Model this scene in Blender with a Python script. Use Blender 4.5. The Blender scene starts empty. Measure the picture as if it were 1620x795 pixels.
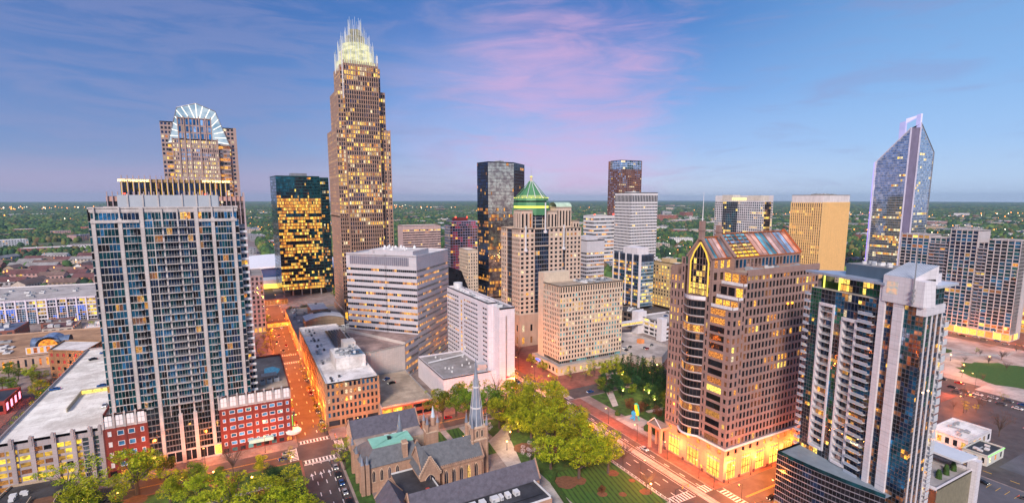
import bpy, math, random
import numpy as np
from mathutils import Vector, noise as mnoise
R = math.radians
rnd = random.Random(7)
scene = bpy.context.scene
col = scene.collection
# ------------------------------------------------------------------ camera
H = 117.0
YAW, PITCH = R(28.3), math.atan2(112, 806)
cam = bpy.data.cameras.new('camera'); cam_ob = bpy.data.objects.new('camera', cam); col.objects.link(cam_ob)
cam.sensor_width = 36; cam.lens = 36 * 806 / 1620
cam.shift_x = -3 / 1620; cam.shift_y = 28.5 / 1620
cam.clip_start = 1; cam.clip_end = 60000
cam_ob.location = (0, 0, H); cam_ob.rotation_euler = (R(90) - PITCH, 0, -YAW)
scene.camera = cam_ob
# ------------------------------------------------------------------ colour management
scene.view_settings.view_transform = 'Standard'; scene.view_settings.look = 'None'
scene.view_settings.gamma = 1; scene.view_settings.use_curve_mapping = False
scene.view_settings.exposure = 0.48
# ------------------------------------------------------------------ sun (afterglow) and sky
SUN_DIR = Vector((-0.62, -0.72, 0.66)).normalized()      # towards the light
sl = bpy.data.lights.new('sun', 'SUN'); sl.energy = 3.4; sl.angle = R(14); sl.color = (1.0, 0.86, 0.78)
so = bpy.data.objects.new('sun', sl); col.objects.link(so)
so.rotation_euler = SUN_DIR.to_track_quat('Z', 'Y').to_euler()
w = bpy.data.worlds.new('World'); scene.world = w; w.use_nodes = True
nt = w.node_tree; nt.nodes.clear(); N = nt.nodes.new; L = nt.links.new
def math_node(op, a=None, b=None, clamp=False):
    n = N('ShaderNodeMath'); n.operation = op; n.use_clamp = clamp
    for i, x in enumerate((a, b)):
        if x is None: continue
        if isinstance(x, (int, float)): n.inputs[i].default_value = x
        else: L(x, n.inputs[i])
    return n.outputs[0]
def mixc(f, a, b):
    n = N('ShaderNodeMix'); n.data_type = 'RGBA'
    for s, x in ((0, f), (6, a), (7, b)):
        if isinstance(x, tuple): n.inputs[s].default_value = (*x, 1)
        elif isinstance(x, (int, float)): n.inputs[s].default_value = x
        else: L(x, n.inputs[s])
    return n.outputs[2]
def s2l(r, g, b):
    f = lambda c: (c / 255 / 12.92) if c / 255 <= .04045 else ((c / 255 + .055) / 1.055) ** 2.4
    return (f(r), f(g), f(b))
tc = N('ShaderNodeTexCoord'); sep = N('ShaderNodeSeparateXYZ'); L(tc.outputs['Generated'], sep.inputs[0])
ramp = N('ShaderNodeValToRGB'); L(sep.outputs[2], ramp.inputs[0])
stops = [(0.0, s2l(196, 198, 218)), (0.03, s2l(186, 200, 228)), (0.09, s2l(150, 180, 228)), (0.18, s2l(110, 154, 216)), (0.30, s2l(62, 118, 190)), (0.45, s2l(44, 96, 165)), (0.70, s2l(95, 120, 175)), (1.0, s2l(150, 160, 195))]
cr = ramp.color_ramp
while len(cr.elements) < len(stops): cr.elements.new(.5)
for e, (p, c) in zip(cr.elements, stops): e.position = p; e.color = (*c, 1)
def vdot(v):
    n = N('ShaderNodeVectorMath'); n.operation = 'DOT_PRODUCT'; L(tc.outputs['Generated'], n.inputs[0]); n.inputs[1].default_value = v
    return n.outputs['Value']
def noise(scale, stretch, detail=5, rough=.55, dist=0.6):
    mp = N('ShaderNodeMapping'); mp.inputs['Scale'].default_value = stretch; L(tc.outputs['Generated'], mp.inputs[0])
    n = N('ShaderNodeTexNoise'); n.inputs['Scale'].default_value = scale; n.inputs['Detail'].default_value = detail
    n.inputs['Roughness'].default_value = rough; n.inputs['Distortion'].default_value = dist; L(mp.outputs[0], n.inputs['Vector'])
    return n.outputs['Fac']
def smooth(x, a, b):
    n = N('ShaderNodeMapRange'); n.interpolation_type = 'SMOOTHERSTEP'; L(x, n.inputs[0]); n.inputs[1].default_value = a; n.inputs[2].default_value = b
    return n.outputs[0]
rt = Vector((math.cos(YAW), -math.sin(YAW), 0))
side = vdot(rt)
c1 = mixc(math_node('MULTIPLY', smooth(side, 0.1, 0.75), 0.40), ramp.outputs[0], s2l(150, 196, 236))       # paler towards the right
c1 = mixc(math_node('MULTIPLY', smooth(side, 0.05, -0.62), 0.62), c1, s2l(70, 100, 160))                       # deeper, greyer left
n1 = noise(2.2, (1, 1, 3.6)); n2 = noise(5.0, (1, 1, 5.5), 6, .6, 1.0)
def pxdir(x, y):
    fw = Vector((math.sin(YAW) * math.cos(PITCH), math.cos(YAW) * math.cos(PITCH), -math.sin(PITCH))); up = rt.cross(fw)
    return (fw + rt * (x - 813) / 806 - up * (y - 426) / 806).normalized()
dust = smooth(math_node('ADD', n2, math_node('MULTIPLY', smooth(side, .5, -.5), .12)), .44, .78)
c1 = mixc(math_node('MULTIPLY', dust, 0.38), c1, s2l(138, 142, 186))
lav = smooth(math_node('ADD', vdot(pxdir(820, 215)), math_node('MULTIPLY', n1, 0.16)), 1.02, 1.14)
c1 = mixc(math_node('MULTIPLY', lav, 0.62), c1, s2l(186, 170, 214))
pink = smooth(math_node('ADD', vdot(pxdir(912, 172)), math_node('ADD', math_node('MULTIPLY', n2, 0.055), math_node('MULTIPLY', n1, 0.04))), 1.012, 1.062)
c1 = mixc(math_node('MULTIPLY', pink, 0.52), c1, s2l(226, 172, 212))
lowp = math_node('MULTIPLY', smooth(sep.outputs[2], .09, .01), smooth(side, 0.15, -0.45))
c1 = mixc(math_node('MULTIPLY', lowp, 0.55), c1, s2l(178, 158, 192))
c1 = mixc(smooth(sep.outputs[2], 0.0, -0.06), c1, s2l(70, 75, 85))
bg = N('ShaderNodeBackground'); L(c1, bg.inputs[0]); bg.inputs[1].default_value = 0.78
sky = N('ShaderNodeTexSky'); sky.sky_type = 'NISHITA'; sky.sun_disc = False
sky.sun_elevation = math.asin(SUN_DIR.z); sky.sun_rotation = math.atan2(SUN_DIR.x, SUN_DIR.y)
bg2 = N('ShaderNodeBackground'); L(sky.outputs[0], bg2.inputs[0]); bg2.inputs[1].default_value = 0.05
bg2.inputs[1].default_value = 0.0 + 0.006
add = N('ShaderNodeAddShader'); L(bg.outputs[0], add.inputs[0]); L(bg2.outputs[0], add.inputs[1])
out = N('ShaderNodeOutputWorld'); L(add.outputs[0], out.inputs[0])
scene.cycles.max_bounces = 5; scene.cycles.diffuse_bounces = 2; scene.cycles.glossy_bounces = 3
scene.cycles.volume_bounces = 1; scene.cycles.sample_clamp_indirect = 3

# ------------------------------------------------------------------ projection helpers (photo pixels, 1620 wide) used only to rank repeats by size
FW = Vector((math.sin(YAW) * math.cos(PITCH), math.cos(YAW) * math.cos(PITCH), -math.sin(PITCH))); RT = rt; UP = RT.cross(FW)
def proj(p):
    q = Vector(p) - Vector((0, 0, H)); z = q.dot(FW)
    if z < 1: return None
    return (813 + 806 * q.dot(RT) / z, 426 - 806 * q.dot(UP) / z, z)
def size_of(verts):
    ps = [proj(v) for v in verts]
    if any(p is None for p in ps): return 0
    xs = [p[0] for p in ps]; ys = [p[1] for p in ps]
    if max(xs) < 0 or min(xs) > 1620 or max(ys) < 0 or min(ys) > 795: return 0
    a = 0
    for i in range(len(ps)):
        j = (i + 1) % len(ps); a += xs[i] * ys[j] - xs[j] * ys[i]
    return abs(a)
# ------------------------------------------------------------------ materials
MATS = {}
def newmat(name):
    m = bpy.data.materials.new(name); m.use_nodes = True; nt = m.node_tree; nt.nodes.clear(); return m, nt
def M(name, rgb, rough=.8, metal=0., var=.18, scale=.25, streak=True, spec=.4, rgb2=None, bump=0., joint='auto'):
    if name in MATS: return MATS[name]
    m, nt = newmat(name); N = nt.nodes.new; L = nt.links.new
    p = N('ShaderNodeBsdfPrincipled'); o = N('ShaderNodeOutputMaterial'); L(p.outputs[0], o.inputs[0])
    g = N('ShaderNodeNewGeometry'); mp = N('ShaderNodeMapping'); L(g.outputs['Position'], mp.inputs[0])
    mp.inputs['Scale'].default_value = (1, 1, .35 if streak else 1)
    n = N('ShaderNodeTexNoise'); n.inputs['Scale'].default_value = scale; n.inputs['Detail'].default_value = 6; n.inputs['Roughness'].default_value = .65; L(mp.outputs[0], n.inputs['Vector'])
    r = N('ShaderNodeValToRGB'); L(n.outputs['Fac'], r.inputs[0]); r.color_ramp.elements[0].position = .3; r.color_ramp.elements[1].position = .7
    a = [c * (1 - var) for c in rgb]; b = [min(1, c * (1 + var)) for c in (rgb2 or rgb)]
    r.color_ramp.elements[0].color = (*a, 1); r.color_ramp.elements[1].color = (*b, 1)
    csrc = r.outputs[0]
    if joint == 'auto': joint = 'roof' if ('roof' in name or 'deck' in name or 'paving' in name or 'pavement' in name) and 'glass' not in name else 'wall' if any(k in name for k in ('stone', 'concrete', 'precast', 'granite', 'hotel', 'render', 'brick', 'cream', 'white al')) else None
    if joint:
        sp = N('ShaderNodeSeparateXYZ'); L(g.outputs['Position'], sp.inputs[0]); cb = N('ShaderNodeCombineXYZ')
        if joint == 'wall':
            ad = N('ShaderNodeMath'); ad.operation = 'ADD'; L(sp.outputs[0], ad.inputs[0]); L(sp.outputs[1], ad.inputs[1]); L(ad.outputs[0], cb.inputs[0]); L(sp.outputs[2], cb.inputs[1])
        else: L(sp.outputs[0], cb.inputs[0]); L(sp.outputs[1], cb.inputs[1])
        bk = N('ShaderNodeTexBrick'); bk.offset = 0.0 if joint == 'wall' else .5; bk.inputs['Scale'].default_value = 1; bk.inputs['Brick Width'].default_value = 1.9 if joint == 'wall' else 7.0; bk.inputs['Row Height'].default_value = 1.25 if joint == 'wall' else 2.6; bk.inputs['Mortar Size'].default_value = .045 if joint == 'wall' else .07
        bk.inputs['Color1'].default_value = (1, 1, 1, 1); bk.inputs['Color2'].default_value = (.88, .88, .88, 1); bk.inputs['Mortar'].default_value = (.62, .62, .62, 1); L(cb.outputs[0], bk.inputs['Vector'])
        mx = N('ShaderNodeMix'); mx.data_type = 'RGBA'; mx.blend_type = 'MULTIPLY'; mx.inputs[0].default_value = .75; L(r.outputs[0], mx.inputs[6]); L(bk.outputs['Color'], mx.inputs[7]); csrc = mx.outputs[2]
        if joint == 'roof':
            n3 = N('ShaderNodeTexNoise'); n3.inputs['Scale'].default_value = .07; n3.inputs['Detail'].default_value = 8; n3.inputs['Roughness'].default_value = .75; L(g.outputs['Position'], n3.inputs['Vector']); r3 = N('ShaderNodeValToRGB'); r3.color_ramp.elements[0].position = .42; r3.color_ramp.elements[0].color = (.55, .52, .50, 1); r3.color_ramp.elements[1].position = .56; L(n3.outputs['Fac'], r3.inputs[0])
            m3 = N('ShaderNodeMix'); m3.data_type = 'RGBA'; m3.blend_type = 'MULTIPLY'; m3.inputs[0].default_value = .7; L(csrc, m3.inputs[6]); L(r3.outputs[0], m3.inputs[7]); csrc = m3.outputs[2]
    L(csrc, p.inputs['Base Color']); p.inputs['Roughness'].default_value = rough; p.inputs['Metallic'].default_value = metal
    p.inputs['Specular IOR Level'].default_value = spec
    if bump:
        bn = N('ShaderNodeBump'); bn.inputs['Strength'].default_value = bump; L(n.outputs['Fac'], bn.inputs['Height']); L(bn.outputs[0], p.inputs['Normal'])
    MATS[name] = m; return m
def pane_random(nt, g, lo, hi):
    N = nt.nodes.new; L = nt.links.new; oi = N('ShaderNodeObjectInfo'); a = N('ShaderNodeMath'); a.operation = 'ADD'; L(g.outputs['Random Per Island'], a.inputs[0]); L(oi.outputs['Random'], a.inputs[1])
    f = N('ShaderNodeMath'); f.operation = 'FRACT'; L(a.outputs[0], f.inputs[0]); m = N('ShaderNodeMapRange'); L(f.outputs[0], m.inputs[0]); m.inputs[3].default_value = lo; m.inputs[4].default_value = hi; return m.outputs[0]
def G(name, rgb, rough=.06, metal=.55, wob=.12, rgb2=None, lo=.55, hi=1.5):
    """tinted facade glass: dark, mirror-like, slightly uneven from pane to pane"""
    m, nt = newmat(name); N = nt.nodes.new; L = nt.links.new
    p = N('ShaderNodeBsdfPrincipled'); o = N('ShaderNodeOutputMaterial'); L(p.outputs[0], o.inputs[0])
    g = N('ShaderNodeNewGeometry'); n = N('ShaderNodeTexNoise'); n.inputs['Scale'].default_value = .22; n.inputs['Detail'].default_value = 3; L(g.outputs['Position'], n.inputs['Vector'])
    r = N('ShaderNodeValToRGB'); L(n.outputs['Fac'], r.inputs[0]); r.color_ramp.elements[0].position = .38; r.color_ramp.elements[1].position = .62
    r.color_ramp.elements[0].color = (*[c * .6 for c in rgb], 1); r.color_ramp.elements[1].color = (*(rgb2 or [c * 1.5 for c in rgb]), 1)
    hv_ = N('ShaderNodeHueSaturation'); L(r.outputs[0], hv_.inputs['Color']); L(pane_random(nt, g, lo, hi), hv_.inputs['Value']); L(hv_.outputs[0], p.inputs['Base Color']); p.inputs['Roughness'].default_value = rough; p.inputs['Metallic'].default_value = metal
    p.inputs['Specular IOR Level'].default_value = .8 if metal > .4 else .35
    n2 = N('ShaderNodeTexNoise'); n2.inputs['Scale'].default_value = .6; n2.inputs['Detail'].default_value = 2; L(g.outputs['Position'], n2.inputs['Vector'])
    bn = N('ShaderNodeBump'); bn.inputs['Strength'].default_value = wob; bn.inputs['Distance'].default_value = .3; L(n2.outputs['Fac'], bn.inputs['Height']); L(bn.outputs[0], p.inputs['Normal'])
    MATS[name] = m; return m
def E(name, rgb, strength, rgb_dark=None, scale=1.3, lo=.35, hi=.6):
    """a lit room seen through its window: bright ceiling patches over a darker interior"""
    m, nt = newmat(name); N = nt.nodes.new; L = nt.links.new
    p = N('ShaderNodeBsdfPrincipled'); o = N('ShaderNodeOutputMaterial'); L(p.outputs[0], o.inputs[0])
    g = N('ShaderNodeNewGeometry'); mp = N('ShaderNodeMapping'); L(g.outputs['Position'], mp.inputs[0]); mp.inputs['Scale'].default_value = (1, 1, 1.6)
    n = N('ShaderNodeTexNoise'); n.inputs['Scale'].default_value = scale; n.inputs['Detail'].default_value = 3; L(mp.outputs[0], n.inputs['Vector'])
    r = N('ShaderNodeValToRGB'); L(n.outputs['Fac'], r.inputs[0]); r.color_ramp.elements[0].position = lo; r.color_ramp.elements[1].position = hi
    r.color_ramp.elements[0].color = (*(rgb_dark or [c * .25 for c in rgb]), 1); r.color_ramp.elements[1].color = (*rgb, 1)
    hv_ = N('ShaderNodeHueSaturation'); L(r.outputs[0], hv_.inputs['Color']); L(pane_random(nt, g, .478, .518), hv_.inputs['Hue']); L(hv_.outputs[0], p.inputs['Emission Color'])
    L(pane_random(nt, g, strength * .3, strength * 1.45), p.inputs['Emission Strength'])
    p.inputs['Base Color'].default_value = (.03, .03, .03, 1); p.inputs['Roughness'].default_value = .15
    MATS[name] = m; return m
def EM(name, rgb, strength):
    m, nt = newmat(name); N = nt.nodes.new
    e = N('ShaderNodeEmission'); e.inputs[0].default_value = (*rgb, 1); e.inputs[1].default_value = strength
    o = N('ShaderNodeOutputMaterial'); nt.links.new(e.outputs[0], o.inputs[0]); MATS[name] = m; return m
# glass and lit windows
g_black = G('glass black', (.008, .009, .012), metal=.0); g_dark = G('glass dark', (.02, .026, .036), metal=.3)
g_navy = G('glass navy', (.012, .035, .09), metal=.6); g_blue = G('glass blue', (.03, .17, .34), metal=.75); g_teal = G('glass teal', (.010, .09, .12), metal=.65)
g_green = G('glass green', (.02, .14, .08), metal=.6); g_sky = G('glass sky', (.30, .42, .55), metal=.85); g_bronze = G('glass bronze', (.30, .20, .17), metal=.85)
g_rust = G('glass rust', (.42, .17, .07), metal=.7, rgb2=(.6, .3, .16)); g_cyan = G('glass cyan', (.10, .35, .38), metal=.3)
e_amber = E('lit amber room', (1.0, .40, .045), 1.25, (.16, .05, .01), lo=.38, hi=.64); e_gold = E('lit gold room', (1.0, .62, .12), 1.15); e_pale = E('lit pale room', (1.0, .80, .48), 1.0)
e_dim = E('lit dim room', (.75, .28, .05), .55); e_shop = E('lit shop front', (1.0, .58, .10), 1.5, scale=.8, rgb_dark=(.8, .35, .04)); e_orange = E('lit orange hall', (1.0, .30, .02), 1.3, scale=.4)
e_red = EM('red beacon', (1, .05, .03), 6.0)
LIT = [e_amber, e_amber, e_gold, e_dim, e_pale]
# ------------------------------------------------------------------ mesh builder
class MB:
    def __init__(s): s.v = []; s.f = []; s.m = []; s.mats = []
    def mi(s, mat):
        if mat not in s.mats: s.mats.append(mat)
        return s.mats.index(mat)
    def face(s, pts, mat):
        i = len(s.v); s.v += [tuple(p) for p in pts]; s.f.append(tuple(range(i, i + len(pts)))); s.m.append(s.mi(mat))
    def box(s, x0, x1, y0, y1, z0, z1, mat, top=None):
        i = len(s.v); s.v += [(x0, y0, z0), (x1, y0, z0), (x1, y1, z0), (x0, y1, z0), (x0, y0, z1), (x1, y0, z1), (x1, y1, z1), (x0, y1, z1)]
        k = s.mi(mat); kt = s.mi(top) if top else k
        for q, mm in (((0, 3, 2, 1), k), ((4, 5, 6, 7), kt), ((0, 1, 5, 4), k), ((1, 2, 6, 5), k), ((2, 3, 7, 6), k), ((3, 0, 4, 7), k)):
            s.f.append(tuple(i + a for a in q)); s.m.append(mm)
    def obox(s, p, d, n, a0, a1, b0, b1, z0, z1, mat):
        """box in the frame of a wall: a along it, b outwards"""
        c = [(p[0] + d[0] * a + n[0] * b, p[1] + d[1] * a + n[1] * b) for a, b in ((a0, b0), (a1, b0), (a1, b1), (a0, b1))]
        s.prism(c, z0, z1, mat)
    def prism(s, poly, z0, z1, mat, top=None, scale=1.0):
        n = len(poly); cx = sum(p[0] for p in poly) / n; cy = sum(p[1] for p in poly) / n
        lo = [(x, y, z0) for x, y in poly]; hi = [(cx + (x - cx) * scale, cy + (y - cy) * scale, z1) for x, y in poly]
        i = len(s.v); s.v += lo + hi; k = s.mi(mat); kt = s.mi(top) if top else k
        for a in range(n):
            b = (a + 1) % n; s.f.append((i + a, i + b, i + n + b, i + n + a)); s.m.append(k)
        s.f.append(tuple(i + n + a for a in range(n))); s.m.append(kt)
        s.f.append(tuple(i + a for a in reversed(range(n)))); s.m.append(k)
    def cyl(s, x, y, z0, z1, r0, r1, mat, n=10, a0=0):
        lo = [(x + r0 * math.cos(a0 + 2 * math.pi * a / n), y + r0 * math.sin(a0 + 2 * math.pi * a / n), z0) for a in range(n)]
        hi = [(x + r1 * math.cos(a0 + 2 * math.pi * a / n), y + r1 * math.sin(a0 + 2 * math.pi * a / n), z1) for a in range(n)]
        i = len(s.v); s.v += lo + hi; k = s.mi(mat)
        for a in range(n):
            b = (a + 1) % n; s.f.append((i + a, i + b, i + n + b, i + n + a)); s.m.append(k)
        s.f.append(tuple(i + n + a for a in range(n))); s.m.append(k); s.f.append(tuple(i + a for a in reversed(range(n)))); s.m.append(k)
    def tube(s, p, q, r0, r1, mat, n=6):
        p = Vector(p); q = Vector(q); d = (q - p)
        if d.length < 1e-5: return
        d.normalize(); a = d.orthogonal().normalized(); b = d.cross(a); i = len(s.v); k = s.mi(mat)
        for c, r in ((p, r0), (q, r1)):
            for t in range(n):
                th = 2 * math.pi * t / n; s.v.append(tuple(c + a * math.cos(th) * r + b * math.sin(th) * r))
        for t in range(n):
            u = (t + 1) % n; s.f.append((i + t, i + u, i + n + u, i + n + t)); s.m.append(k)
        s.f.append(tuple(i + n + t for t in range(n))); s.m.append(k)
    def build(s, name, parent=None, loc=None, smooth=False):
        me = bpy.data.meshes.new(name)
        off = Vector(loc) if loc else (parent.location.copy() if parent and parent.parent is None else (parent.parent.location.copy() if parent else Vector((0, 0, 0))))
        if loc is None and parent is None: off = Vector((0, 0, 0))
        vs = [(a - off.x, b - off.y, c - off.z) for a, b, c in s.v]
        me.from_pydata(vs, [], s.f)
        for m in s.mats: me.materials.append(m)
        me.polygons.foreach_set('material_index', s.m)
        if smooth: me.polygons.foreach_set('use_smooth', [True] * len(s.f))
        me.update(); o = bpy.data.objects.new(name, me); col.objects.link(o)
        if parent: o.parent = parent
        if loc: o.location = loc
        return o
def tag(o, label=None, cat=None, group=None, kind=None):
    if label: o['label'] = label
    if cat: o['category'] = cat
    if group: o['group'] = group
    if kind: o['kind'] = kind
    return o
def thing(name, label, cat, loc, group=None):
    o = bpy.data.objects.new(name, None); o.empty_display_size = 1; col.objects.link(o); o.location = loc
    return tag(o, label, cat, group)
def struct(name, mb): return tag(mb.build(name), kind='structure')
ORD = ['first', 'second', 'third', 'fourth', 'fifth', 'sixth', 'seventh', 'eighth', 'ninth', 'tenth', 'eleventh', 'twelfth', 'thirteenth', 'fourteenth', 'fifteenth', 'sixteenth', 'seventeenth', 'eighteenth', 'nineteenth', 'twentieth']
def ordinal(i):
    if i < 20: return ORD[i]
    tens = ['', '', 'twenty', 'thirty', 'forty', 'fifty', 'sixty', 'seventy', 'eighty', 'ninety'][((i + 1) // 10) % 10]
    h = 'hundred ' if i + 1 >= 100 else ''
    k = (i + 1) % 100
    if k == 0: return 'hundredth'
    if k < 20: return h + ORD[k - 1]
    if k % 10 == 0: return h + tens[:-1] + 'ieth'
    return h + tens + '-' + ORD[k % 10 - 1]
def label_row(items, desc, where):
    """give look-alikes their own label: by their place from the left in the photo"""
    def key(o):
        p = proj(o.location); return p[0] if p else 0
    for i, o in enumerate(sorted(items, key=key)):
        d = desc(o) if callable(desc) else desc
        o['label'] = f'{d}, {ordinal(i)} from left {where}'

def inset(poly, t):
    n = len(poly); out = []
    for i in range(n):
        p0, p, p1 = Vector(poly[i - 1]), Vector(poly[i]), Vector(poly[(i + 1) % n])
        d0 = (p - p0).normalized(); d1 = (p1 - p).normalized()
        n0 = Vector((-d0.y, d0.x)); n1 = Vector((-d1.y, d1.x)); b = n0 + n1
        k = b.length_squared
        out.append(tuple(p + b * (2 * t / k)) if k > .05 else tuple(p + n0 * t))
    return out
def rect(x0, x1, y0, y1): return [(x0, y0), (x1, y0), (x1, y1), (x0, y1)]
FACE_LIMIT = 100
class B:
    """a building: wall, roof, windows and other parts gathered, then linked as children of one Empty"""
    def __init__(s, name, label, cat, loc, wallmat, group=None, seed=1):
        s.root = thing(name, label, cat, loc, group); s.wall = MB(); s.roofm = MB(); s.lists = {}; s.wm = wallmat; s.r = random.Random(seed); s.extra = {}
    def part(s, name):
        if name not in s.extra: s.extra[name] = MB()
        return s.extra[name]
    def item(s, name, mb): s.lists.setdefault(name, []).append(mb)
    def pane(s, pts, mat, name='window'):
        m = MB(); m.face(pts, mat); s.lists.setdefault(name, []).append(m)
    def face(s, p0, p1, z0, z1, nx, nz, fx=.6, fz=.55, depth=.35, mats=(None,), lit=.1, wm=None, rowlit=None, skip=None, off=.5, litm=None, band=None, wname='window', split=1):
        """wall from p0 to p1 (outside on its right) with nx by nz recessed windows"""
        wm = wm or s.wm; P0 = Vector(p0); D = Vector(p1) - P0; Ln = D.length; d = D / Ln; n = Vector((d.y, -d.x)); W = s.wall
        if depth <= 1: depth *= .45
        if fx < .9: fx = min(.9, fx * 1.07)
        if fz < .8: fz = min(.8, fz * 1.07)
        cw = Ln / nx; ch = (z1 - z0) / nz; ww = cw * fx / 2
        def P(a, z, b=0): q = P0 + d * a + n * b; return (q.x, q.y, z)
        zl = z0; litm = litm or LIT
        for j in range(nz):
            zb = z0 + ch * j + ch * (1 - fz) * off; zt = zb + ch * fz
            W.face([P(0, zl), P(Ln, zl), P(Ln, zb), P(0, zb)], wm)
            zl = zt; x = 0; pr = lit
            if rowlit: pr = rowlit(j, s.r)
            run = None
            for i in range(nx):
                c = cw * (i + .5)
                if skip and skip(i, j): continue
                if c - ww - x > 1e-4: W.face([P(x, zb), P(c - ww, zb), P(c - ww, zt), P(x, zt)], wm)
                x = c + ww
                if depth > .02:
                    W.face([P(c - ww, zb), P(c + ww, zb), P(c + ww, zb, -depth), P(c - ww, zb, -depth)], wm)
                    W.face([P(c - ww, zt, -depth), P(c + ww, zt, -depth), P(c + ww, zt), P(c - ww, zt)], wm)
                    W.face([P(c - ww, zb), P(c - ww, zb, -depth), P(c - ww, zt, -depth), P(c - ww, zt)], wm)
                    W.face([P(c + ww, zb, -depth), P(c + ww, zb), P(c + ww, zt), P(c + ww, zt, -depth)], wm)
                if run is None or s.r.random() < .45: run = s.r.random() < pr
                if run: mat = s.r.choice(litm)
                elif len(mats) > 2: q_ = P(c, zb); f_ = .5 + 1.1 * mnoise.noise(Vector((q_[0] * .09, q_[1] * .09, q_[2] * .045))) + s.r.uniform(-.13, .13); mat = mats[max(0, min(len(mats) - 1, int(f_ * len(mats))))]  # noise patches of pane tint imitate broad reflections
                else: mat = s.r.choice(mats)
                s.pane([P(c - ww, zb, -depth), P(c + ww, zb, -depth), P(c + ww, zt, -depth), P(c - ww, zt, -depth)], mat, wname)
            if Ln - x > 1e-4: W.face([P(x, zb), P(Ln, zb), P(Ln, zt), P(x, zt)], wm)
        W.face([P(0, zl), P(Ln, zl), P(Ln, z1), P(0, z1)], wm)
    def blank(s, p0, p1, z0, z1, wm=None): s.wall.face([(*p0, z0), (*p1, z0), (*p1, z1), (*p0, z1)], wm or s.wm)
    def roof(s, poly, z, mat, h=1.0, t=.4, wm=None):
        wm = wm or s.wm; q = inset(poly, t); n = len(poly)
        for i in range(n):
            j = (i + 1) % n
            s.roofm.face([(*poly[i], z), (*poly[j], z), (*poly[j], z + h), (*poly[i], z + h)], wm)
            s.roofm.face([(*poly[i], z + h), (*poly[j], z + h), (*q[j], z + h), (*q[i], z + h)], wm)
            s.roofm.face([(*q[i], z + h), (*q[j], z + h), (*q[j], z), (*q[i], z)], wm)
        s.roofm.face([(*p, z + .01) for p in q], mat)
    def fins(s, p0, p1, z0, z1, ts, wdt, prj, mat, name='fin', base=0.0):
        P0 = Vector(p0); D = Vector(p1) - P0; Ln = D.length; d = D / Ln; n = Vector((d.y, -d.x))
        for t in ts:
            m = MB(); a = t * Ln; m.obox(P0, d, n, a - wdt / 2, a + wdt / 2, base, prj, z0, z1, mat); s.item(name, m)
    def band(s, p0, p1, z0, z1, prj, mat, name='cornice'):
        P0 = Vector(p0); D = Vector(p1) - P0; Ln = D.length; d = D / Ln; n = Vector((d.y, -d.x))
        m = MB(); m.obox(P0, d, n, -prj * .0, Ln, .003, prj, z0, z1, mat); s.item(name, m)
    def units(s, x0, x1, y0, y1, z, n, mats, smin=1.2, smax=4, hmax=2.2):
        for k in range(n):
            m = MB(); a = s.r.uniform(smin, smax); b = s.r.uniform(smin, smax); h = s.r.uniform(.7, hmax)
            x = s.r.uniform(x0, max(x0 + .1, x1 - a)); y = s.r.uniform(y0, max(y0 + .1, y1 - b)); mt = s.r.choice(mats)
            m.box(x, x + a, y, y + b, z + .02 * k * 0 + .015, z + h, mt)
            if a > 2: m.cyl(x + a / 2, y + b / 2, z + h, z + h + .35, min(a, b) * .32, min(a, b) * .3, MATS['unit dark'], 8)
            s.item('rooftop_unit', m)
            if k % 3 == 0:
                m = MB(); Lx = s.r.uniform(3, 9); ax = s.r.random() < .5; q = (x + (Lx if ax else 0), y + (0 if ax else Lx), z + .5)
                if q[0] < x1 and q[1] < y1: m.tube((x, y, z + .5), q, .28, .28, MATS['unit grey'], 6); s.item('duct', m)
    def done(s):
        if s.wall.f: s.wall.build('wall', s.root)
        if s.roofm.f: s.roofm.build('roof', s.root)
        for k, m in s.extra.items():
            if m.f: m.build(k, s.root)
        for k, its in s.lists.items():
            if len(its) > FACE_LIMIT:
                its = sorted(its, key=lambda m: -size_of([m.v[i] for i in m.f[0]] if len(m.f) == 1 else bb(m)))
                rest = MB()
                for m in its[FACE_LIMIT:]:
                    b = len(rest.v); rest.v += m.v
                    mp = [rest.mi(x) for x in m.mats]
                    rest.f += [tuple(b + a for a in f) for f in m.f]; rest.m += [mp[a] for a in m.m]
                o = rest.build(k, s.root); o['kind'] = 'stuff'
                its = its[:FACE_LIMIT]
            for m in its: m.build(k, s.root)
        return s.root
def bb(m):
    xs = [v[0] for v in m.v]; ys = [v[1] for v in m.v]; zs = [v[2] for v in m.v]
    return [(min(xs), min(ys), min(zs)), (max(xs), max(ys), min(zs)), (max(xs), max(ys), max(zs)), (min(xs), min(ys), max(zs))]
def rl(base, p_row, hi):     # whole floors lit now and then
    return lambda j, r: hi if r.random() < p_row else base
# shared surface materials
unit_w = M('unit white', (.62, .62, .62), .6); unit_g = M('unit grey', (.30, .32, .34), .6); M('unit dark', (.05, .05, .06), .6)
UN = [unit_w, unit_g, unit_g]
concrete = M('concrete', (.46, .44, .44)); concrete_d = M('concrete weathered', (.34, .32, .31), var=.3); white_conc = M('white concrete', (.70, .67, .69), var=.08)
roof_w = M('roof white', (.80, .76, .73), var=.14, scale=.12, streak=False); roof_g = M('roof grey', (.30, .29, .29), var=.3, scale=.1, streak=False); roof_d = M('roof dark', (.05, .05, .055), var=.5, scale=.12, streak=False, rough=.5)
roof_tan = M('roof tan', (.48, .38, .28), var=.25, scale=.08, streak=False)
tan = M('tan stone', (.48, .36, .25)); brick = M('red brick', (.20, .035, .025), var=.25, scale=.8); metal_g = M('grey metal', (.35, .36, .38), .35, .6); metal_w = M('pale metal', (.75, .76, .78), .4, .3, var=.06)
black_m = M('black metal', (.02, .02, .022), .4); frame_w = M('white frame', (.75, .75, .75), .5, var=.05)
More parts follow.
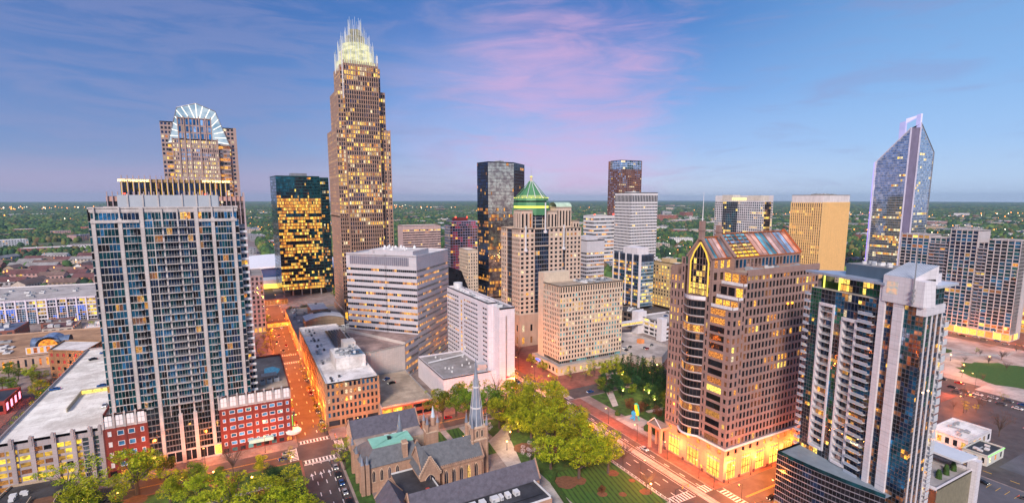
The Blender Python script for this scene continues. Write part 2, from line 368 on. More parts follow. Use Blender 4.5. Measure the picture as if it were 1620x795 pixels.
# ------------------------------------------------------------------ ground, streets, blocks
def flat(mb, x0, x1, y0, y1, z, mat): mb.face([(x0, y0, z), (x1, y0, z), (x1, y1, z), (x0, y1, z)], mat)
def poly(mb, pts, z, mat): mb.face([(x, y, z) for x, y in pts], mat)
asphalt = M('asphalt', (.075, .065, .065), .7, var=.35, scale=.15, streak=False)
lot_asphalt = M('parking lot asphalt', (.10, .10, .115), .75, var=.3, scale=.08, streak=False)
paving = M('pavement', (.30, .24, .22), .85, var=.22, scale=.2, streak=False)
brickpave = M('brick pavement', (.26, .11, .085), .85, var=.25, scale=.4, streak=False)
pale_pave = M('pale paving', (.50, .46, .43), .8, var=.12, scale=.3, streak=False)
grass = M('lawn', (.018, .055, .010), .9, var=.5, scale=.3, streak=False, rgb2=(.045, .10, .016))
mulch = M('mulch', (.16, .075, .04), .95, var=.3, scale=.8, streak=False)
paint_w = M('road paint', (.75, .72, .70), .6, var=.15, scale=1.5, streak=False); paint_y = M('yellow road paint', (.70, .42, .04), .6, var=.1)
forest_floor = M('wooded ground', (.035, .06, .03), .95, var=.55, scale=.006, streak=False, rgb2=(.10, .12, .06))
g = MB(); flat(g, -19500, 23500, -380, 25500, -.02, forest_floor); struct('ground', g)
g = MB(); flat(g, -330, 700, -40, 1000, 0, asphalt); flat(g, 700, 1000, 40, 760, 0, asphalt); struct('road', g)
US = [(-330, -258), (-236, -115), (-98, 18), (33, 141), (163, 272), (284, 372), (396, 405), (405, 530), (545, 690)]
VS = [(-40, 112), (131, 236), (250, 392), (406, 545), (559, 690), (705, 820), (834, 1000)]
for i, (a, b) in enumerate(US):
    if (a, b) == (396, 405): continue
    for j, (c, d) in enumerate(VS):
        if a >= 284 and j == 0: continue
        if a == 405 and j == 1: continue
        m = MB(); m.prism(rect(a, b, c, d), -.5, .13, paving if (i + j) % 3 else brickpave); struct('pavement', m)
m = MB(); m.prism(rect(163.5, 271, 131, 150), .13, .16, brickpave); m.prism(rect(163.5, 171, 150, 235), .13, .16, brickpave); struct('pavement', m)
# streets that leave the centre
far_road = M('far road', (.22, .17, .16), .8, var=.2, scale=.02, streak=False)
g = MB()
for (x0, y0, x1, y1, wd) in ((25, 1000, 20, 2600, 22), (-107, 1000, -330, 2600, 18), (-330, 640, -1400, 1250, 16), (-700, 500, -260, 1900, 26), (1000, 398, 2600, 380, 18), (900, 60, 2300, -250, 26), (700, 240, 1600, 620, 20), (152, 1000, 600, 2300, 16)):
    a, b = Vector((x0, y0)), Vector((x1, y1)); d = (b - a).normalized(); n = Vector((-d.y, d.x)) * wd / 2
    poly(g, [a - n, b - n, b + n, a + n], .01 + .005 * len(g.f), far_road)
struct('avenue', g)
# markings
g = MB()
def dash(x, y0, y1, wd=.18, ln=3, gap=6, z=.012, mat=None):
    y = y0
    while y < y1: flat(g, x - wd, x + wd, y, min(y + ln, y1), z, mat or paint_w); y += ln + gap
def zebra_v(x0, x1, y, wd=3.4, mat=None):      # crossing a street that runs along y: bars along y
    x = x0 + .6
    flat(g, x0, x1, y, y + .25, .012, paint_w); flat(g, x0, x1, y + wd, y + wd + .25, .012, paint_w)
    while x < x1 - .4: flat(g, x, x + .7, y + .3, y + wd - .05, .012, paint_w); x += 1.5
def zebra_h(y0, y1, x, wd=3.4):
    y = y0 + .6
    flat(g, x, x + .25, y0, y1, .012, paint_w); flat(g, x + wd, x + wd + .25, y0, y1, .012, paint_w)
    while y < y1 - .4: flat(g, x + .3, x + wd - .05, y, y + .7, .012, paint_w); y += 1.5
for x in (22, 25.5, 29): dash(x, 130, 230)
for x in (22.5, 28): dash(x, 262, 388, gap=11); dash(x, 410, 540, gap=11)
for k in (0, 1):
    flat(g, 29.3 + k * 0, 29.5, 140, 231, .012, paint_w)
for v in (231.2, 252.0, 386.5, 407): zebra_v(18.6, 32.6, v)
zebra_h(236.6, 249.6, 13.4); zebra_h(236.6, 249.6, 34.0)
flat(g, 18.6, 32.6, 230.2, 230.7, .012, paint_w)
for x in (20.5, 24.2, 27.6):     # arrows
    flat(g, x - .15, x + .15, 216, 219.5, .012, paint_w); poly(g, [(x - .7, 219.5), (x + .7, 219.5), (x, 222)], .012, paint_w)
for x in (146, 150.5): dash(x, 135, 235); dash(x, 255, 390); dash(x, 60, 108)
for x in (160.2,): dash(x, 135, 235); dash(x, 255, 390)
for x in (153.2, 159.0): flat(g, x - .1, x + .1, 132, 236, .012, paint_w)
zebra_v(141.6, 153, 131.4, 4); zebra_v(158, 162.6, 131.4, 4); zebra_v(141.6, 153, 107.6, 4); zebra_v(158, 162.6, 107.6, 4); zebra_v(141.6, 162.6, 231.4, 4); zebra_v(141.6, 162.6, 252, 4)
zebra_h(113, 130.4, 137, 3.4); zebra_h(113, 130.4, 163.6, 3.6); zebra_h(237, 249, 164, 3.6)
for yv in (121.3, 121.8): flat(g, 170, 268, yv, yv + .2, .012, paint_y)
for yv in (242.8, 243.3): flat(g, -95, 12, yv, yv + .16, .012, paint_y); flat(g, 40, 136, yv, yv + .16, .012, paint_y)
for x in (278,): dash(x, 20, 100, mat=paint_y)
struct('road_marking', g)
g = MB(); flat(g, 154.2, 157.8, -20, 390, .008, pale_pave); struct('tram_track_bed', g)
g = MB()
for x in (154.6, 155.9, 156.3, 157.5): flat(g, x, x + .09, -20, 390, .013, asphalt)
struct('tram_rail', g)
# lawns and paths
def striped_lawn():
    m, nt = newmat('mown lawn'); N = nt.nodes.new; L = nt.links.new
    p = N('ShaderNodeBsdfPrincipled'); o = N('ShaderNodeOutputMaterial'); L(p.outputs[0], o.inputs[0]); gg = N('ShaderNodeNewGeometry')
    mp = N('ShaderNodeMapping'); mp.inputs['Rotation'].default_value = (0, 0, R(12)); L(gg.outputs['Position'], mp.inputs[0])
    wv = N('ShaderNodeTexWave'); wv.inputs['Scale'].default_value = .16; wv.inputs['Distortion'].default_value = .6; L(mp.outputs[0], wv.inputs['Vector'])
    n = N('ShaderNodeTexNoise'); n.inputs['Scale'].default_value = .5; n.inputs['Detail'].default_value = 6; L(gg.outputs['Position'], n.inputs['Vector'])
    a = N('ShaderNodeMath'); a.operation = 'ADD'; L(wv.outputs['Fac'], a.inputs[0]); L(n.outputs['Fac'], a.inputs[1])
    r = N('ShaderNodeValToRGB'); L(a.outputs[0], r.inputs[0]); r.color_ramp.elements[0].position = .4; r.color_ramp.elements[0].color = (.010, .045, .006, 1); r.color_ramp.elements[1].position = 1.3; r.color_ramp.elements[1].color = (.045, .12, .012, 1)
    L(r.outputs[0], p.inputs['Base Color']); p.inputs['Roughness'].default_value = .9; MATS['mown lawn'] = m; return m
mown = striped_lawn()
g = MB()
for P, mt in (([(100, 131.5), (140, 131.5), (140, 172), (104, 172)], mown), ([(104, 172), (140, 172), (140, 234), (104, 234)], grass), ([(78, 200), (100, 200), (100, 233), (78, 233)], mown),
              ([(-97, 131), (17, 131), (17, 235), (-97, 235)], grass), ([(178, 150.5), (271, 150.5), (271, 235), (178, 235)], grass), ([(34, 131), (40, 131), (40, 235), (34, 235)], grass)):
    poly(g, P, .17, mt)
struct('lawn', g)
g = MB()
for P, mt in (([(98, 140), (103.5, 133), (107, 135), (107, 182), (98, 186)], pale_pave), ([(97, 186), (104, 186), (112, 214), (141, 243), (141, 247), (136, 243), (108, 218), (100, 212)], pale_pave),
              ([(83, 233), (86, 233), (86, 200), (83, 200)], pale_pave), ([(93, 233), (98.5, 233), (98.5, 212), (93, 212)], pale_pave),
              ([(-20, 233), (-17, 233), (12, 205), (10, 203)], brickpave), ([(-30, 215), (-30, 218), (15, 222), (15, 219)], pale_pave),
              ([(171, 189), (171, 203), (184, 203), (184, 189)], pale_pave), ([(180, 216), (184, 216), (196, 236), (191, 236)], pale_pave), ([(172, 160), (176, 160), (176, 190), (172, 190)], pale_pave), ([(192, 200), (260, 196), (260, 199), (192, 203)], pale_pave), ([(205, 186), (208, 186), (200, 160), (197, 160)], pale_pave)):
    poly(g, P, .185 + .004 * len(g.f), mt)
struct('path', g)
def blob(cx, cy, r, n=20, sq=1.0, seed=1):
    q = random.Random(seed); return [(cx + r * (1 + q.uniform(-.1, .1)) * math.cos(2 * math.pi * k / n), cy + r * sq * (1 + q.uniform(-.1, .1)) * math.sin(2 * math.pi * k / n)) for k in range(n)]
g = MB()
for k, (x, y, r) in enumerate(((118.3, 162.6, 3.2), (134.7, 160.3, 2.6), (120.9, 150, 2), (128, 146, 1.6), (137.4, 143, 2.4), (112, 198, 5), (120, 192, 6), (113, 164, 5), (138, 152, 1.4), (-42.6, 233, 4), (-10, 232, 3), (2, 214, 4), (128, 178, 3.5))):
    poly(g, blob(x, y, r, seed=k), .24 + .004 * k, mulch)
struct('mulch_bed', g)
# park with the round lawn and car parks to the right
g = MB(); g.prism(rect(405, 530, 131, 236), -.5, .13, M('plaza rose', (.34, .20, .16), var=.45, scale=.05, streak=False, rgb2=(.45, .36, .32))); struct('pavement', g)
g = MB(); poly(g, blob(448, 128, 30, 40, 1.0, 5), .19, mown)
for P in (blob(432, 186, 9, 18, .5, 3), blob(455, 205, 12, 18, .4, 4), blob(412, 168, 7, 14, .6, 6), blob(475, 180, 10, 16, .5, 8), blob(405, 200, 6, 14, 1, 9)): poly(g, P, .19, grass)
struct('lawn', g)
g = MB(); g.prism(rect(395, 530, 60, 131), -.5, .12, pale_pave); struct('pavement', g)
g = MB()
for P in (blob(440, 200, 18, 18, .5, 13), blob(470, 196, 8, 16, .7, 14), blob(418, 182, 5, 12, 1, 15)): poly(g, P, .16, brickpave)
for i_, (P_) in enumerate(([(405, 150), (440, 172), (470, 168), (500, 150), (530, 150), (530, 154), (502, 154), (472, 173), (440, 177), (405, 155)], [(430, 172), (434, 172), (440, 236), (436, 236)], [(480, 160), (484, 160), (500, 236), (495, 236)], [(405, 205), (440, 196), (440, 200), (405, 210)])): poly(g, P_, .21 + .004 * i_, pale_pave)
struct('plaza', g)
g = MB(); flat(g, 288, 380, -60, 84, .02, lot_asphalt); flat(g, 232, 271, 20, 100, .2, lot_asphalt); struct('parking_lot', g)
g = MB()
for k in range(24): flat(g, 290 + k * 2.8, 290.15 + k * 2.8, 40, 45, .03, paint_y)
for k in range(24): flat(g, 290 + k * 2.8, 290.15 + k * 2.8, 62, 67, .03, paint_y)
for k in range(22): flat(g, 262, 267, 30 + k * 2.9, 30.15 + k * 2.9, .21, paint_y)
struct('parking_bay_marking', g)
# ------------------------------------------------------------------ blue glass condominium tower (left)
e_res = E('lit flat', (1.0, .50, .12), .9, (.06, .03, .02), scale=2.2, lo=.42, hi=.7); e_res2 = E('lit flat warm', (1.0, .35, .08), .8, (.05, .03, .03), scale=2.0, lo=.45, hi=.72)
D4 = [g_dark, g_navy, g_navy, g_teal, g_blue, g_black, g_blue, g_teal]
b = B('condominium_tower', 'tall blue glass condominium tower with pale concrete ribs at far left', 'tower', (-26, 270, 0), concrete, seed=3)
lc = M('rib concrete', (.52, .475, .46), var=.2, scale=.4)
b.wm = lc
FV = 259.0
RIBS = [(-51.8, -50.5), (-43.2, -41.9), (-35.9, -34.5), (-16.7, -15.3), (-10.6, -9.3), (-2.8, -1.5)]
THIN = [(-28.6, -28.0), (-23.1, -22.5)]
z0, z1, nf = 27.5, 108.0, 26
BAYS = [(-52.7, -51.9, 1, 0), (-50.4, -43.3, 6, 0), (-41.8, -36, 5, 1), (-34.4, -31.7, 3, 0), (-31.4, -28.6, 3, 2), (-28.0, -23.1, 5, 2), (-22.5, -19.8, 3, 2), (-19.5, -16.8, 3, 0), (-15.2, -10.7, 4, 1), (-9.2, -2.9, 6, 0), (-1.4, 0, 1, 0)]
ch = (z1 - z0) / nf
for (a, c, nx, bal) in BAYS:
    lo = z0 if (a < -41 or a > -16 or bal == 0 and (a < -36 or a > -15)) else 22.0
    zz, n2 = z0, nf
    b.face((a, FV), (c, FV), zz, z1, nx, n2, .92, .87, .25, D4, .035, litm=[e_res, e_dim, e_res2, e_dim])
    if bal:
        s0, s1 = (a, c) if bal == 2 else (a + (c - a) * .3, c - (c - a) * .25)
        for j in range(nf):
            z = z0 + ch * j; m = MB(); m.box(s0 + .05, s1 - .05, FV - 1.25, FV - .02, z - .12, z + .08, lc)
            m.box(s0 + .05, s1 - .05, FV - 1.25, FV - 1.19, z + 1.0, z + 1.1, metal_g); k = s0 + .1
            while k < s1 - .1: m.box(k, k + .05, FV - 1.24, FV - 1.2, z + .08, z + 1.0, metal_g); k += .55
            b.item('balcony', m)
for (a, c) in RIBS:
    m = MB(); m.box(a, c, FV - .22, FV + .3, 6 if -37 < a < -14 else 28, 109.0 if a not in (-35.9, -16.7) else 113.4, lc); b.item('rib', m)
for (a, c) in ((-50.9, -50.4), (-42.8, -42.3), (-10.2, -9.7), (-2.4, -1.9)):
    m = MB(); m.box(a, c, FV - .2, FV + .7, 109, 113.6, lc); b.item('rib', m)
for (a, c) in THIN + [(-31.7, -31.4), (-19.8, -19.5)]:
    m = MB(); m.box(a, c, FV - .15, FV + .2, 22, 112.8 if (a, c) in THIN else 109, lc); b.item('rib', m)
# crown floors and penthouse
for (a, c, nx) in ((-51.9, -36, 12), (-34.4, -16.8, 14), (-15.2, -.6, 12)):
    b.face((a, FV + .4), (c, FV + .4), z1, 111.6, nx, 2 if False else 1, .9, .8, .25, D4, .1, litm=[e_amber, e_gold])
b.face((-52.3, FV + .3), (-.2, FV + .3), 111.6, 113.0, 1, 1, .001, .001, 0, D4, 0)
b.band((-51.9, FV), (-36.0, FV), 107.2, 108.4, .5, lc); b.band((-15.2, FV), (-.6, FV), 107.2, 108.4, .5, lc)
b.blank((0, FV), (0, 285), 0, 112.8); b.blank((-52.7, 285), (-52.7, FV), 0, 112.8); b.blank((0, 285), (-52.7, 285), 0, 112.8)
b.roof(rect(-52.7, 0, FV + .3, 285), 112.8, roof_g, .8)
scr = M('screen metal', (.50, .53, .56), .45, .4, var=.08)
m = b.part('penthouse'); m.box(-43.5, -7.4, 264, 279, 112.9, 118.5, scr)
for x in (-40, -34.8, -29.5, -20.9, -15.6, -10.6): m.box(x - .25, x + .25, 263.6, 264, 112.9, 119.0, lc)
# slim bay of balconies at the right-hand side
b.face((0, FV + 3.2), (2.4, FV + 3.2), z0, 104, 2, nf, .85, .8, .2, D4, .1); b.blank((2.4, FV + 3.2), (2.4, 280), 0, 104); b.roof(rect(0, 2.4, FV + 3.2, 280), 104, roof_g, .8)
for j in range(nf - 1):
    z = z0 + ch * j; m = MB(); m.box(.2, 3.0, FV + 1.9, FV + 3.1, z - .12, z + .08, lc); m.box(.2, 3.0, FV + 1.9, FV + 1.96, z + .1, z + 1.05, metal_w); b.item('balcony', m)
# garage louvres and shop base
lou = M('louvre grey', (.20, .21, .23), .5, .4)
for (a, c, nx) in ((-41.8, -36, 4), (-34.4, -28.6, 5), (-28.0, -23.1, 4), (-22.5, -16.8, 5), (-15.2, -13.4, 2)):
    b.face((a, FV - .1), (c, FV - .1), 6, z0, nx, 8, .9, .82, .3, [g_black, g_black, g_dark], .0, wm=lou)
b.face((-40.4, FV - .1), (-13.4, FV - .1), .1, 6, 9, 1, .86, .72, .5, [g_dark], .8, litm=[e_shop], wm=lc)
for a in (-28.9, -23.4):
    m = MB(); m.box(a, a + 1.5, FV - .8, FV + .2, 0.1, 23, lc); b.item('rib', m)
b.done()
# brick wings of that tower
def brick_wing(u0, u1, v1, cols, rows, white_first, label, npan, deck=None):
    b = B('brick_wing', label, 'annex', (u0, FV, 0), brick, seed=int(u0) + 99)
    F = FV - .4; W = 21.6
    cw = (u1 - u0) / cols; ch = (W - 3.0) / rows
    x = u0
    prev = 3.0
    winb = EMB
    for j in range(rows):
        zb = 3.0 + ch * j + ch * .24; zt = zb + ch * .46
        b.wall.face([(u0, F, prev), (u1, F, prev), (u1, F, zb), (u0, F, zb)], brick); prev = zt; x = u0
        for i in range(cols):
            c = u0 + cw * (i + .5); hw = .62 if (i % 4 == 0 and cols > 5) or (cols <= 5 and i in (0, 3)) else 1.15
            b.wall.face([(x, F, zb), (c - hw, F, zb), (c - hw, F, zt), (x, F, zt)], brick); x = c + hw
            m = MB(); t = .16
            m.face([(c - hw + t, F + .1, zb + t), (c + hw - t, F + .1, zb + t), (c + hw - t, F + .1, zt - t), (c - hw + t, F + .1, zt - t)], metal_w if white_first and i == 0 else winb)
            for q in ((c - hw, c + hw, zb, zb + t), (c - hw, c + hw, zt - t, zt), (c - hw, c - hw + t, zb + t, zt - t), (c + hw - t, c + hw, zb + t, zt - t)): m.box(q[0], q[1], F - .06, F + .12, q[2], q[3], frame_w)
            b.item('window', m)
        b.wall.face([(x, F, zb), (u1, F, zb), (u1, F, zt), (x, F, zt)], brick)
    b.wall.face([(u0, F, prev), (u1, F, prev), (u1, F, W), (u0, F, W)], brick)
    b.face((u0, F), (u1, F), .1, 3.0, max(3, cols), 1, .6, .6, .3, [g_dark, g_cyan], .3, litm=[e_amber], wm=brick)
    for i in range(cols + 1):
        if i % 2 == 0: m = MB(); m.box(u0 + cw * i - .2, u0 + cw * i + .2, F - .12, F, .1, W, M('brown pier', (.14, .035, .03))); b.item('pier', m)
    # attic screen of white panels
    b.wall.face([(u0, F, W), (u1, F, W), (u1, F, 27.6), (u0, F, 27.6)], concrete)
    pw = (u1 - u0) / npan
    for i in range(npan):
        m = MB(); a = u0 + pw * (i + .2); c = u0 + pw * (i + .82); m.box(a, c, F - .12, F - .003, 22.6, 27.0, M('white panel', (.80, .80, .82), .5, var=.05)); m.box((a + c) / 2 - .06, (a + c) / 2 + .06, F - .16, F - .12, 22.6, 27.0, metal_g); m.box(a, c, F - .16, F - .125, 24.7, 24.82, metal_g); b.item('panel', m)
        m = MB(); m.box(u0 + pw * i - .35, u0 + pw * i + .35, F - .3, F + .3, W, 28.4, concrete); b.item('pier', m)
    b.face((u1, F), (u1, v1), .1, W, max(2, int((v1 - F) / 4)), 6, .5, .5, .2, [g_blue, g_dark, g_cyan], .25)
    b.blank((u1, F), (u1, v1), W, 27.6, concrete); b.blank((u0, v1), (u0, F), 0, 27.6)
    b.blank((u1, v1), (u0, v1), 0, 27.6); b.roof(rect(u0, u1, F, v1), 26.4, roof_g if not deck else M('deck tan', (.42, .33, .25)), 1.2)
    return b
EMB = G('window bright blue', (.06, .30, .66), rough=.15, metal=.3, rgb2=(.12, .45, .85))
b = brick_wing(-55.4, -40.4, 285, 4, 4, True, 'narrow red brick wing with blue windows left of the glass tower foot', 4)
b.done()
b = brick_wing(-13.4, 16.6, 318, 9, 5, False, 'red brick corner wing with blue square windows and a rooftop pool', 8, deck=True)
awn = MB(); awn.box(-2.5, 8, 256.4, 258.6, 3.4, 5.0, M('glass awning', (.25, .55, .60), .2)); b.item('awning', awn)
can = MB(); can.cyl(17.0, 258.6, 4.2, 5.2, 3.4, 3.6, M('canopy white', (.80, .78, .76), .4), 18); b.item('canopy', can)
m = MB(); m.box(16.65, 17.1, 262, 263.2, 6, 11, EM('green sign', (.2, .8, .1), 1.2)); b.item('sign', m)
pb = MB(); pl = M('pool water', (.10, .55, .55), .05, var=.15, scale=.8, streak=False, rgb2=(.25, .75, .72)); pb.prism([(6.5, 286), (13, 285), (14.5, 292), (11, 298), (7, 296)], 26.42, 26.62, pale_pave, top=pl); b.item('pool', pb)
for k in range(3):
    m = MB(); m.box(4 + k * 3.2, 6.4 + k * 3.2, 270 + k, 272.5 + k, 26.42, 28.2, unit_g); m.cyl(5.2 + k * 3.2, 271.2 + k, 28.2, 28.6, .9, .8, black_m); b.item('rooftop_unit', m)
m = MB(); m.box(5, 12, 276, 280.5, 28.6, 28.9, pale_pave)
for x, y in ((5.2, 276.2), (11.6, 276.2), (5.2, 280), (11.6, 280)): m.box(x, x + .2, y, y + .2, 26.4, 28.6, pale_pave)
b.item('pergola', m)
b.done()
# ------------------------------------------------------------------ dark finned office tower with the gold-lit top
bronze = M('dark bronze', (.035, .025, .022), .4); fin_m = M('fin stone', (.42, .34, .36), var=.1); fin_top = M('fin copper', (.50, .30, .24), var=.1)
b = B('office_tower', 'dark finned office tower with gold lit sign band behind the condominium tower', 'tower', (-28, 370, 0), bronze, seed=5)
b.face((-66, 370), (3.4, 370), 5, 117.5, 56, 30, .86, .78, .15, [g_black, g_dark, g_bronze], .12, rowlit=rl(.06, .3, .4))
b.face((3.4, 370), (3.4, 400), 5, 117.5, 20, 30, .86, .78, .15, [g_black, g_dark], .12)
b.wall.face([(-66, 369.98, 115.5), (3.4, 369.98, 115.5), (3.4, 369.98, 118.2), (-66, 369.98, 118.2)], fin_top)
b.blank((-66, 400), (-66, 370), 0, 118); b.blank((3.4, 400), (-66, 400), 0, 118); b.face((-66, 370), (3.4, 370), .1, 5, 20, 1, .8, .7, .4, [g_dark], .7, litm=[e_amber]); b.roof(rect(-66, 3.4, 370, 400), 117.6, roof_d, .8)
b.fins((-66, 370), (3.4, 370), 5, 121, [(k + .25) / 28 for k in range(28)], .42, .9, fin_m); b.fins((3.4, 370), (3.4, 400), 5, 121, [k / 12 for k in range(13)], .42, .9, fin_m)
b.face((-59.4, 374), (-3.7, 374), 118.4, 126.6, 50, 2, .85, .8, .15, [g_black, g_navy, g_dark], .03); b.blank((-3.7, 374), (-3.7, 396), 118, 128.4); b.blank((-59.4, 396), (-59.4, 374), 118, 128.4)
b.blank((-3.7, 396), (-59.4, 396), 118, 128.4); b.wall.face([(-59.4, 373.98, 126.6), (-3.7, 373.98, 126.6), (-3.7, 373.98, 128.4), (-59.4, 373.98, 128.4)], M('gold band', (.36, .24, .10))); b.roof(rect(-59.4, -3.7, 374, 396), 127.8, roof_d, .6)
b.fins((-59.4, 374), (-3.7, 374), 118.4, 130.5, [(k + .3) / 20 for k in range(20)], .5, .8, fin_m)
glow = EM('gold uplight', (1.0, .60, .06), 1.1)
for k in range(20):
    m = MB(); x = -59.4 + 55.7 * (k + .3) / 20 - .48; m.box(x, x + .22, 373.4, 373.9, 118.6, 126.2, glow); b.item('uplight', m)
root = b.done()
def text(s, name, size, loc, rot, mat, parent, bold=0.01, ext=.05):
    cu = bpy.data.curves.new(name, 'FONT'); cu.body = s; cu.size = size; cu.extrude = ext; cu.offset = bold; cu.align_x = 'CENTER'
    t = bpy.data.objects.new(name, cu); col.objects.link(t); dg = bpy.context.evaluated_depsgraph_get(); dg.update()
    me = bpy.data.meshes.new_from_object(t.evaluated_get(dg)); bpy.data.objects.remove(t); me.materials.clear(); me.materials.append(mat)
    o = bpy.data.objects.new(name, me); col.objects.link(o); o.rotation_euler = rot
    if parent: o.parent = parent; o.location = Vector(loc) - parent.location
    else: o.location = loc
    return o
sg = EM('sign gold', (1.0, .72, .30), 3.0)
for x in (-52.8, -10.6): text('FIFTH THIRD BANK', 'sign', 1.75, (x, 373.0, 126.9), (R(90), 0, 0), sg, root, .05)
for i, (x, z) in enumerate(((-57, 119.5), (-17, 119.3))): m = MB(); m.cyl(x, 368.6, z, z + .7, .35, .35, e_red, 8); m.build('beacon', root)
# ------------------------------------------------------------------ tower with the zigzag glass crown
pinkst = M('pink granite', (.38, .28, .25), var=.12, scale=.1); hv = 570
b = B('office_tower', 'stone tower with a lit zigzag glass crown rising behind the gold lit fin tower', 'tower', (-28, 585, 0), pinkst, seed=6)
zc = lambda y: 117 + (314 - y) / 1.645
b.wm = pinkst
b.face((-57.5, hv + 3), (-46, hv + 3), 40, 187, 4, 38, .6, .55, .3, [g_dark, g_navy], .25); b.face((-11, hv + 3), (1.5, hv + 3), 40, 184, 4, 38, .6, .55, .3, [g_dark, g_navy], .25)
b.blank((1.5, hv + 3), (1.5, hv + 35), 0, 184); b.blank((-57.5, hv + 35), (-57.5, hv + 3), 0, 187); b.blank((1.5, hv + 35), (-57.5, hv + 35), 0, 184)
b.roof(rect(-57.5, -46, hv + 3, hv + 35), 186, roof_g, 1); b.roof(rect(-11, 1.5, hv + 3, hv + 35), 183, roof_g, 1)
b.face((-52.5, hv + 1), (-3, hv + 1), 40, 167, 18, 34, .95, .6, .3, [g_black, g_dark, g_bronze], .5, rowlit=rl(.35, .5, .95), litm=[e_amber, e_dim, e_amber])
b.face((-48.5, hv - 2), (-12.5, hv - 2), 40, 171, 24, 34, .5, .55, .35, [g_dark, g_sky, g_navy], .3, rowlit=rl(.25, .4, .95), litm=[e_pale, e_gold, e_pale]); b.face((-43.5, hv - 2), (-17, hv - 2), 171, 190, 9, 3, .62, .75, .3, [g_blue, g_sky, g_blue], .15, litm=[e_pale])
b.blank((-12.5, hv - 2), (-12.5, hv + 1), 40, 171); b.blank((-48.5, hv + 1), (-48.5, hv - 2), 40, 171); b.blank((-17, hv - 2), (-17, hv + 3), 171, 190); b.blank((-43.5, hv + 3), (-43.5, hv - 2), 171, 190)
b.roof(rect(-48.5, -12.5, hv - 2, hv + 2), 170.6, roof_g, 1.2); b.roof(rect(-43.5, -17, hv - 2, hv + 3), 189.5, roof_g, 1.2)
for x in [-48.5, -43.3, -38.6, -34.5, -26.5, -21.5, -17, -12.7]: b.fins((x, hv - 2), (x + .01, hv - 2), 40, 172.5 if x in (-48.5, -12.7) else 192, [0], .9, .7, pinkst, 'pier')
m = MB(); m.prism([(1, hv + 1), (3.5, hv + 1), (3.5, hv + 20), (1, hv + 20)], 0, 184, pinkst, scale=1); b.item('pier', m)
m = MB(); m.box(-53.5, -2, hv - .5, hv + 1, 166.8, 168.2, concrete_d); b.item('cornice', m)
crown = E('crown glass lit', (.72, .86, 1.0), .75, (.30, .48, .70), scale=.08); crown_w = EM('crown rib light', (1.0, .95, .85), 1.15)
cx = -27.8; CR = [(-52, 168.5), (-43.2, 199.6), (-28, 204.5), (-13, 198.5), (-3.2, 168.5)]
m = MB()
for dy in (0, 22):
    m.face([(x, hv + 2 + dy, z) for x, z in CR], crown)
for i in range(4): (xa, za), (xb, zb) = CR[i], CR[i + 1]; m.face([(xa, hv + 2, za), (xb, hv + 2, zb), (xb, hv + 24, zb), (xa, hv + 24, za)], crown)
m.build('crown', b.root)
inner = [(-41, 168.5), (-40, 184), (-28, 190), (-16, 184), (-14, 168.5)]
def lerp2(P, t):
    seg = [math.dist(P[i], P[i + 1]) for i in range(len(P) - 1)]; T = t * sum(seg)
    for i, s in enumerate(seg):
        if T <= s or i == len(seg) - 1: k = min(1, T / s); return (P[i][0] + (P[i + 1][0] - P[i][0]) * k, P[i][1] + (P[i + 1][1] - P[i][1]) * k)
        T -= s
for k in range(17):
    a = lerp2(CR, k / 16); c = lerp2(inner, min(1, max(0, (k + (.55 if k < 8 else -.55 if k > 8 else 0)) / 16)))
    m = MB(); m.tube((a[0], hv + 1.7, a[1]), (c[0], hv + 1.7, c[1]), .42, .42, crown_w, 5); b.item('crown_rib', m)
for i in range(4): m = MB(); m.tube((CR[i][0], hv + 1.8, CR[i][1]), (CR[i + 1][0], hv + 1.8, CR[i + 1][1]), .5, .5, metal_g, 5); b.item('crown_rib', m)
b.done()
# ------------------------------------------------------------------ grey service tower beside the fin tower
b = B('office_block', 'slim grey stone block beside the orange lit street, behind the fin tower', 'building', (10, 500, 0), M('mauve stone', (.36, .29, .30)), seed=8)
b.face((5.6, 491), (15.6, 491), 5, 50, 3, 11, .5, .62, .4, [g_dark, g_sky], .05); b.face((15.6, 491), (15.6, 540), 5, 50, 12, 11, .45, .6, .4, [g_dark, g_sky], .2); b.blank((5.6, 540), (5.6, 491), 0, 50)
b.face((5.6, 491), (15.6, 491), .1, 5, 3, 1, .6, .7, .4, [g_dark], 1, litm=[e_shop]); b.face((15.6, 491), (15.6, 540), .1, 5, 12, 1, .7, .7, .4, [g_dark], 1, litm=[e_shop])
b.blank((15.6, 540), (5.6, 540), 0, 50); b.roof(rect(5.6, 15.6, 491, 540), 50, roof_g, 1); b.done()
# ------------------------------------------------------------------ teal glass tower
b = B('office_tower', 'teal glass office tower with broken bands of amber light left of the tallest tower', 'tower', (62, 675, 0), M('teal frame', (.03, .10, .10), .3, .5), seed=9)
T = [g_teal, g_teal, g_dark, g_black]
rt1 = lambda j, r: 0.05 if j > 30 else (.93 if r.random() < .48 else .3)
b.face((41, 660), (89, 660), 8, 143, 34, 37, .96, .74, .1, T, .3, rowlit=rt1, litm=[e_amber, e_amber, e_gold]); b.face((37, 700), (41, 660), 8, 143, 10, 37, .94, .8, .1, [g_sky, g_teal], .0)
b.face((89, 655), (98.5, 655), 8, 141, 5, 37, .9, .7, .4, [g_teal, g_dark], .3); b.blank((98.5, 655), (98.5, 700), 8, 141); b.blank((89, 655), (89, 660), 8, 141)
b.blank((98.5, 700), (37, 700), 8, 141); b.roof([(41, 660), (89, 660), (89, 655), (98.5, 655), (98.5, 700), (37, 700)][:2] + [(89, 700), (37, 700)], 142, roof_g, 1.6)
b.roof(rect(89, 98.5, 655, 700), 141, roof_g, 1); b.part('penthouse').box(58, 76, 668, 690, 142.2, 147, metal_g)
for x in (42, 52, 62, 72, 84, 97): m = MB(); m.box(x, x + 1.4, 661, 662.4, 0, 8, concrete_d); b.item('column', m)
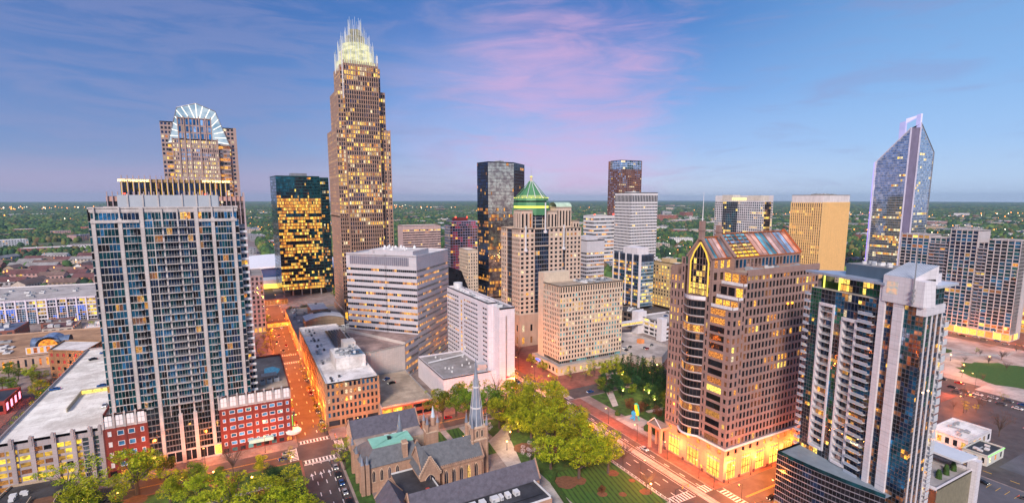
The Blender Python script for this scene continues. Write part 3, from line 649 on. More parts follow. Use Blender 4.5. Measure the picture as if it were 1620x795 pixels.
m = b.part('core'); m.box(50, 92, 668, 690, 0, 8, g_black)
for j in range(36): m = MB(); m.box(89.2, 98.7, 653.4, 655, 8 + j * 3.66, 8.25 + j * 3.66, b.wm); b.item('ledge', m)
b.done()
# ------------------------------------------------------------------ the tallest tower
bst = M('beige granite', (.37, .245, .185), var=.12, scale=.08)
b = B('skyscraper', 'tallest stone skyscraper with stepped setbacks and a glowing crown of rods', 'skyscraper', (105, 505, 0), bst, seed=11)
DK = [g_dark, g_navy, g_black, g_black]
lowl = [e_amber, e_gold, e_gold, e_pale]
def stage(u0, u1, v0, v1, za, zb, nx, nxs, bay, litlo, lithi, bz=None):
    n = int(round((zb - za) / 3.6)); mid = (za + zb) / 2
    def rw(j, r): return r.choice((litlo, litlo, lithi))
    if bay:
        c0, c1, pr = bay
        fr = lambda a: max(1, int(round(nx * a / (u1 - u0))))
        b.face((u0, v0), (c0, v0), za, zb, fr(c0 - u0), n, .62, .66, .5, DK, .1, rowlit=rw, litm=lowl)
        b.face((c1, v0), (u1, v0), za, zb, fr(u1 - c1), n, .62, .66, .5, DK, .1, rowlit=rw, litm=lowl)
        b.blank((c0, v0), (c0, v0 - pr), za, zb); b.blank((c1, v0 - pr), (c1, v0), za, zb)
    else: b.face((u0, v0), (u1, v0), za, zb, nx, n, .62, .66, .5, DK, .1, rowlit=rw, litm=lowl)
    b.face((u0, v1), (u0, v0), za, zb, nxs, n, .42, .55, .4, [g_bronze, g_dark, g_bronze], .1, rowlit=rw, litm=lowl)
    b.blank((u1, v0), (u1, v1), za, zb); b.blank((u1, v1), (u0, v1), za, zb); b.roof(rect(u0, u1, v0, v1), zb, roof_g, 1.5, .8)
stage(81.5, 129.5, 484, 535, 14, 100, 24, 16, (89, 119.5, 4), .05, .12); stage(81.5, 129.5, 484, 535, 100, 178, 24, 16, (89, 119.5, 4), .3, .75)
stage(84.5, 126.5, 486, 528, 178, 212, 20, 12, (91, 118, 5), .15, .6); stage(87.5, 123, 488, 520, 212, 233, 17, 10, (92, 117, 6), .2, .8)
for (za, zb, lo, hi) in ((14, 100, .05, .12), (100, 178, .3, .75), (178, 212, .12, .6), (212, 233, .15, .8)):
    def rw(j, r, lo=lo, hi=hi): return r.choice((lo, lo, hi))
    b.face((89.5, 480), (119, 480), za, zb, 15, int((zb - za) / 3.6), .62, .66, .5, DK, .1, rowlit=rw, litm=lowl)
b.roof(rect(89.5, 119, 480, 490), 233, roof_g, 1.5, .8); b.fins((89.5, 480), (119, 480), 14, 237, [k / 15 for k in range(16)], .45, .9, bst, 'pier')
b.fins((81.5, 484), (89, 484), 14, 180, [0, .5, 1], .6, .7, bst, 'pier'); b.fins((119.5, 484), (129.5, 484), 14, 180, [0, .33, .66, 1], .6, .7, bst, 'pier')
b.face((80.5, 483), (130.5, 483), .1, 14, 10, 1, .4, .7, .6, [g_dark], .6, litm=[e_amber]); b.blank((80.5, 537), (80.5, 483), 0, 14)
b.fins((88.8, 484), (88.9, 484), 205, 246, [0], .7, 2.2, white_conc, 'mast'); b.fins((119.6, 484), (119.7, 484), 200, 244, [0], .7, 2.2, white_conc, 'mast')
cg = E('crown glow', (1.0, .90, .48), .55, (.42, .42, .28), scale=.2); rod = M('crown rod', (.82, .84, .86), .35, .3, var=.05); cw_ = EM('crown white', (1.0, .92, .66), .5)
CX, CY = 104.3, 499
for k, (r, za, zb, zr, n) in enumerate(((18.6, 233, 239, 246, 52), (15.6, 236, 248, 255.5, 44), (12.6, 246, 255, 262.5, 38), (8.8, 253, 262, 268, 28), (5.6, 260, 268, 276.5, 20))):
    m = MB(); m.cyl(CX, CY, za, zb, r * .93, r * .93, cg, 24); b.item('crown_drum', m)
    for i in range(n):
        a = 2 * math.pi * (i + .5) / n; x, y = CX + r * math.cos(a), CY + r * math.sin(a)
        if math.sin(a) > .75: continue
        top = zr + 2.2 * math.sin(i * 2.4)
        m = MB(); m.tube((x, y, za - 3), (x, y, top), .26, .12, rod if i % 3 else cw_, 4); b.item('crown_rod', m)
b.done()
# ------------------------------------------------------------------ white banded building turned to the grid
wm = M('white aluminium band', (.60, .58, .62), .45, .2, var=.07, scale=.5)
A, Bq, Cq = (103, 329), (140, 366.7), (64.9, 369.9); Dq = (101.9, 407.6)
b = B('office_block', 'white banded office block turned at an angle beside the tallest tower', 'building', (102, 368, 0), wm, seed=12)
lr = rl(.25, .35, .6)
for p0, p1, nx, wl in ((Cq, A, 36, True), (A, Bq, 34, True)):
    b.face(p0, p1, 8, 70.4, nx, 15, .97, .36, .45, [g_black, g_black, g_dark], .3, rowlit=lr, litm=[e_amber, e_dim, e_amber])
b.blank(Bq, Dq, 0, 79); b.blank(Dq, Cq, 0, 79); b.blank(A, Bq, 70.4, 78); b.blank(Cq, A, 70.4, 79.6)
d = (Vector(A) - Vector(Cq)).normalized(); n = Vector((d.y, -d.x)); mm = MB(); mm.obox(Cq, d, n, 3, 50, .02, .12, 71.8, 77.6, M('louvre blue grey', (.28, .27, .33), .4, .5)); b.item('louvre', mm)
for k in range(30): mm = MB(); mm.obox(Cq, d, n, 3 + k * 1.6, 3.12 + k * 1.6, .12, .2, 71.8, 77.6, metal_w); b.item('mullion', mm)
b.roof([Cq, A, Bq, Dq], 77.9, roof_w, .9)
ph = b.part('penthouse'); ph.prism([tuple(Vector(A) + Vector((-.68, .73)) * 3 + Vector((.7, .714)) * a + Vector((-.68, .73)) * c) for a, c in ((1, 0), (25, 0), (25, 34), (1, 34))], 78, 82.0, wm, top=roof_w)
for k in range(16):
    m = MB(); q = Vector(A) + Vector((-.68, .73)) * b.r.uniform(5, 34) + Vector((.7, .714)) * b.r.uniform(4, 22); m.cyl(q.x, q.y, 82.0, 82 + b.r.uniform(.8, 2.4), b.r.uniform(.5, 1.6), .5, unit_w, 8); b.item('rooftop_unit', m)
E0 = (90, 315.7); b.face(E0, A, .1, 25, 12, 5, .97, .38, .4, [g_black, g_dark], .3, litm=[e_amber]); b.face(A, Bq, .1, 8, 34, 2, .97, .4, .4, [g_black], .3)
b.blank((62, 372), E0, 0, 25, M('blank cream wall', (.56, .50, .46), var=.12, scale=.08))
dn = [(62, 372), E0, A, Cq]; b.roofm.face([(x, y, 24.9) for x, y in dn], M('stained roof', (.13, .09, .09), var=.6, scale=.06, streak=False, rgb2=(.35, .25, .22)))
b.done()
b = B('podium', 'blank cream walled low podium in front of the white banded block', 'podium', (75, 318, 0), M('blank cream wall', (.56, .50, .46)), seed=13)
P = [(61.5, 310), (66, 309), (89.5, 315.2), (89.5, 322), (64, 366), (61.5, 366)]
for i in range(6): b.blank(P[i], P[(i + 1) % 6], 0, 23.8)
b.roof(P, 23, MATS['stained roof'], .8); b.done()
# ------------------------------------------------------------------ white hotel
hw = M('hotel white', (.70, .66, .71), .6, var=.06, scale=.08)
b = B('hotel', 'white slab hotel with rows of small windows and a low podium', 'hotel', (135, 300, 0), hw, seed=14)
segs = [(340, 318.5, 6, .9), (318.5, 316.0, 1, 0), (316.0, 311.5, 2, 2), (311.5, 309.5, 1, 0), (309.5, 287.2, 8, .9), (287.2, 279.8, 1, 0), (279.8, 273.4, 2, .9), (273.4, 272, 1, 0)]
for (va, vb, nx, k) in segs:
    if k == 0: b.blank((128.6, va), (128.6, vb), 0, 55)
    elif k == 2: b.face((128.6, va), (128.6, vb), 8, 50, 1, 14, .5, .62, .3, [g_dark], .8, litm=[e_amber, e_dim]); b.blank((128.6, va), (128.6, vb), 50, 55)
    else:
        b.face((128.6, va), (128.6, vb), 8, 52, nx, 15, .84, .36, .35, [g_dark, g_black, g_dark], .06); b.blank((128.6, va), (128.6, vb), 52, 55)
b.blank((128.6, 272), (135, 272), 0, 55); b.blank((135, 340), (128.6, 340), 0, 55); b.blank((135, 272), (135, 340), 52, 55); b.roof(rect(128.6, 135, 272, 340), 54.2, roof_w, .8)
b.blank((132, 263.3), (142.3, 263.3), 0, 53); b.blank((132, 272), (132, 263.3), 0, 53); b.blank((142.3, 345), (132, 345), 0, 53)
b.face((142.3, 263.3), (142.3, 345), 5, 53, 24, 15, .8, .4, .35, [g_dark], .1); b.roof(rect(132.01, 142.3, 263.3, 345), 52, roof_g, 1)
m = b.part('vent_strip'); m.box(136.2, 136.9, 263.15, 263.28, 8, 48, metal_g)
b.units(133, 141, 268, 340, 52.1, 22, UN)
b.units(129.5, 134, 275, 338, 54.3, 8, UN, .8, 2)
m = MB(); m.cyl(134.6, 334, 54.3, 58, 3.2, 3.2, unit_w, 14); b.item('rooftop_unit', m)
m = MB(); m.tube((140.9, 264, 52), (140.9, 264, 58), .12, .05, metal_g); b.item('antenna', m)
# podium
b.blank((98.3, 268.4), (132, 268.4), 0, 14); b.blank((98.3, 316), (98.3, 268.4), 0, 14); b.blank((128, 316), (98.3, 316), 0, 14); b.roof(rect(98.3, 128.5, 268.4, 316), 13.2, roof_g, .9)
for k in range(14): m = MB(); x, y = b.r.uniform(101, 126), b.r.uniform(272, 312); m.cyl(x, y, 13.2, 14.2, .6, .5, unit_w, 8); b.item('vent', m)
m = MB(); m.tube((100, 300, 14.0), (127, 306, 14.0), .5, .5, metal_w, 8); b.item('duct', m); m = MB(); m.box(121, 127, 271, 276, 13.2, 17.5, scr); b.item('rooftop_unit', m)
b.face((104, 268.3), (128, 268.3), 1, 6, 8, 1, .7, .7, .3, [g_cyan], .2)
r_ = b.done(); text('Marriott', 'sign', 1.9, (139.4, 263.1, 9.5), (R(90), 0, 0), EM('sign red', (1, .03, .03), 2.0), r_, .04)
# ------------------------------------------------------------------ brown office with the white roof
tb = M('brown stone', (.30, .20, .12), var=.15)
b = B('office_block', 'long brown stone office block with a white roof at the orange street corner', 'building', (47, 326, 0), tb, seed=15)
b.face((33.4, 262.5), (59.6, 262.5), 5.5, 24.4, 12, 5, .5, .56, .3, [g_dark, g_blue, g_navy, g_black], .12, skip=lambda i, j: False, litm=[e_amber, e_pale]); b.face((33.4, 262.5), (59.6, 262.5), .1, 5.5, 4, 1, .8, .5, .6, [g_dark], .15)
b.face((33.4, 391.5), (33.4, 262.5), 5.5, 24.4, 44, 5, .5, .55, .3, [g_black, g_dark, g_bronze], .25, litm=[e_dim, e_amber]); b.face((33.4, 391.5), (33.4, 262.5), .1, 5.5, 20, 1, .8, .7, .6, [g_dark], .7, litm=[e_shop, e_amber])
b.blank((59.6, 262.5), (59.6, 391.5), 0, 24.4); b.blank((59.6, 391.5), (33.4, 391.5), 0, 24.4); b.roof(rect(33.4, 59.6, 262.5, 391.5), 23.6, roof_w, .8, .5, wm=roof_w)
for k in range(4): b.fins((33.4, 262.5), (59.6, 262.5), .1, 24.6, [k / 3], 1.2 if k in (0, 3) else .8, .15, tb, 'pier')
b.part('penthouse').box(42, 58, 284, 306, 23.7, 30, roof_w); b.part('penthouse').box(50, 57, 306, 315, 23.7, 32.5, roof_w)
b.units(43, 56, 285, 304, 30, 16, UN, .8, 2.4); solar = M('solar panel', (.03, .05, .08), .15, .3, var=.3, scale=1)
for i in range(6):
    for j in range(12): m = MB(); x, y = 48.5 + i * 1.8, 318 + j * 4.6; m.box(x, x + 1.5, y, y + 4.1, 24.3, 24.5, solar); b.item('solar_panel', m)
for i in range(4):
    for j in range(3): m = MB(); x, y = 51 + i * 1.6, 286.5 + j * 3; m.box(x, x + 1.4, y, y + 2.7, 30.6, 30.8, g_blue); b.item('solar_panel', m)
for k in range(46):
    gx = b.r.choice((36.5, 38.5, 41)); y = b.r.choice((268, 300, 322, 335, 352, 368, 380)) + b.r.uniform(-4, 4); m = MB(); m.box(gx, gx + 1.1, y, y + 1.3, 23.65, 24.7, b.r.choice((unit_g, MATS['unit dark'], unit_w))); b.item('rooftop_unit', m)
b.done()
# ------------------------------------------------------------------ stone museum-like halls with curved roofs beside the orange street
ts = M('tan ribbed wall', (.36, .26, .17), var=.2, scale=.5)
for (lab, u0, u1, v0, v1, h, sag) in (('low tan hall with a pale curved roof behind the brown office block', 37, 64, 398, 424, 14, 3), ('smaller tan hall with a curved roof and skylight slot nearer the teal tower', 42, 72, 432, 452, 19, 3), ('short tan block with a flat pale roof at the teal tower foot', 51, 65, 470, 500, 20, 0)):
    b = B('exhibition_hall', lab, 'hall', ((u0 + u1) / 2, (v0 + v1) / 2, 0), ts, seed=int(h))
    m = MB(); n = 10; top = [(u0 + (u1 - u0) * k / n, h + sag * math.sin(math.pi * k / n)) for k in range(n + 1)]
    for vv in (v0, v1): b.wall.face([(u0, vv, 0)] + [(x, vv, z) for x, z in top] + [(u1, vv, 0)], ts)
    b.blank((u0, v1), (u0, v0), 0, h); b.blank((u1, v0), (u1, v1), 0, h)
    for k in range(n): (xa, za), (xb, zb) = top[k], top[k + 1]; b.roofm.face([(xa, v0 - .5, za + .3), (xb, v0 - .5, zb + .3), (xb, v1 + .5, zb + .3), (xa, v1 + .5, za + .3)], roof_w if h == 14 else unit_w)
    for z in range(2, int(h), 2): m = MB(); m.box(u0 - .05, u1 + .05, v0 - .12, v0 - .003, z, z + .35, M('tan band', (.24, .17, .11))); b.item('course', m)
    m = MB(); m.box(u0 + 8, u1 - 8, v1 - 5, v1 - 3, h + sag - .2, h + sag + .9, black_m); b.item('skylight', m)
    b.done()
b = B('commercial_block', 'low stone block with rooftop plant between the curved halls and the tallest tower', 'building', (55, 440, 0), tan, seed=17)
b.face((33.6, 525), (33.6, 397), .5, 12, 22, 2, .6, .6, .4, [g_dark, g_black], .5, litm=[e_amber, e_gold]); b.blank((33.6, 397), (78, 397), 0, 12); b.blank((78, 397), (78, 525), 0, 12); b.blank((78, 525), (33.6, 525), 0, 12)
b.roof(rect(33.6, 78, 397, 525), 11.4, roof_g, .9); b.units(64, 77, 400, 470, 11.4, 26, UN, 1.5, 5, 3); b.units(36, 50, 455, 520, 11.4, 14, UN, 1.5, 5, 3); b.done()
# walkways over the orange street
for lab, v, z, h, u0, u1 in (('covered footbridge over the orange street nearer the camera', 478, 6.5, 3.5, 16, 34), ('glowing glass footbridge over the orange street nearer the arena', 575, 7.5, 5, 14, 40)):
    t = thing('footbridge', lab, 'footbridge', (25, v, z)); m = MB(); m.box(u0, u1, v, v + 5, z + h, z + h + .8, M('rust roof', (.30, .10, .05))); m.build('roof', t); m = MB(); m.box(u0, u1, v, v + 5, z, z + .5, tan); m.build('deck', t)
    m = MB(); m.box(u0 + .1, u1 - .1, v + .15, v + 4.8, z + .5, z + h, E('bridge glass', (1.0, .45, .06), .9, (.15, .07, .02), scale=.8)); m.build('glazing', t)
    for k in range(9): m = MB(); x = u0 + (u1 - u0) * k / 8.; m.box(x - .15, x + .15, v - .05, v + .14, z + .5, z + h, tan); m.build('mullion', t)
# ------------------------------------------------------------------ arena
t = thing('arena', 'big arena with a white curved roof at the end of the orange street', 'arena', (40, 790, 0)); wr = M('membrane white', (.80, .80, .84), .5, var=.04); ar = MB(); n = 14
P = [(-45 + 180 * k / n, 17 + 11 * math.sin(math.pi * k / n) ** .8) for k in range(n + 1)]
for k in range(n):
    (xa, za), (xb, zb) = P[k], P[k + 1]; ar.face([(xa, 745, za), (xb, 745, zb), (xb, 850, zb + 6), (xa, 850, za + 6)], wr); ar.face([(xa, 745, za - 2.2), (xb, 745, zb - 2.2), (xb, 745, zb), (xa, 745, za)], wr)
ar.build('roof', t); m = MB()
for k in range(n): (xa, za), (xb, zb) = P[k], P[k + 1]; m.face([(xa, 748, 0), (xb, 748, 0), (xb, 748, zb - 2), (xa, 748, za - 2)], M('arena blue', (.05, .10, .25), .3, .2))
m.build('wall', t); m = MB(); m.box(-20, 42, 715, 742, 9, 14, metal_w); m.box(5, 52, 728, 744, 0, 9, brick); m.build('entrance_canopy', t); m = MB(); m.box(14, 44, 727.4, 727.9, 1, 7.5, e_shop); m.build('entrance', t)
# ------------------------------------------------------------------ tan gridded office (centre)
gs = M('cream precast', (.62, .51, .39), var=.1, scale=.3)
b = B('office_block', 'cream precast office block with a fine grid of narrow windows at the centre', 'building', (211, 304, 0), gs, seed=20)
rc = lambda j, r: r.choice((.02, .03, .05, .35, .55))
K = [g_dark, g_navy, g_cyan, g_black, g_teal]
b.face((184.3, 277.9), (237.8, 277.9), 8.6, 54.5, 22, 14, .50, .56, .45, K, .1, rowlit=rc, litm=[e_gold, e_pale]); b.face((184.3, 277.9), (237.8, 277.9), 54.5, 59.7, 26, 1, .5, .74, .6, [g_black, g_dark], 0)
b.face((184.3, 299), (184.3, 277.9), 8.6, 54.5, 10, 14, .50, .56, .45, K, .1, rowlit=rl(.03, .2, .2), litm=[e_gold, e_pale]); b.face((184.3, 299), (184.3, 277.9), 54.5, 59.7, 10, 1, .5, .74, .6, [g_black, g_dark], 0)
b.face((184.8, 278.4), (237.3, 278.4), 6.2, 8.6, 30, 1, .93, .9, .1, [g_cyan, g_dark, g_teal], .05); b.face((184.8, 298), (184.8, 278.4), 6.2, 8.6, 12, 1, .93, .9, .1, [g_black, g_dark], 0)
b.blank((237.8, 277.9), (237.8, 299), 0, 59.7); b.blank((237.8, 299), (184.3, 299), 0, 59.7); b.roof(rect(184.3, 237.8, 277.9, 299), 58.8, roof_tan, .9)
ph = b.part('penthouse'); ph.box(184.5, 206, 299.1, 306, 6, 66, gs); b.units(206, 236, 282, 297, 58.9, 30, UN, 1.2, 5, 1.6)
b.band((184.3, 277.9), (237.8, 277.9), 8.2, 8.7, .3, gs); b.done()
b = B('podium', 'low stone podium of the cream gridded office behind the park trees', 'podium', (211, 300, 0), gs, seed=21)
b.face((180.6, 273), (243, 273), .3, 6.2, 12, 1, .26, .42, .4, [g_dark], .4, litm=[e_gold]); b.face((180.6, 308), (180.6, 273), .3, 6.2, 8, 1, .5, .45, .4, [g_dark, g_black], .3, litm=[e_amber])
b.blank((243, 273), (243, 308), 0, 6.2); b.blank((243, 308), (180.6, 308), 0, 6.2); b.roof(rect(180.6, 243, 273, 308), 6.0, concrete_d, .5)
b.band((180.6, 273), (243, 273), 5.2, 5.9, .5, gs); b.item('sign', (lambda m: (m.box(180.2, 180.5, 296, 302, 3.6, 4.9, EM('sign blue', (.05, .12, 1.0), 3)), m)[1])(MB())); b.done()
# ------------------------------------------------------------------ cream tower with the green dome
cr_ = M('cream stone', (.60, .47, .37), var=.08, scale=.2); grn = M('green copper', (.08, .24, .11), .5, .1, var=.15); gl_top = EM('cornice light', (1.0, .95, .15), 1.1)
b = B('office_tower', 'cream stone tower with blue glass strips and a green domed lantern', 'tower', (218, 362, 0), cr_, seed=22)
zb0, zs, zu = 26, 93.7, 108
rr = lambda j, r: r.choice((.02, .03, .06, .10)) if j != 17 else .8
LM = [e_gold, e_amber, e_pale]; U0, U1, V0, V1 = 191, 249, 345, 392
nfl = 19
segs = [(191, 204.5, 3, 0), (204.5, 218, 4, 1), (218, 231, 3, 0), (231, 234, 1, 1), (234, 249, 4, 0)]
for a, c, nx, gl in segs:
    if gl: b.face((a, V0 - .01 + 1.0), (c, V0 + .99), zb0, zs, nx * 2 if nx > 1 else 2, nfl, .92, .86, .1, [g_navy, g_black, g_navy], .06, wm=metal_g)
    else: b.face((a, V0), (c, V0), zb0, zs, nx, nfl, .5, .52, .5, [g_black, g_dark], .1, rowlit=rr, litm=LM)
    if gl: b.blank((a, V0), (a, V0 + 1), zb0, zs); b.blank((c, V0 + 1), (c, V0), zb0, zs)
for a, c, nx, gl in [(377, 368, 3, 0), (368, 358, 3, 1), (358, 345, 4, 0)]:
    if gl: b.face((U0 + 1, a), (U0 + 1, c), zb0, zs, 6, nfl, .92, .86, .1, [g_navy, g_black], .04, wm=metal_g); b.blank((U0, a), (U0 + 1, a), zb0, zs); b.blank((U0 + 1, c), (U0, c), zb0, zs)
    else: b.face((U0, a), (U0, c), zb0, zs, nx, nfl, .5, .52, .5, [g_black, g_dark], .1, rowlit=rr, litm=LM)
b.blank((U1, V0), (U1, 377), 0, zs); b.blank((U1, 377), (U0, 377), 0, zs); b.roof(rect(U0, U1, V0, 377), zs - .6, roof_tan, 1.0)
b.face((189.5, 343), (249, 343), .3, 20, 8, 2, .25, .5, .5, [g_black], .2, wm=M('tan base', (.40, .29, .22))); b.face((189.5, 378), (189.5, 343), .3, 20, 5, 2, .3, .5, .5, [g_black], .2, wm=MATS['tan base']); b.blank((189.5, 343), (249, 343), 20, zb0, MATS['tan base']); b.blank((189.5, 378), (189.5, 343), 20, zb0, MATS['tan base']); b.roof(rect(189.5, 249, 343, 378), zb0, MATS['tan base'], .3)
b.band((191, V0), (249, V0), 79.6, 80.4, .3, cr_); 
# upper shafts around the glass drum
for (a, c, v, w2, h) in ((193, 203.5, 347, 12, 108), (218.5, 228, 349, 14, 107), (228, 243, 351, 20, 110), (243, 249, 348, 12, 98.7)):
    n_ = max(2, int((c - a) / 3)); b.face((a, v), (c, v), zs, h - 1.8, n_, 1, .46, .86, .6, [g_black], .12, litm=LM); b.blank((a, v), (c, v), h - 1.8, h); b.face((a, v + w2), (a, v), zs, h - 1.8, 3, 1, .3, .86, .6, [g_black, g_dark], .1); b.blank((a, v + w2), (a, v), h - 1.8, h)
    b.blank((c, v), (c, v + w2), zs, h); b.blank((c, v + w2), (a, v + w2), zs, h); b.roof(rect(a, c, v, v + w2), h - .5, roof_tan, .8)
dx, dy = 212.6, 365.0
def ring(m, r0, r1, z0_, z1_, mat, n=12): m.cyl(dx, dy, z0_, z1_, r0, r1, mat, n, math.pi / n)
m = b.part('drum'); ring(m, 13, 13, zs, 104, g_dark); 
for k in range(12): a = 2 * math.pi * k / 12 + math.pi / 12; mm = MB(); mm.tube((dx + 13.1 * math.cos(a), dy + 13.1 * math.sin(a), zs), (dx + 13.1 * math.cos(a), dy + 13.1 * math.sin(a), 104), .3, .3, cr_, 5); b.item('mullion', mm)
for z in (96.5, 99.5, 102): mm = MB(); ring(mm, 13.2, 13.2, z, z + .35, metal_w); b.item('ring', mm)
m = b.part('dome'); ring(m, 16, 15.6, 104, 109.5, grn); ring(m, 14.6, 14.6, 109.5, 111.2, gl_top); ring(m, 15.2, 14.8, 111.2, 114.2, grn); ring(m, 13.0, 13.0, 114.2, 115.4, g_black); ring(m, 14.6, 14.2, 115.4, 117.2, grn)
ring(m, 13.4, 10.5, 117.2, 119.6, M('glow tinted copper', (.35, .45, .15), .5)); ring(m, 10.5, 5.2, 119.6, 125.5, grn); ring(m, 5.2, 1.3, 125.5, 131.2, grn)  # lowest cone ring has the lamps' glow painted into its copper colour
m = b.part('finial'); m.cyl(dx, dy, 131, 134.5, 1.1, .9, cr_, 8); m.cyl(dx, dy, 134.5, 135.3, 1.5, .3, gl_top, 8); m.tube((dx, dy, 135), (dx, dy, 144), .12, .05, metal_g)
for k in range(12): a = 2 * math.pi * (k + .5) / 12; mm = MB(); mm.tube((dx + 13.6 * math.cos(a), dy + 13.6 * math.sin(a), 117.4), (dx + 1.4 * math.cos(a), dy + 1.4 * math.sin(a), 131.2), .25, .2, metal_w if k in (7, 8, 9) else grn, 5); b.item('dome_rib', mm)
for k in range(24): a = 2 * math.pi * k / 24; mm = MB(); mm.cyl(dx + 14.0 * math.cos(a), dy + 14.0 * math.sin(a), 117.3, 118.0, .35, .3, gl_top, 6); b.item('lamp', mm)
for (x, y, za, zb) in ((197.5, 349.5, 92, 108), (213.5, 344.0, 92, 114), (196, 344.4, 78, 96), (231.5, 344.4, 78, 96)): mm = MB(); mm.tube((x, y, za), (x, y, zb), .55, .55, metal_w, 8); mm.cyl(x, y, za - 2, za, 1.5, 1.5, metal_w, 8); b.item('mast', mm)
mm = b.part('barrel_roof')
for k in range(8):
    a0, a1 = math.pi * k / 8, math.pi * (k + 1) / 8; f = lambda a: (352 + 6 - 6 * math.cos(a), 110 + 4 * math.sin(a)); (ya, za), (yb, zb) = f(a0), f(a1); mm.face([(229, ya, za), (244, ya, za), (244, yb, zb), (229, yb, zb)], M('pale copper', (.45, .60, .45), .4)); 
b.done()
# ------------------------------------------------------------------ dark faceted tower
b = B('office_tower', 'dark mirrored faceted tower with amber floors behind the green domed tower', 'tower', (284, 561, 0), M('dark mullion', (.02, .02, .03), .3, .6), seed=23)
g_mirror = G('rose mirror', (.80, .52, .42), .04, .97, rgb2=(1.0, .75, .55), lo=.85, hi=1.1); e_low = E('lit low office', (1.0, .38, .05), .8, (.10, .04, .02), scale=1.0)  # rose base colour carries the pink sky's reflection
PW = [(x * .66, y * .66) for x, y in ((382, 803), (432, 803), (482, 853), (482, 868), (455, 880), (430, 880), (400, 870), (379, 842))]
def wrow(j, r): return (.6 if r.random() < .3 else .08) if j < 28 else .02
for i in range(8):
    p0, p1 = PW[i], PW[(i + 1) % 8]
    if i in (0, 1, 7):
        L_ = math.dist(p0, p1); gl = [g_mirror] if i == 0 else [g_dark, g_navy, g_black]
        b.face(p0, p1, 3, 158, max(4, int(L_ / 1.6)), 42, .95, .93 if i == 0 else .8, .05, gl, .1, rowlit=wrow, litm=[e_low, e_dim, e_amber])
    else: b.blank(p0, p1, 0, 158)
b.roof(PW, 157.4, roof_d, 1.2); b.units(268, 288, 545, 562, 157.5, 6, UN, 3, 8, 4); b.done()
# ------------------------------------------------------------------ pale towers in the middle distance
wp = M('white precast', (.68, .66, .66), var=.05)
b = B('office_tower', 'white precast office tower with dark louvre crown right of the green domed tower', 'tower', (445, 500, 0), wp, seed=24)
b.face((423.2, 484.2), (466.4, 484.2), 4, 112, 17, 29, .78, .42, .5, [g_dark, g_navy, g_black], .03, litm=[e_gold]); b.face((423.2, 515), (423.2, 484.2), 4, 112, 12, 29, .78, .42, .5, [g_dark, g_navy], .03)
b.face((423.2, 484.2), (466.4, 484.2), 112, 122, 17, 1, .7, .8, .5, [g_dark], .0); b.face((423.2, 515), (423.2, 484.2), 112, 122, 12, 1, .7, .8, .5, [g_dark], 0); b.blank((423.2, 484.2), (466.4, 484.2), 122, 124.5); b.blank((423.2, 515), (423.2, 484.2), 122, 124.5)
b.blank((466.4, 484.2), (466.4, 515), 0, 124); b.blank((466.4, 515), (423.2, 515), 0, 124); b.roof(rect(423.2, 466.4, 484.2, 515), 123.6, roof_w, .9); b.units(430, 450, 490, 510, 123.8, 8, UN, 2, 6, 3); b.done()
rb = M('rust brown stone', (.20, .09, .07))
b = B('residential_tower', 'brown tower with a pale glass top rising behind the white precast tower', 'tower', (625, 735, 0), rb, seed=25)
b.face((599.3, 719.8), (652, 719.8), 60, 169, 13, 30, .6, .5, .4, [g_sky, g_dark, g_bronze], .2, litm=[e_dim, e_pale]); b.face((599.3, 750), (599.3, 719.8), 60, 169, 7, 30, .6, .5, .4, [g_sky, g_dark], .1); b.blank((612, 719.8), (652, 719.8), 0, 60)
b.face((604, 721), (652, 721), 169, 184.5, 10, 4, .95, .85, .1, [g_sky, g_sky, g_teal], .1, wm=metal_w, litm=[e_pale]); b.face((604, 750), (604, 721), 169, 184.5, 6, 4, .95, .85, .1, [g_sky], 0, wm=metal_w); b.blank((652, 719.8), (652, 750), 0, 184); b.blank((652, 750), (599.3, 750), 0, 184); b.roof(rect(604, 652, 721, 750), 184, roof_g, 1); b.done()
sg_ = M('silver precast', (.55, .53, .55), var=.06)
b = B('office_block', 'grey banded office block with sawtooth side right of the green domed tower', 'building', (325, 455, 0), sg_, seed=26)
b.face((318, 430), (341, 430), 5, 62, 9, 14, .97, .38, .5, [g_dark, g_sky, g_black], .25, rowlit=rl(.05, .4, .8)); b.face((341, 430), (352, 445), 5, 62, 5, 14, .97, .4, .5, [g_black], .1); b.face((318, 470), (318, 430), 5, 62, 12, 14, .97, .4, .4, [g_dark], .1)
b.blank((318, 430), (341, 430), 62, 74); b.blank((341, 430), (352, 445), 62, 74); b.blank((318, 470), (318, 430), 62, 74); b.blank((352, 445), (352, 470), 0, 74); b.blank((352, 470), (318, 470), 0, 74)
b.roof([(318, 430), (341, 430), (352, 445), (352, 470), (318, 470)], 73, roof_g, 1); b.part('penthouse').box(322, 338, 438, 458, 73.2, 77, sg_); b.done()
b = B('office_tower', 'blue grey ribbed glass office tower with white fins and yellow lit floors', 'tower', (378, 420, 0), M('blue panel', (.10, .14, .22), .4, .3), seed=27)
rb_ = lambda j, r: r.choice((.1, .5, .75))
b.face((365.5, 445), (365.5, 401.5), 4, 51, 16, 13, .9, .62, .2, [g_dark, g_navy, g_teal], .3, rowlit=rb_, litm=[e_gold, e_amber]); b.face((365.5, 401.5), (384.5, 401.5), 4, 51, 10, 13, .92, .55, .2, [g_sky, g_blue, g_teal], .3, rowlit=rb_, litm=[e_gold, e_pale], wm=M('pale blue panel', (.30, .38, .46), .4, .2))
b.face((365.5, 445), (365.5, 401.5), 51, 58.4, 16, 1, .8, .8, .3, [g_dark], 0); b.face((365.5, 401.5), (384.5, 401.5), 51, 58.4, 10, 1, .8, .8, .3, [g_dark], 0)
b.blank((384.5, 401.5), (384.5, 445), 0, 58.4); b.blank((384.5, 445), (365.5, 445), 0, 58.4); b.roof(rect(365.5, 384.5, 401.5, 445), 58, roof_g, .8)
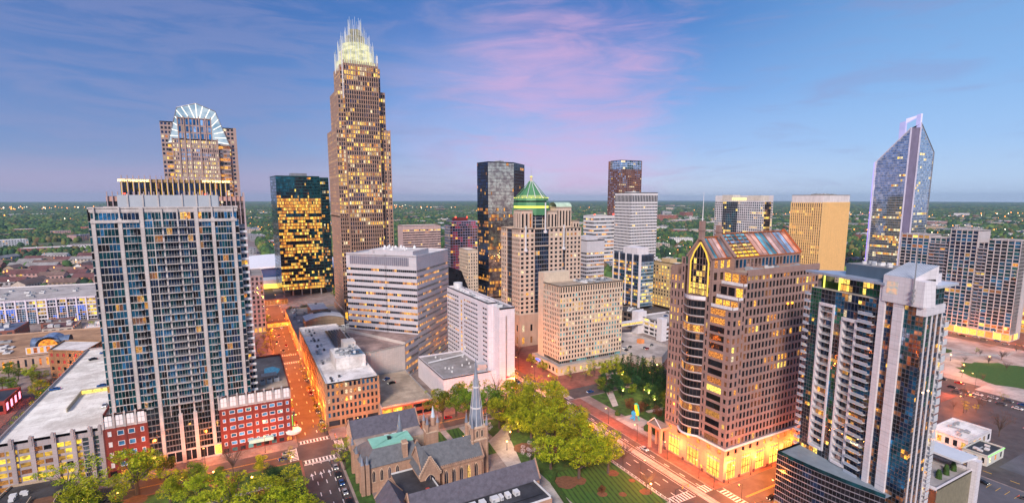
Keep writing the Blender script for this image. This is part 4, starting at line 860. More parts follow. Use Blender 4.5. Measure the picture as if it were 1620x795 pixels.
b.fins((365.5, 445), (365.5, 401.5), 3, 59.3, [0.02, .25, .5, .75, .99], 1.1, 1.0, white_conc); b.fins((365.5, 401.5), (384.5, 401.5), 3, 59.3, [.03], .9, .8, white_conc); b.part('penthouse').box(367, 383, 408, 430, 58.2, 65.5, white_conc); b.done()
yl = M('honey stone', (.52, .38, .20), var=.1)
b = B('office_block', 'honey coloured old stone office block with yellow lit windows right of the ribbed tower', 'building', (400, 395, 0), yl, seed=28)
b.face((394, 412), (394, 379.3), 3, 47, 8, 12, .5, .58, .4, [g_dark, g_black], .6, litm=[e_gold, e_gold, e_amber]); b.face((394, 379.3), (408, 379.3), 3, 47, 5, 12, .5, .58, .4, [g_dark, g_black], .45, litm=[e_gold]); b.blank((394, 412), (394, 379.3), 47, 50.5); b.blank((394, 379.3), (408, 379.3), 47, 50.5)
b.blank((408, 379.3), (408, 412), 0, 50.5); b.blank((408, 412), (394, 412), 0, 50.5); b.roof(rect(394, 408, 379.3, 412), 49.6, roof_w, .9); b.part('penthouse').box(396, 406, 390, 402, 49.8, 54, yl); b.band((394, 379.3), (408, 379.3), 46.6, 47.2, .4, yl); b.done()
# parking structures behind the park
b = B('office_block', 'low brown block with a dark roof beside the parking garage', 'building', (318, 352, 0), M('cocoa stone', (.20, .15, .12)), seed=29)
b.face((305.9, 340), (326, 340), .3, 15, 3, 1, .5, .7, .5, [g_black], 0); b.face((305.9, 372), (305.9, 340), .3, 15, 6, 3, .8, .6, .4, [g_black, g_dark], .25, litm=[e_amber]); b.blank((326, 340), (326, 372), 0, 15); b.blank((326, 372), (305.9, 372), 0, 15); b.roof(rect(305.9, 326, 340, 372), 14.4, roof_d, .8); b.units(308, 324, 345, 368, 14.5, 10, UN); b.done()
b = B('parking_garage', 'pale concrete parking garage with open lit decks and a stair tower', 'garage', (330, 318, 0), white_conc, seed=30)
b.face((306, 302.7), (345, 302.7), .3, 15, 6, 4, .92, .55, 1.2, [g_black, g_black], .15, litm=[e_dim]); b.face((306, 336), (306, 302.7), .3, 15, 5, 4, .9, .6, 1.2, [g_black], .8, litm=[e_shop, e_gold]); b.blank((345, 302.7), (345, 336), 0, 15); b.blank((345, 336), (306, 336), 0, 15); b.roof(rect(306, 345, 302.7, 336), 14, pale_pave, 1.0)
b.part('stair_tower').box(300.5, 306, 301.8, 307.5, 0, 19, white_conc); b.part('stair_tower').box(300.5, 310, 330, 338, 0, 19.5, white_conc); b.done()
b = B('parking_deck', 'flat parking deck with scattered cars between the cream office and the conifers', 'parking deck', (255, 290, 0), pale_pave, seed=31)
PD = [(243.3, 262), (257, 256.6), (281, 273), (284, 318), (243.3, 336)]
for i in range(5): b.blank(PD[i], PD[(i + 1) % 5], 0, 6)
b.roof(PD, 5.6, M('deck top', (.56, .48, .42), var=.12, streak=False), 1.0)
mm = MB(); mm.box(268, 272, 291, 295, 5.6, 8.6, MATS['cornice light'] if False else M('orange kiosk', (.7, .25, .08))); b.item('stair_head', mm)
b.done()
t = thing('footbridge', 'long pale footbridge from the cream office to the parking garage', 'footbridge', (270, 322, 5)); m = MB(); m.box(238, 304, 328, 332, 9.2, 9.8, white_conc); m.build('deck', t); m = MB(); m.box(238, 304, 328.1, 331.9, 9.8, 11.6, e_gold); m.build('glazing', t); m = MB(); m.box(238, 304, 327.8, 332.2, 11.6, 12.6, white_conc); m.build('roof', t)
# ------------------------------------------------------------------ gold, grid and glass towers on the skyline
gd = M('golden precast', (.80, .52, .22), var=.05)
b = B('office_tower', 'golden ribbed box tower with a dark roof line left of the angular glass tower', 'tower', (765, 457, 0), gd, seed=33)
for p0, p1, nx in (((730.4, 480), (730.4, 433.2), 15), ((730.4, 433.2), (796, 433.2), 24)):
    b.face(p0, p1, 3, 104, nx, 26, .42, .80, .7, [g_bronze, g_black] if nx == 15 else ([g_bronze, g_black] if nx == 15 else [MATS['golden precast']]), .12 if nx == 15 else .0, litm=[e_gold, e_amber]); b.face(p0, p1, 104, 111, nx, 1, .5, .8, .5, [g_dark, g_bronze], .1); b.blank(p0, p1, 111, 122, M('pale top', (.68, .62, .60)))
    b.fins(p0, p1, 2, 112, [(k) / nx for k in range(nx + 1)], 1.0, .8, gd)
b.blank((796, 433.2), (796, 480), 0, 122); b.blank((796, 480), (730.4, 480), 0, 122); b.roof(rect(730.4, 796, 433.2, 480), 121.4, roof_g, .8); b.units(740, 785, 440, 470, 121.6, 10, UN, 3, 9, 3); b.done()
b = B('office_tower', 'white gridded tower with dark glass bays and lit parapet right of the brown gabled tower', 'tower', (715, 570, 0), M('white grid', (.60, .57, .58)), seed=34)
for (va, vb, gl) in ((618, 602, 0), (602, 572, 1), (572, 526.1, 0)): b.face((728.6, va), (728.6, vb), 3, 112, int((va - vb) / 3.6), 28, .9 if gl else .6, .82 if gl else .6, .5, [g_black, g_dark, g_teal], .12, wm=metal_g if gl else None, litm=[e_gold])
for (ua, ub, gl) in ((728.6, 733, 0), (733, 749, 1), (749, 753.5, 0)): b.face((ua, 526.1), (ub, 526.1), 3, 112, max(1, int((ub - ua) / 3.6)), 28, .9 if gl else .6, .82 if gl else .6, .5, [g_black, g_bronze], .3, wm=bronze if gl else None, litm=[e_gold])
b.blank((753.5, 526.1), (753.5, 618), 0, 122); b.blank((753.5, 618), (728.6, 618), 0, 122)
for (v0, v1, h) in ((532, 555, 122), (555, 585, 119), (585, 606, 123)): b.part('crown').box(731, 750, v0, v1, 112, h, M('crown stone', (.62, .56, .48)))
b.roof(rect(728.6, 753.5, 526.1, 618), 112, roof_g, 1.4)
for k in range(22): m = MB(); m.cyl(729.2, 531 + k * 3.6, 113.6, 116.5, .7, .5, MATS['crown stone'], 6); b.item('finial', m)
for k in range(16): m = MB(); y = 558 + k * 1.8; m.box(730.7, 730.95, y, y + 1, 113.5, 118.3, EM('parapet lamp', (1, .75, .3), 1.6) if k == 0 else MATS['parapet lamp'] if 'parapet lamp' in MATS else e_gold); b.item('parapet_light', m)
b.done()
# angular glass skyscraper
b = B('skyscraper', 'tall angular glass skyscraper with violet lit edge and sloping lit crown', 'skyscraper', (930, 430, 0), M('silver mullion', (.55, .56, .62), .3, .6), seed=35)
g_silver = G('glass silver', (.72, .74, .82), .05, .95, rgb2=(.92, .88, .92), lo=.85, hi=1.08); g_lilac = G('glass lilac blue', (.42, .55, .78), .05, .95, rgb2=(.6, .68, .85), lo=.85, hi=1.1)
UL, VL, VR, UR = 897, 400, 455, 968
def slope_face(P0, P1, top0, top1, z0_, nx, nz, mats, rl_, litm, cut):
    P0 = Vector(P0); P1 = Vector(P1); ch_ = (max(top0, top1) - z0_) / nz
    b.wall.face([(P0.x, P0.y, z0_), (P1.x, P1.y, z0_), (P1.x, P1.y, top1), (P0.x, P0.y, top0)], b.wm)
    d_ = (P1 - P0); n_ = Vector((d_.y, -d_.x)).normalized() * .12
    for j in range(nz):
        pr = rl_(j, b.r); za, zb = z0_ + ch_ * (j + .16), z0_ + ch_ * (j + .96); on = False
        for i in range(nx):
            t0, t1 = (i + .04) / nx, (i + .96) / nx; tp = min(top0 + (top1 - top0) * t0, top0 + (top1 - top0) * t1)
            if zb > tp: continue
            if b.r.random() < .35: on = b.r.random() < pr
            a, c = P0 + d_ * t0 + n_, P0 + d_ * t1 + n_; b.pane([(a.x, a.y, za), (c.x, c.y, za), (c.x, c.y, zb), (a.x, a.y, zb)], b.r.choice(litm) if on else b.r.choice(mats))
def dr(j, r): return (.7 if r.random() < .3 else .08) if j < 26 or 43 < j < 50 and r.random() < .5 else .02
slope_face((UL, 453), (UL, 409), 174.6, 222, 10, 18, 56, [g_lilac, g_silver, g_lilac], dr, [e_gold, e_pale, e_amber], 1)
slope_face((904, VL), (951, VL), 228, 188, 10, 18, 56, [g_lilac, g_silver, g_silver], lambda j, r: .35 if r.random() < .15 else .06, [e_pale, e_gold], 1)
viol = EM('violet light', (.42, .28, 1.0), 1.25); pv = M('pale violet panel', (.66, .62, .74), .4)
for (p, q, za, mt, wd) in (((UL - .4, 453.5), None, 175, pv, 1.8), ((UL - .4, 409), None, 222.5, pv, 1.5), ((903.5, VL - .4), None, 229, pv, 1.5), ((951, VL - .4), None, 188, metal_g, 1.0)):
    m = MB(); m.box(p[0] - wd / 2, p[0] + wd / 2, p[1] - wd / 2, p[1] + wd / 2, 2, za, mt); b.item('corner_pier', m)
m = MB(); m.box(UL - 1.9, UL - 1.6, 454.6, 455.2, 4, 174, viol); b.item('edge_light', m)
b.blank((UL, 409), (904, VL), 4, 222, M('corner strip', (.14, .12, .20), .4))
for k in range(70):
    z = 10 + k * 3; m = MB(); m.face([(UL + 2.2, 406.3, z), (UL + 4.4, 403.8, z), (UL + 4.4, 403.8, z + 1.5), (UL + 2.2, 406.3, z + 1.5)], viol if k % 4 else g_bronze); b.item('strip_light', m)
b.blank((951, VL), (951, 453), 0, 170); b.blank((951, 453), (UL, 453), 0, 170)
m = b.part('edge_trim'); m.tube((UL - .2, 453, 175), (UL - .2, 409, 222.5), .8, .8, pv, 5); m.tube((904, VL - .2, 229), (951, VL - .2, 188), .6, .6, metal_g, 5)
vl = E('crown violet', (.62, .55, 1.0), .95, (.50, .48, .90), scale=.05)
for (y0, y1, z0_, z1_) in ((401, 406.5, 222, 242), (420, 428, 208, 238), (406.5, 420, 233, 241)):
    for xx in (903, 907): m = b.part('crown_frame'); m.face([(xx, y0, z0_ + (4 if y1 - y0 > 9 else 0)), (xx, y1, z0_ - (3 if y1 - y0 > 9 else 0)), (xx, y1, z1_ - (y1 - 401) * .22), (xx, y0, z1_ - (y0 - 401) * .22)], vl)
m = b.part('crown_frame'); m.box(903, 907, 400.6, 401, 222, 242, vl); m = b.part('roof'); m.face([(UL + .1, 453, 174.6), (UL + .1, 409, 222), (904, VL, 228), (920, 440, 190)], g_silver); m.face([(904, VL, 228), (951, VL, 188), (951, 453, 150), (920, 440, 190)], g_silver); m.face([(UL + .1, 453, 174.6), (920, 440, 190), (951, 453, 150)], g_silver); b.done()
# big twin slab apartment house on the right
ap = M('buff concrete', (.50, .46, .46), var=.12); ap2 = M('lilac concrete', (.34, .33, .36))
b = B('apartment_tower', 'long ribbed apartment slab with teal windows above a brightly lit shop base at right', 'tower', (565, 200, 0), ap, seed=36)
UU = 551.3; steps = [(250, 228, 84, 5), (228, 212, 82, 4), (212, 193, 90, 5), (193, 186, 80, 2), (186, 165.6, 83, 5)]
for i, (va, vb, h, nx) in enumerate(steps):
    off = (0, 2, -1, 2, 0)[i]
    b.face((UU + off, va), (UU + off, vb), 6.5, h, nx, 26, .80, .80, .4, [g_navy, g_blue, g_teal, g_blue, g_dark], .06, litm=[e_amber, e_gold, e_dim]); b.fins((UU + off, va), (UU + off, vb), 6.5, h + 1.6, [k / nx for k in range(nx + 1)], .5, .4, ap, 'rib')
    b.blank((UU + off, vb), (UU + 22, vb), 0, h); b.blank((UU + 22, va), (UU + off, va), 0, h); b.blank((UU + 22, vb), (UU + 22, va), 0, h, ap2); b.roof(rect(UU + off, UU + 22, vb, va), h - .5, roof_g, .9)
    for j in range(25):
        if i in (1, 3): m = MB(); z = 7 + j * (h - 6.5) / 26; m.box(UU - .2, UU + 1.9, vb + .6, va - .6, z, z + .9, ap2); b.item('balcony', m)
b.face((UU, 165.6), (UU + 12, 165.6), 6.5, 83, 6, 26, .5, .7, .4, [g_navy, g_dark], .05, wm=ap2)
b.face((UU - .4, 250), (UU - .4, 165), .2, 6.5, 16, 1, .84, .78, .5, [g_dark], .97, litm=[e_shop]); b.face((UU - .4, 165), (UU + 16, 165), .2, 6.5, 4, 1, .84, .78, .5, [g_dark], .97, litm=[e_shop])
b.band((UU - .4, 250), (UU - .4, 165), 6.3, 7.0, .6, ap); b.done()
b = B('parking_garage', 'yellow lit open parking garage at the right edge behind the ribbed apartment slab', 'garage', (640, 190, 0), tan, seed=37)
b.face((600, 230), (600, 150), .3, 62, 8, 16, .93, .66, .8, [g_bronze], .88, litm=[e_shop, e_gold, e_amber]); b.face((600, 150), (680, 150), .3, 62, 8, 16, .93, .66, .8, [g_bronze], .9, litm=[e_shop, e_gold, e_amber]); b.blank((680, 150), (680, 230), 0, 62); b.blank((680, 230), (600, 230), 0, 62); b.roof(rect(600, 680, 150, 230), 61.5, roof_g, 1); b.done()
# ------------------------------------------------------------------ brown granite tower with the gabled copper roofs
cg_ = M('brown granite', (.30, .195, .17), var=.12, scale=.3)
b = B('office_tower', 'brown granite corner tower with gabled copper and glass roofs above the lit arcade', 'tower', (192, 150, 0), cg_, seed=41)
KD = [g_black, g_black, g_dark, g_black, g_rust]; LM2 = [e_amber, e_amber, e_gold, e_dim]
u0, v0 = 170.6, 133.3; base = 14.5; fh = (87.4 - base) / 20
z_of = lambda k: base + fh * k
# right-hand face, stepped back at its upper left corner
rr2 = lambda j, r: r.choice((.02, .05, .1, .35))
b.face((u0 + .0, v0), (173.6, v0), base, z_of(16), 1, 16, .5, .58, .5, KD, .1); b.face((173.6, v0), (176.2, v0), base, z_of(17), 1, 17, .5, .58, .5, KD, .1); b.face((176.2, v0), (178.2, v0), base, z_of(18.5), 1, 18, .5, .56, .5, KD, .1)
b.face((178.2, v0), (226, v0), base, z_of(20), 21, 20, .64, .64, .5, KD, .1, rowlit=rr2, litm=LM2)
b.blank((226, v0), (226, 167), 0, 87.4); b.blank((226, 167), (u0, 167), 0, 87.4)
# left-hand face: corner strip, wide glass bay, bowed bay, outer strip
def strip(ua, va, ub, vb, n, fx, fz, zt, mt, lit, nz=None): b.face((ua, va), (ub, vb), base, zt, n, nz or int(round((zt - base) / fh)), fx, fz, .5, mt, lit, litm=LM2, rowlit=lambda j, r: r.choice((lit * .3, lit, lit * 2.5)))
strip(u0, 136.4, u0, v0, 1, .4, .5, z_of(16), KD, .05); strip(u0, 144.6, u0, 136.4, 1, .86, .66, z_of(16), [g_black], .14); strip(u0, 147.0, u0, 144.6, 1, .34, .6, 92, [g_black], .05); strip(u0, 161, u0, 158.6, 1, .34, .6, 92, [g_black], .05); strip(u0, 166.8, u0, 161, 3, .42, .6, 84, KD, .3)
# terraces stepping up the corner
for k, (du, zt) in enumerate(((0, z_of(16)), (3.0, z_of(17)), (5.6, z_of(18.5)))):
    nu = (173.6, 176.2, 178.2)[k]
    b.roofm.face([(u0 + du, v0, zt), (nu, v0, zt), (nu, 144.6, zt), (u0 + du, 144.6, zt)], roof_g)
    nxt = (z_of(17), z_of(18.5), z_of(20))[k]; b.face((nu, 144.6), (nu, v0), zt, nxt, 3, 1, .8, .6, .4, [g_black], .5, litm=[e_amber])
    m = MB(); m.box(u0 + du - .3, u0 + du + .1, v0 + .4, 143.8, zt + .1, zt + 1.3, white_conc); b.item('parapet', m); m = MB(); m.box(u0 + du + .2, nu - .1, v0 - .2, v0 + .1, zt + .1, zt + 1.2, white_conc); b.item('parapet', m)
b.roofm.face([(178.2, v0 + .5, 87.2), (225.5, v0 + .5, 87.2), (225.5, 166.5, 87.2), (178.2, 166.5, 87.2)], roof_tan)
for q in (((178.2, v0), (226, v0)),): b.band(q[0], q[1], 86.0, 88.4, .25, cg_)
b.part('parapet_wall').box(178.2, 226, v0 + .01, v0 + .5, 86.5, 88.6, cg_)
# bowed bay
n = 9; arc = [(u0 - 2.9 * math.sin(math.pi * k / n), 158.6 - 11.6 * (k / n)) for k in range(n + 1)]
for k in range(n):
    b.face(arc[k], arc[k + 1], base, z_of(16.5), 1, 17, .98, .74, .12, [g_black, g_black], .2, rowlit=lambda j, r, q=random.Random(4): .9 if (j * 7) % 5 == 1 else .04, litm=[e_amber, e_dim], wm=cg_)
for j in range(17):
    m = MB(); z = base + (z_of(16.5) - base) / 17 * j
    for k in range(n): m.tube((arc[k][0] - .15, arc[k][1], z + .2), (arc[k + 1][0] - .15, arc[k + 1][1], z + .2), .12, .12, metal_w, 4)
    b.item('rail', m)
b.roofm.face([(x, y, z_of(16.5)) for x, y in arc], roof_g); m = MB()
for k in range(n): m.face([(*arc[k], z_of(16.5)), (*arc[k + 1], z_of(16.5)), (*arc[k + 1], z_of(16.5) + 1.6), (*arc[k], z_of(16.5) + 1.6)], white_conc)
b.item('parapet', m)
# gable tower with the arched lit window
cv = 151.0; ge = 92.4; gr = 100.8
for u in (u0 + .3, u0 + 11.5):
    b.wall.face([(u, 144.3, z_of(16)), (u, 144.3, ge), (u, cv, gr), (u, 157.7, ge), (u, 157.7, z_of(16))], cg_)
b.face((u0 + .3, 144.3), (u0 + 11.5, 144.3), z_of(16), ge, 3, 4, .5, .6, .4, [g_black], .2, litm=[e_amber])
arch = g_black
m = MB(); ap_ = [(146.2, z_of(17)), (146.2, 90.5), (148.0, 94.8), (cv, 98.8), (154.0, 94.8), (155.8, 90.5), (155.8, z_of(17))]; m.face([(u0 + .05, y, z) for y, z in ap_], arch)
for iz in range(6):
    for iy in range(6):
        y_, z_ = 146.3 + iy * 1.6, z_of(17) + .2 + iz * 2.6
        if z_ + 2.3 < 90.5 or abs(y_ + .8 - cv) < 4.6 * (98.8 - z_ - 2.3) / 8.3 - .6:
            if (iz < 2) or (b.r.random() < .3): m.face([(u0 + .02, y_, z_), (u0 + .02, y_ + 1.4, z_), (u0 + .02, y_ + 1.4, z_ + 2.2), (u0 + .02, y_, z_ + 2.2)], e_gold)
b.item('arch_window', m)
ylw = EM('gold reveal glow', (1.0, .62, .08), 1.0)  # material glows itself, standing in for light on the gold reveals
for k in range(6): m = MB(); m.tube((u0 - .1, *ap_[k]), (u0 - .1, *ap_[k + 1]), .3, .3, ylw, 5); b.item('arch_frame', m)
for y in (147.8, 149.4, 151, 152.6, 154.2): m = MB(); m.box(u0 - .12, u0 - .02, y - .08, y + .08, z_of(17), 98.6 - abs(y - cv) * 1.25, cg_); b.item('mullion', m)
for z in (80.5, 83.5, 86.5, 89.5, 92.2): m = MB(); m.box(u0 - .12, u0 - .02, 146.2 if z < 91 else 147.4, 155.8 if z < 91 else 154.6, z - .08, z + .08, cg_); b.item('mullion', m)
cop = M('copper orange', (.55, .16, .05), .35, .5, var=.2, scale=.4, streak=False)
panels = [G('roof glass teal', (.15, .36, .40), .12, .5), G('roof glass peach', (.75, .36, .24), .15, .5), G('roof glass blue grey', (.38, .46, .56), .15, .6), G('roof glass rose', (.72, .42, .34), .15, .5)]
def gable_roof(ua, ub, ve, z_e, z_r, npan, lattice=0, name='roof_panel'):
    for sgn in (-1, 1):
        ye = cv + sgn * ve; W = (ub - ua) / npan
        for k in range(npan):
            a, c = ua + W * (k + .1), ua + W * (k + .9); f = lambda t: (ye + (cv - ye) * t, z_e + (z_r - z_e) * t)
            if k < lattice:
                for q in range(7):
                    (ya, za), (yb, zb) = f(q / 7 + .02), f((q + .7) / 7); m = MB(); m.face([(a, ya, za), (c, ya, za), (c, yb, zb), (a, yb, zb)], panels[0] if q > 4 else ylw if q < 2 and sgn < 0 else e_gold if q < 4 else panels[2]); b.item('roof_lattice', m)
            else:
                (ya, za), (yb, zb) = f(.03), f(.95); m = MB(); m.face([(a, ya, za), (c, ya, za), (c, yb, zb), (a, yb, zb)], panels[(k * 7 + k // 2) % 4]); b.item(name, m)
        for k in range(npan + 1):
            x = ua + W * k; m = MB(); m.tube((x, ye, z_e), (x, cv, z_r), .22, .22, cop if k % 2 else cg_, 4); b.item('rafter', m)
        m = MB(); m.tube((ua, ye, z_e), (ub, ye, z_e), .35, .35, cop, 5); b.item('rafter', m)
        b.part('roof_deck').face([(ua, ye, z_e - .25), (ub, ye, z_e - .25), (ub, cv, z_r - .25), (ua, cv, z_r - .25)], M('roof backing', (.08, .05, .04)))  # dark brown backing sheet just below the roof panels
    m = MB(); m.tube((ua, cv, z_r), (ub, cv, z_r), .35, .35, cop, 5); b.item('rafter', m)
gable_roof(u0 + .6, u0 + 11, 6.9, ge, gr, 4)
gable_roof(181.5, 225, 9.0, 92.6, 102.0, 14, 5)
b.face((181.5, 142), (225, 142), 87.2, 92.6, 18, 1, .7, .6, .4, [g_dark, g_blue, g_bronze], .1); b.wall.face([(225.2, 142, 87), (225.2, 142, 92.6), (225.2, cv, 102), (225.2, 160, 92.6), (225.2, 160, 87)], cg_); b.wall.face([(181.3, 142, 80), (181.3, 142, 92.6), (181.3, cv, 102.4), (181.3, 160, 92.6), (181.3, 160, 80)], cg_)
for (ua, y0, y1) in ((u0 + .1, 143.9, 158.1), (181.2, 141.6, 160.4), (225.4, 141.6, 160.4)):
    zz = ge if ua < 175 else 92.9; zr = gr + .6 if ua < 175 else 102.8
    for ya in (y0, y1): m = MB(); m.tube((ua, ya, zz), (ua, cv, zr), .55, .55, cg_ if ua < 200 else cop, 4); b.item('coping', m)
for ua, h in ((u0 + .4, 7), (181.2, 5)): m = MB(); m.box(ua - .9, ua + .9, cv - .9, cv + .9, gr - 1, gr + h, cg_); m.prism(rect(ua - 1.2, ua + 1.2, cv - 1.2, cv + 1.2), gr + h * .4, gr + h * .4 + .7, cg_); b.item('pinnacle', m)
m = MB(); m.tube((u0 + .4, cv, gr + 7), (u0 + .4, cv, gr + 19), .22, .06, white_conc, 6); b.item('spire', m)
b.units(185, 222, 134.5, 141, 87.3, 9, UN, 1, 2.6, 1.6)
for x in (205, 208): m = MB(); m.cyl(x, 133.0, 72.2, 72.9, .35, .35, EM('orange lamp', (1, .35, .02), 5), 8); b.item('lamp', m)
# arcade base
pr = M('arcade stone', (.42, .25, .18), var=.1, scale=.4)
def arcade(p0, p1, n_, lit):
    b.face(p0, p1, .3, 10.6, n_, 1, .56, .86, .7, [g_dark], 1, litm=[e_shop], wm=pr, wname='shop_window', off=.3); b.face(p0, p1, 10.6, 14.2, n_ * 2, 1, .34, .5, .4, [g_black], lit, litm=[e_amber], wm=pr)
    P0 = Vector(p0); D_ = Vector(p1) - P0; Ln = D_.length; d_ = D_ / Ln; n2_ = Vector((d_.y, -d_.x)); cw_2 = Ln / n_
    for i in range(n_):
        for q in (-.17, 0, .17): m = MB(); c = cw_2 * (i + .5 + q); m.obox(P0, d_, n2_, c - .1, c + .1, -.45, -.2, .9, 9.8, M('shop mullion', (.10, .03, .02), .5)); b.item('mullion', m)
        for z in (3.8, 7.8): m = MB(); c = cw_2 * (i + .5); m.obox(P0, d_, n2_, c - cw_2 * .28, c + cw_2 * .28, -.5, -.22, z, z + (.25 if z < 5 else 1.0), MATS['shop mullion'] if z < 5 else M('shop frieze', (.28, .26, .28))); b.item('transom', m)
        m = MB(); c = cw_2 * i; m.obox(P0, d_, n2_, c - .02, c + .9, .01, .5, .13, 1.4, M('plinth', (.10, .05, .05))); b.item('plinth', m)
arcade((u0 - .4, 166), (u0 - .4, v0 - .4), 3, .5); arcade((u0 - .4, v0 - .4), (226, v0 - .4), 6, .55)
b.band((u0 - .4, 147), (u0 - .4, v0 - .9), 14.2, 14.9, .6, white_conc); b.band((u0 - .9, v0 - .4), (226, v0 - .4), 14.2, 14.9, .6, white_conc)
m = MB()
for k in range(n): m.tube((arc[k][0] - .4, arc[k][1], 14.5), (arc[k + 1][0] - .4, arc[k + 1][1], 14.5), .45, .45, white_conc, 5)
b.item('cornice', m)
b.roofm.face([(u0 - .4, v0 - .4, 14.4), (226, v0 - .4, 14.4), (226, 166, 14.4), (u0 - .4, 166, 14.4)], cg_)
for (x, y) in ((165.4, 164), (165.4, 171), (170.5, 171.5)): m = MB(); m.box(x - .6, x + .6, y - .6, y + .6, .1, 11, pr); b.item('column', m)
m = MB(); m.box(164.6, 171, 163.2, 172.2, 11, 12.2, pr); b.item('porch', m); m = MB(); m.tube((164.8, 163.5, 12.2), (164.8, 167.7, 16), .2, .2, metal_w); m.tube((164.8, 172, 12.2), (164.8, 167.7, 16), .2, .2, metal_w); b.item('porch_gable', m)
r_ = b.done()
for (x, y, rz) in ((172, 131.8, 0), (190, 131.8, 0), (208, 131.8, 0)):
    l = bpy.data.lights.new('shop_glow', 'POINT'); l.energy = 900; l.color = (1, .55, .15); l.shadow_soft_size = 1.2; o = bpy.data.objects.new('shop_glow', l); col.objects.link(o); o.parent = r_; o.location = (x - 192, y - 150, 7)
for (x, y) in ((168, 140), (168, 156)):
    l = bpy.data.lights.new('shop_glow', 'POINT'); l.energy = 900; l.color = (1, .55, .15); l.shadow_soft_size = 1.2; o = bpy.data.objects.new('shop_glow', l); col.objects.link(o); o.parent = r_; o.location = (x - 192, y - 150, 7)
# ------------------------------------------------------------------ glass residential tower in the right foreground
ww = M('white render', (.66, .63, .66), .55, var=.05, scale=.3); mull = M('pale mullion', (.13, .14, .17), .4, .4)
b = B('condominium_tower', 'glass condominium tower with white ribs, balconies and canopy roof in the right foreground', 'tower', (184, 95, 0), ww, seed=43)
LT = Vector((187.2, 112.6)); dA = Vector((-.203, -.979)); nA = Vector((dA.y, -dA.x)); zt, z0_, nf = 84.4, 22.0, 22
def PA(t, o=0): q = LT + dA * t + nA * o; return (q.x, q.y)
COLR = [g_dark, g_navy, g_green, g_rust, g_black, g_teal, g_bronze, g_dark, g_dark, g_sky, g_rust, g_blue]
def zone_mats(i): return [[g_green, g_green, g_teal, g_dark], [g_blue, g_green, g_bronze, g_black], [g_rust, g_dark, g_navy, g_bronze, g_blue, g_black], [g_blue, g_navy, g_rust, g_dark], [g_blue, g_navy, g_black, g_rust, g_teal, g_sky]][i]  # zone tints paint coloured reflections into the glass
bays = [(0, 4.4, 4, 0, 0), (10.2, 13.9, 3, 1, 0), (19.0, 26.6, 6, 2, 0), (28.6, 31.3, 3, 3, 0), (34.4, 40.2, 5, 4, 0)]
fhh = (zt - z0_) / nf
for (a, c, nx, zn, _) in bays:
    lo = 4 if a > 26 else z0_; nn = nf if a < 26 else nf + 5
    b.face(PA(a), PA(c), lo if a < 26 else zt - fhh * nn, zt, nx, nn * 2, .90, .86, .06, zone_mats(zn), .05, wm=mull, litm=[e_amber, e_dim, e_gold, e_dim])
for (a, c, zlow, ztop) in ((4.4, 10.2, 24.5, 79.5), (13.9, 19.0, 22.5, 76)):
    b.face(PA(a, -1.6), PA(c, -1.6), zlow, ztop, 4, int((ztop - zlow) / fhh), .86, .8, .1, [g_dark, g_bronze, g_navy, g_black], .12, wm=mull, litm=[e_amber, e_dim])
    for o in (a, c): m = MB(); m.obox(LT, dA, nA, o - .33, o + .33, -1.6, .45, zlow, ztop, ww); b.item('rib', m)
    m = MB(); m.obox(LT, dA, nA, a + .45, c - .45, -1.6, .75, ztop - 1, ztop, ww); b.item('rib', m); m = MB(); m.obox(LT, dA, nA, a + .45, c - .45, -1.6, .75, zlow, zlow + .9, ww); b.item('rib', m)
    b.face(PA(a), PA(c), z0_, zlow, 3, 1, .9, .86, .05, [g_rust, g_dark], .1, wm=mull); b.face(PA(a), PA(c), ztop, zt, 4, 3, .9, .86, .05, [g_dark, g_navy, g_bronze], .1, wm=mull)
    for j in range(int((ztop - zlow) / fhh)):
        z = zlow + fhh * j + .9; m = MB(); m.obox(LT, dA, nA, a + .45, c - .45, -1.55, .45, z, z + .16, metal_w); m.obox(LT, dA, nA, a + .46, c - .46, .38, .44, z + .95, z + 1.03, metal_w)
        k = a + .6
        while k < c - .5: m.obox(LT, dA, nA, k, k + .05, .39, .43, z + .16, z + .95, metal_g); k += .4
        b.item('balcony', m)
for (a, c, zl, zh) in ((26.6, 28.6, -2, 90), (31.3, 34.4, -2, 90)): m = MB(); m.obox(LT, dA, nA, a, c, -.6, .7, zl, zh, ww); b.item('pier', m)
for j in range(18): m = MB(); z = 10 + j * 4.6; m.obox(LT, dA, nA, 31.35, 34.35, .7, .715, z, z + .09, metal_g); b.item('panel_joint', m)
for j in range(nf):      # projecting balconies
    z = z0_ + fhh * j
    for (a, c, pj, o0) in ((-1.9, .2, 1.0, -1.6), (20.2, 25.4, 1.3, .02)):
        if a > 0 and j > nf - 2: continue
        m = MB(); m.obox(LT, dA, nA, a, c, o0, pj, z - .1, z + .08, metal_w); m.obox(LT, dA, nA, a, c, pj - .06, pj, z + 1.0, z + 1.08, metal_w); m.obox(LT, dA, nA, a + .02, c - .02, pj - .045, pj - .015, z + .1, z + 1.0, M('balcony glass', (.45, .52, .62), .1, .3)); b.item('balcony', m)
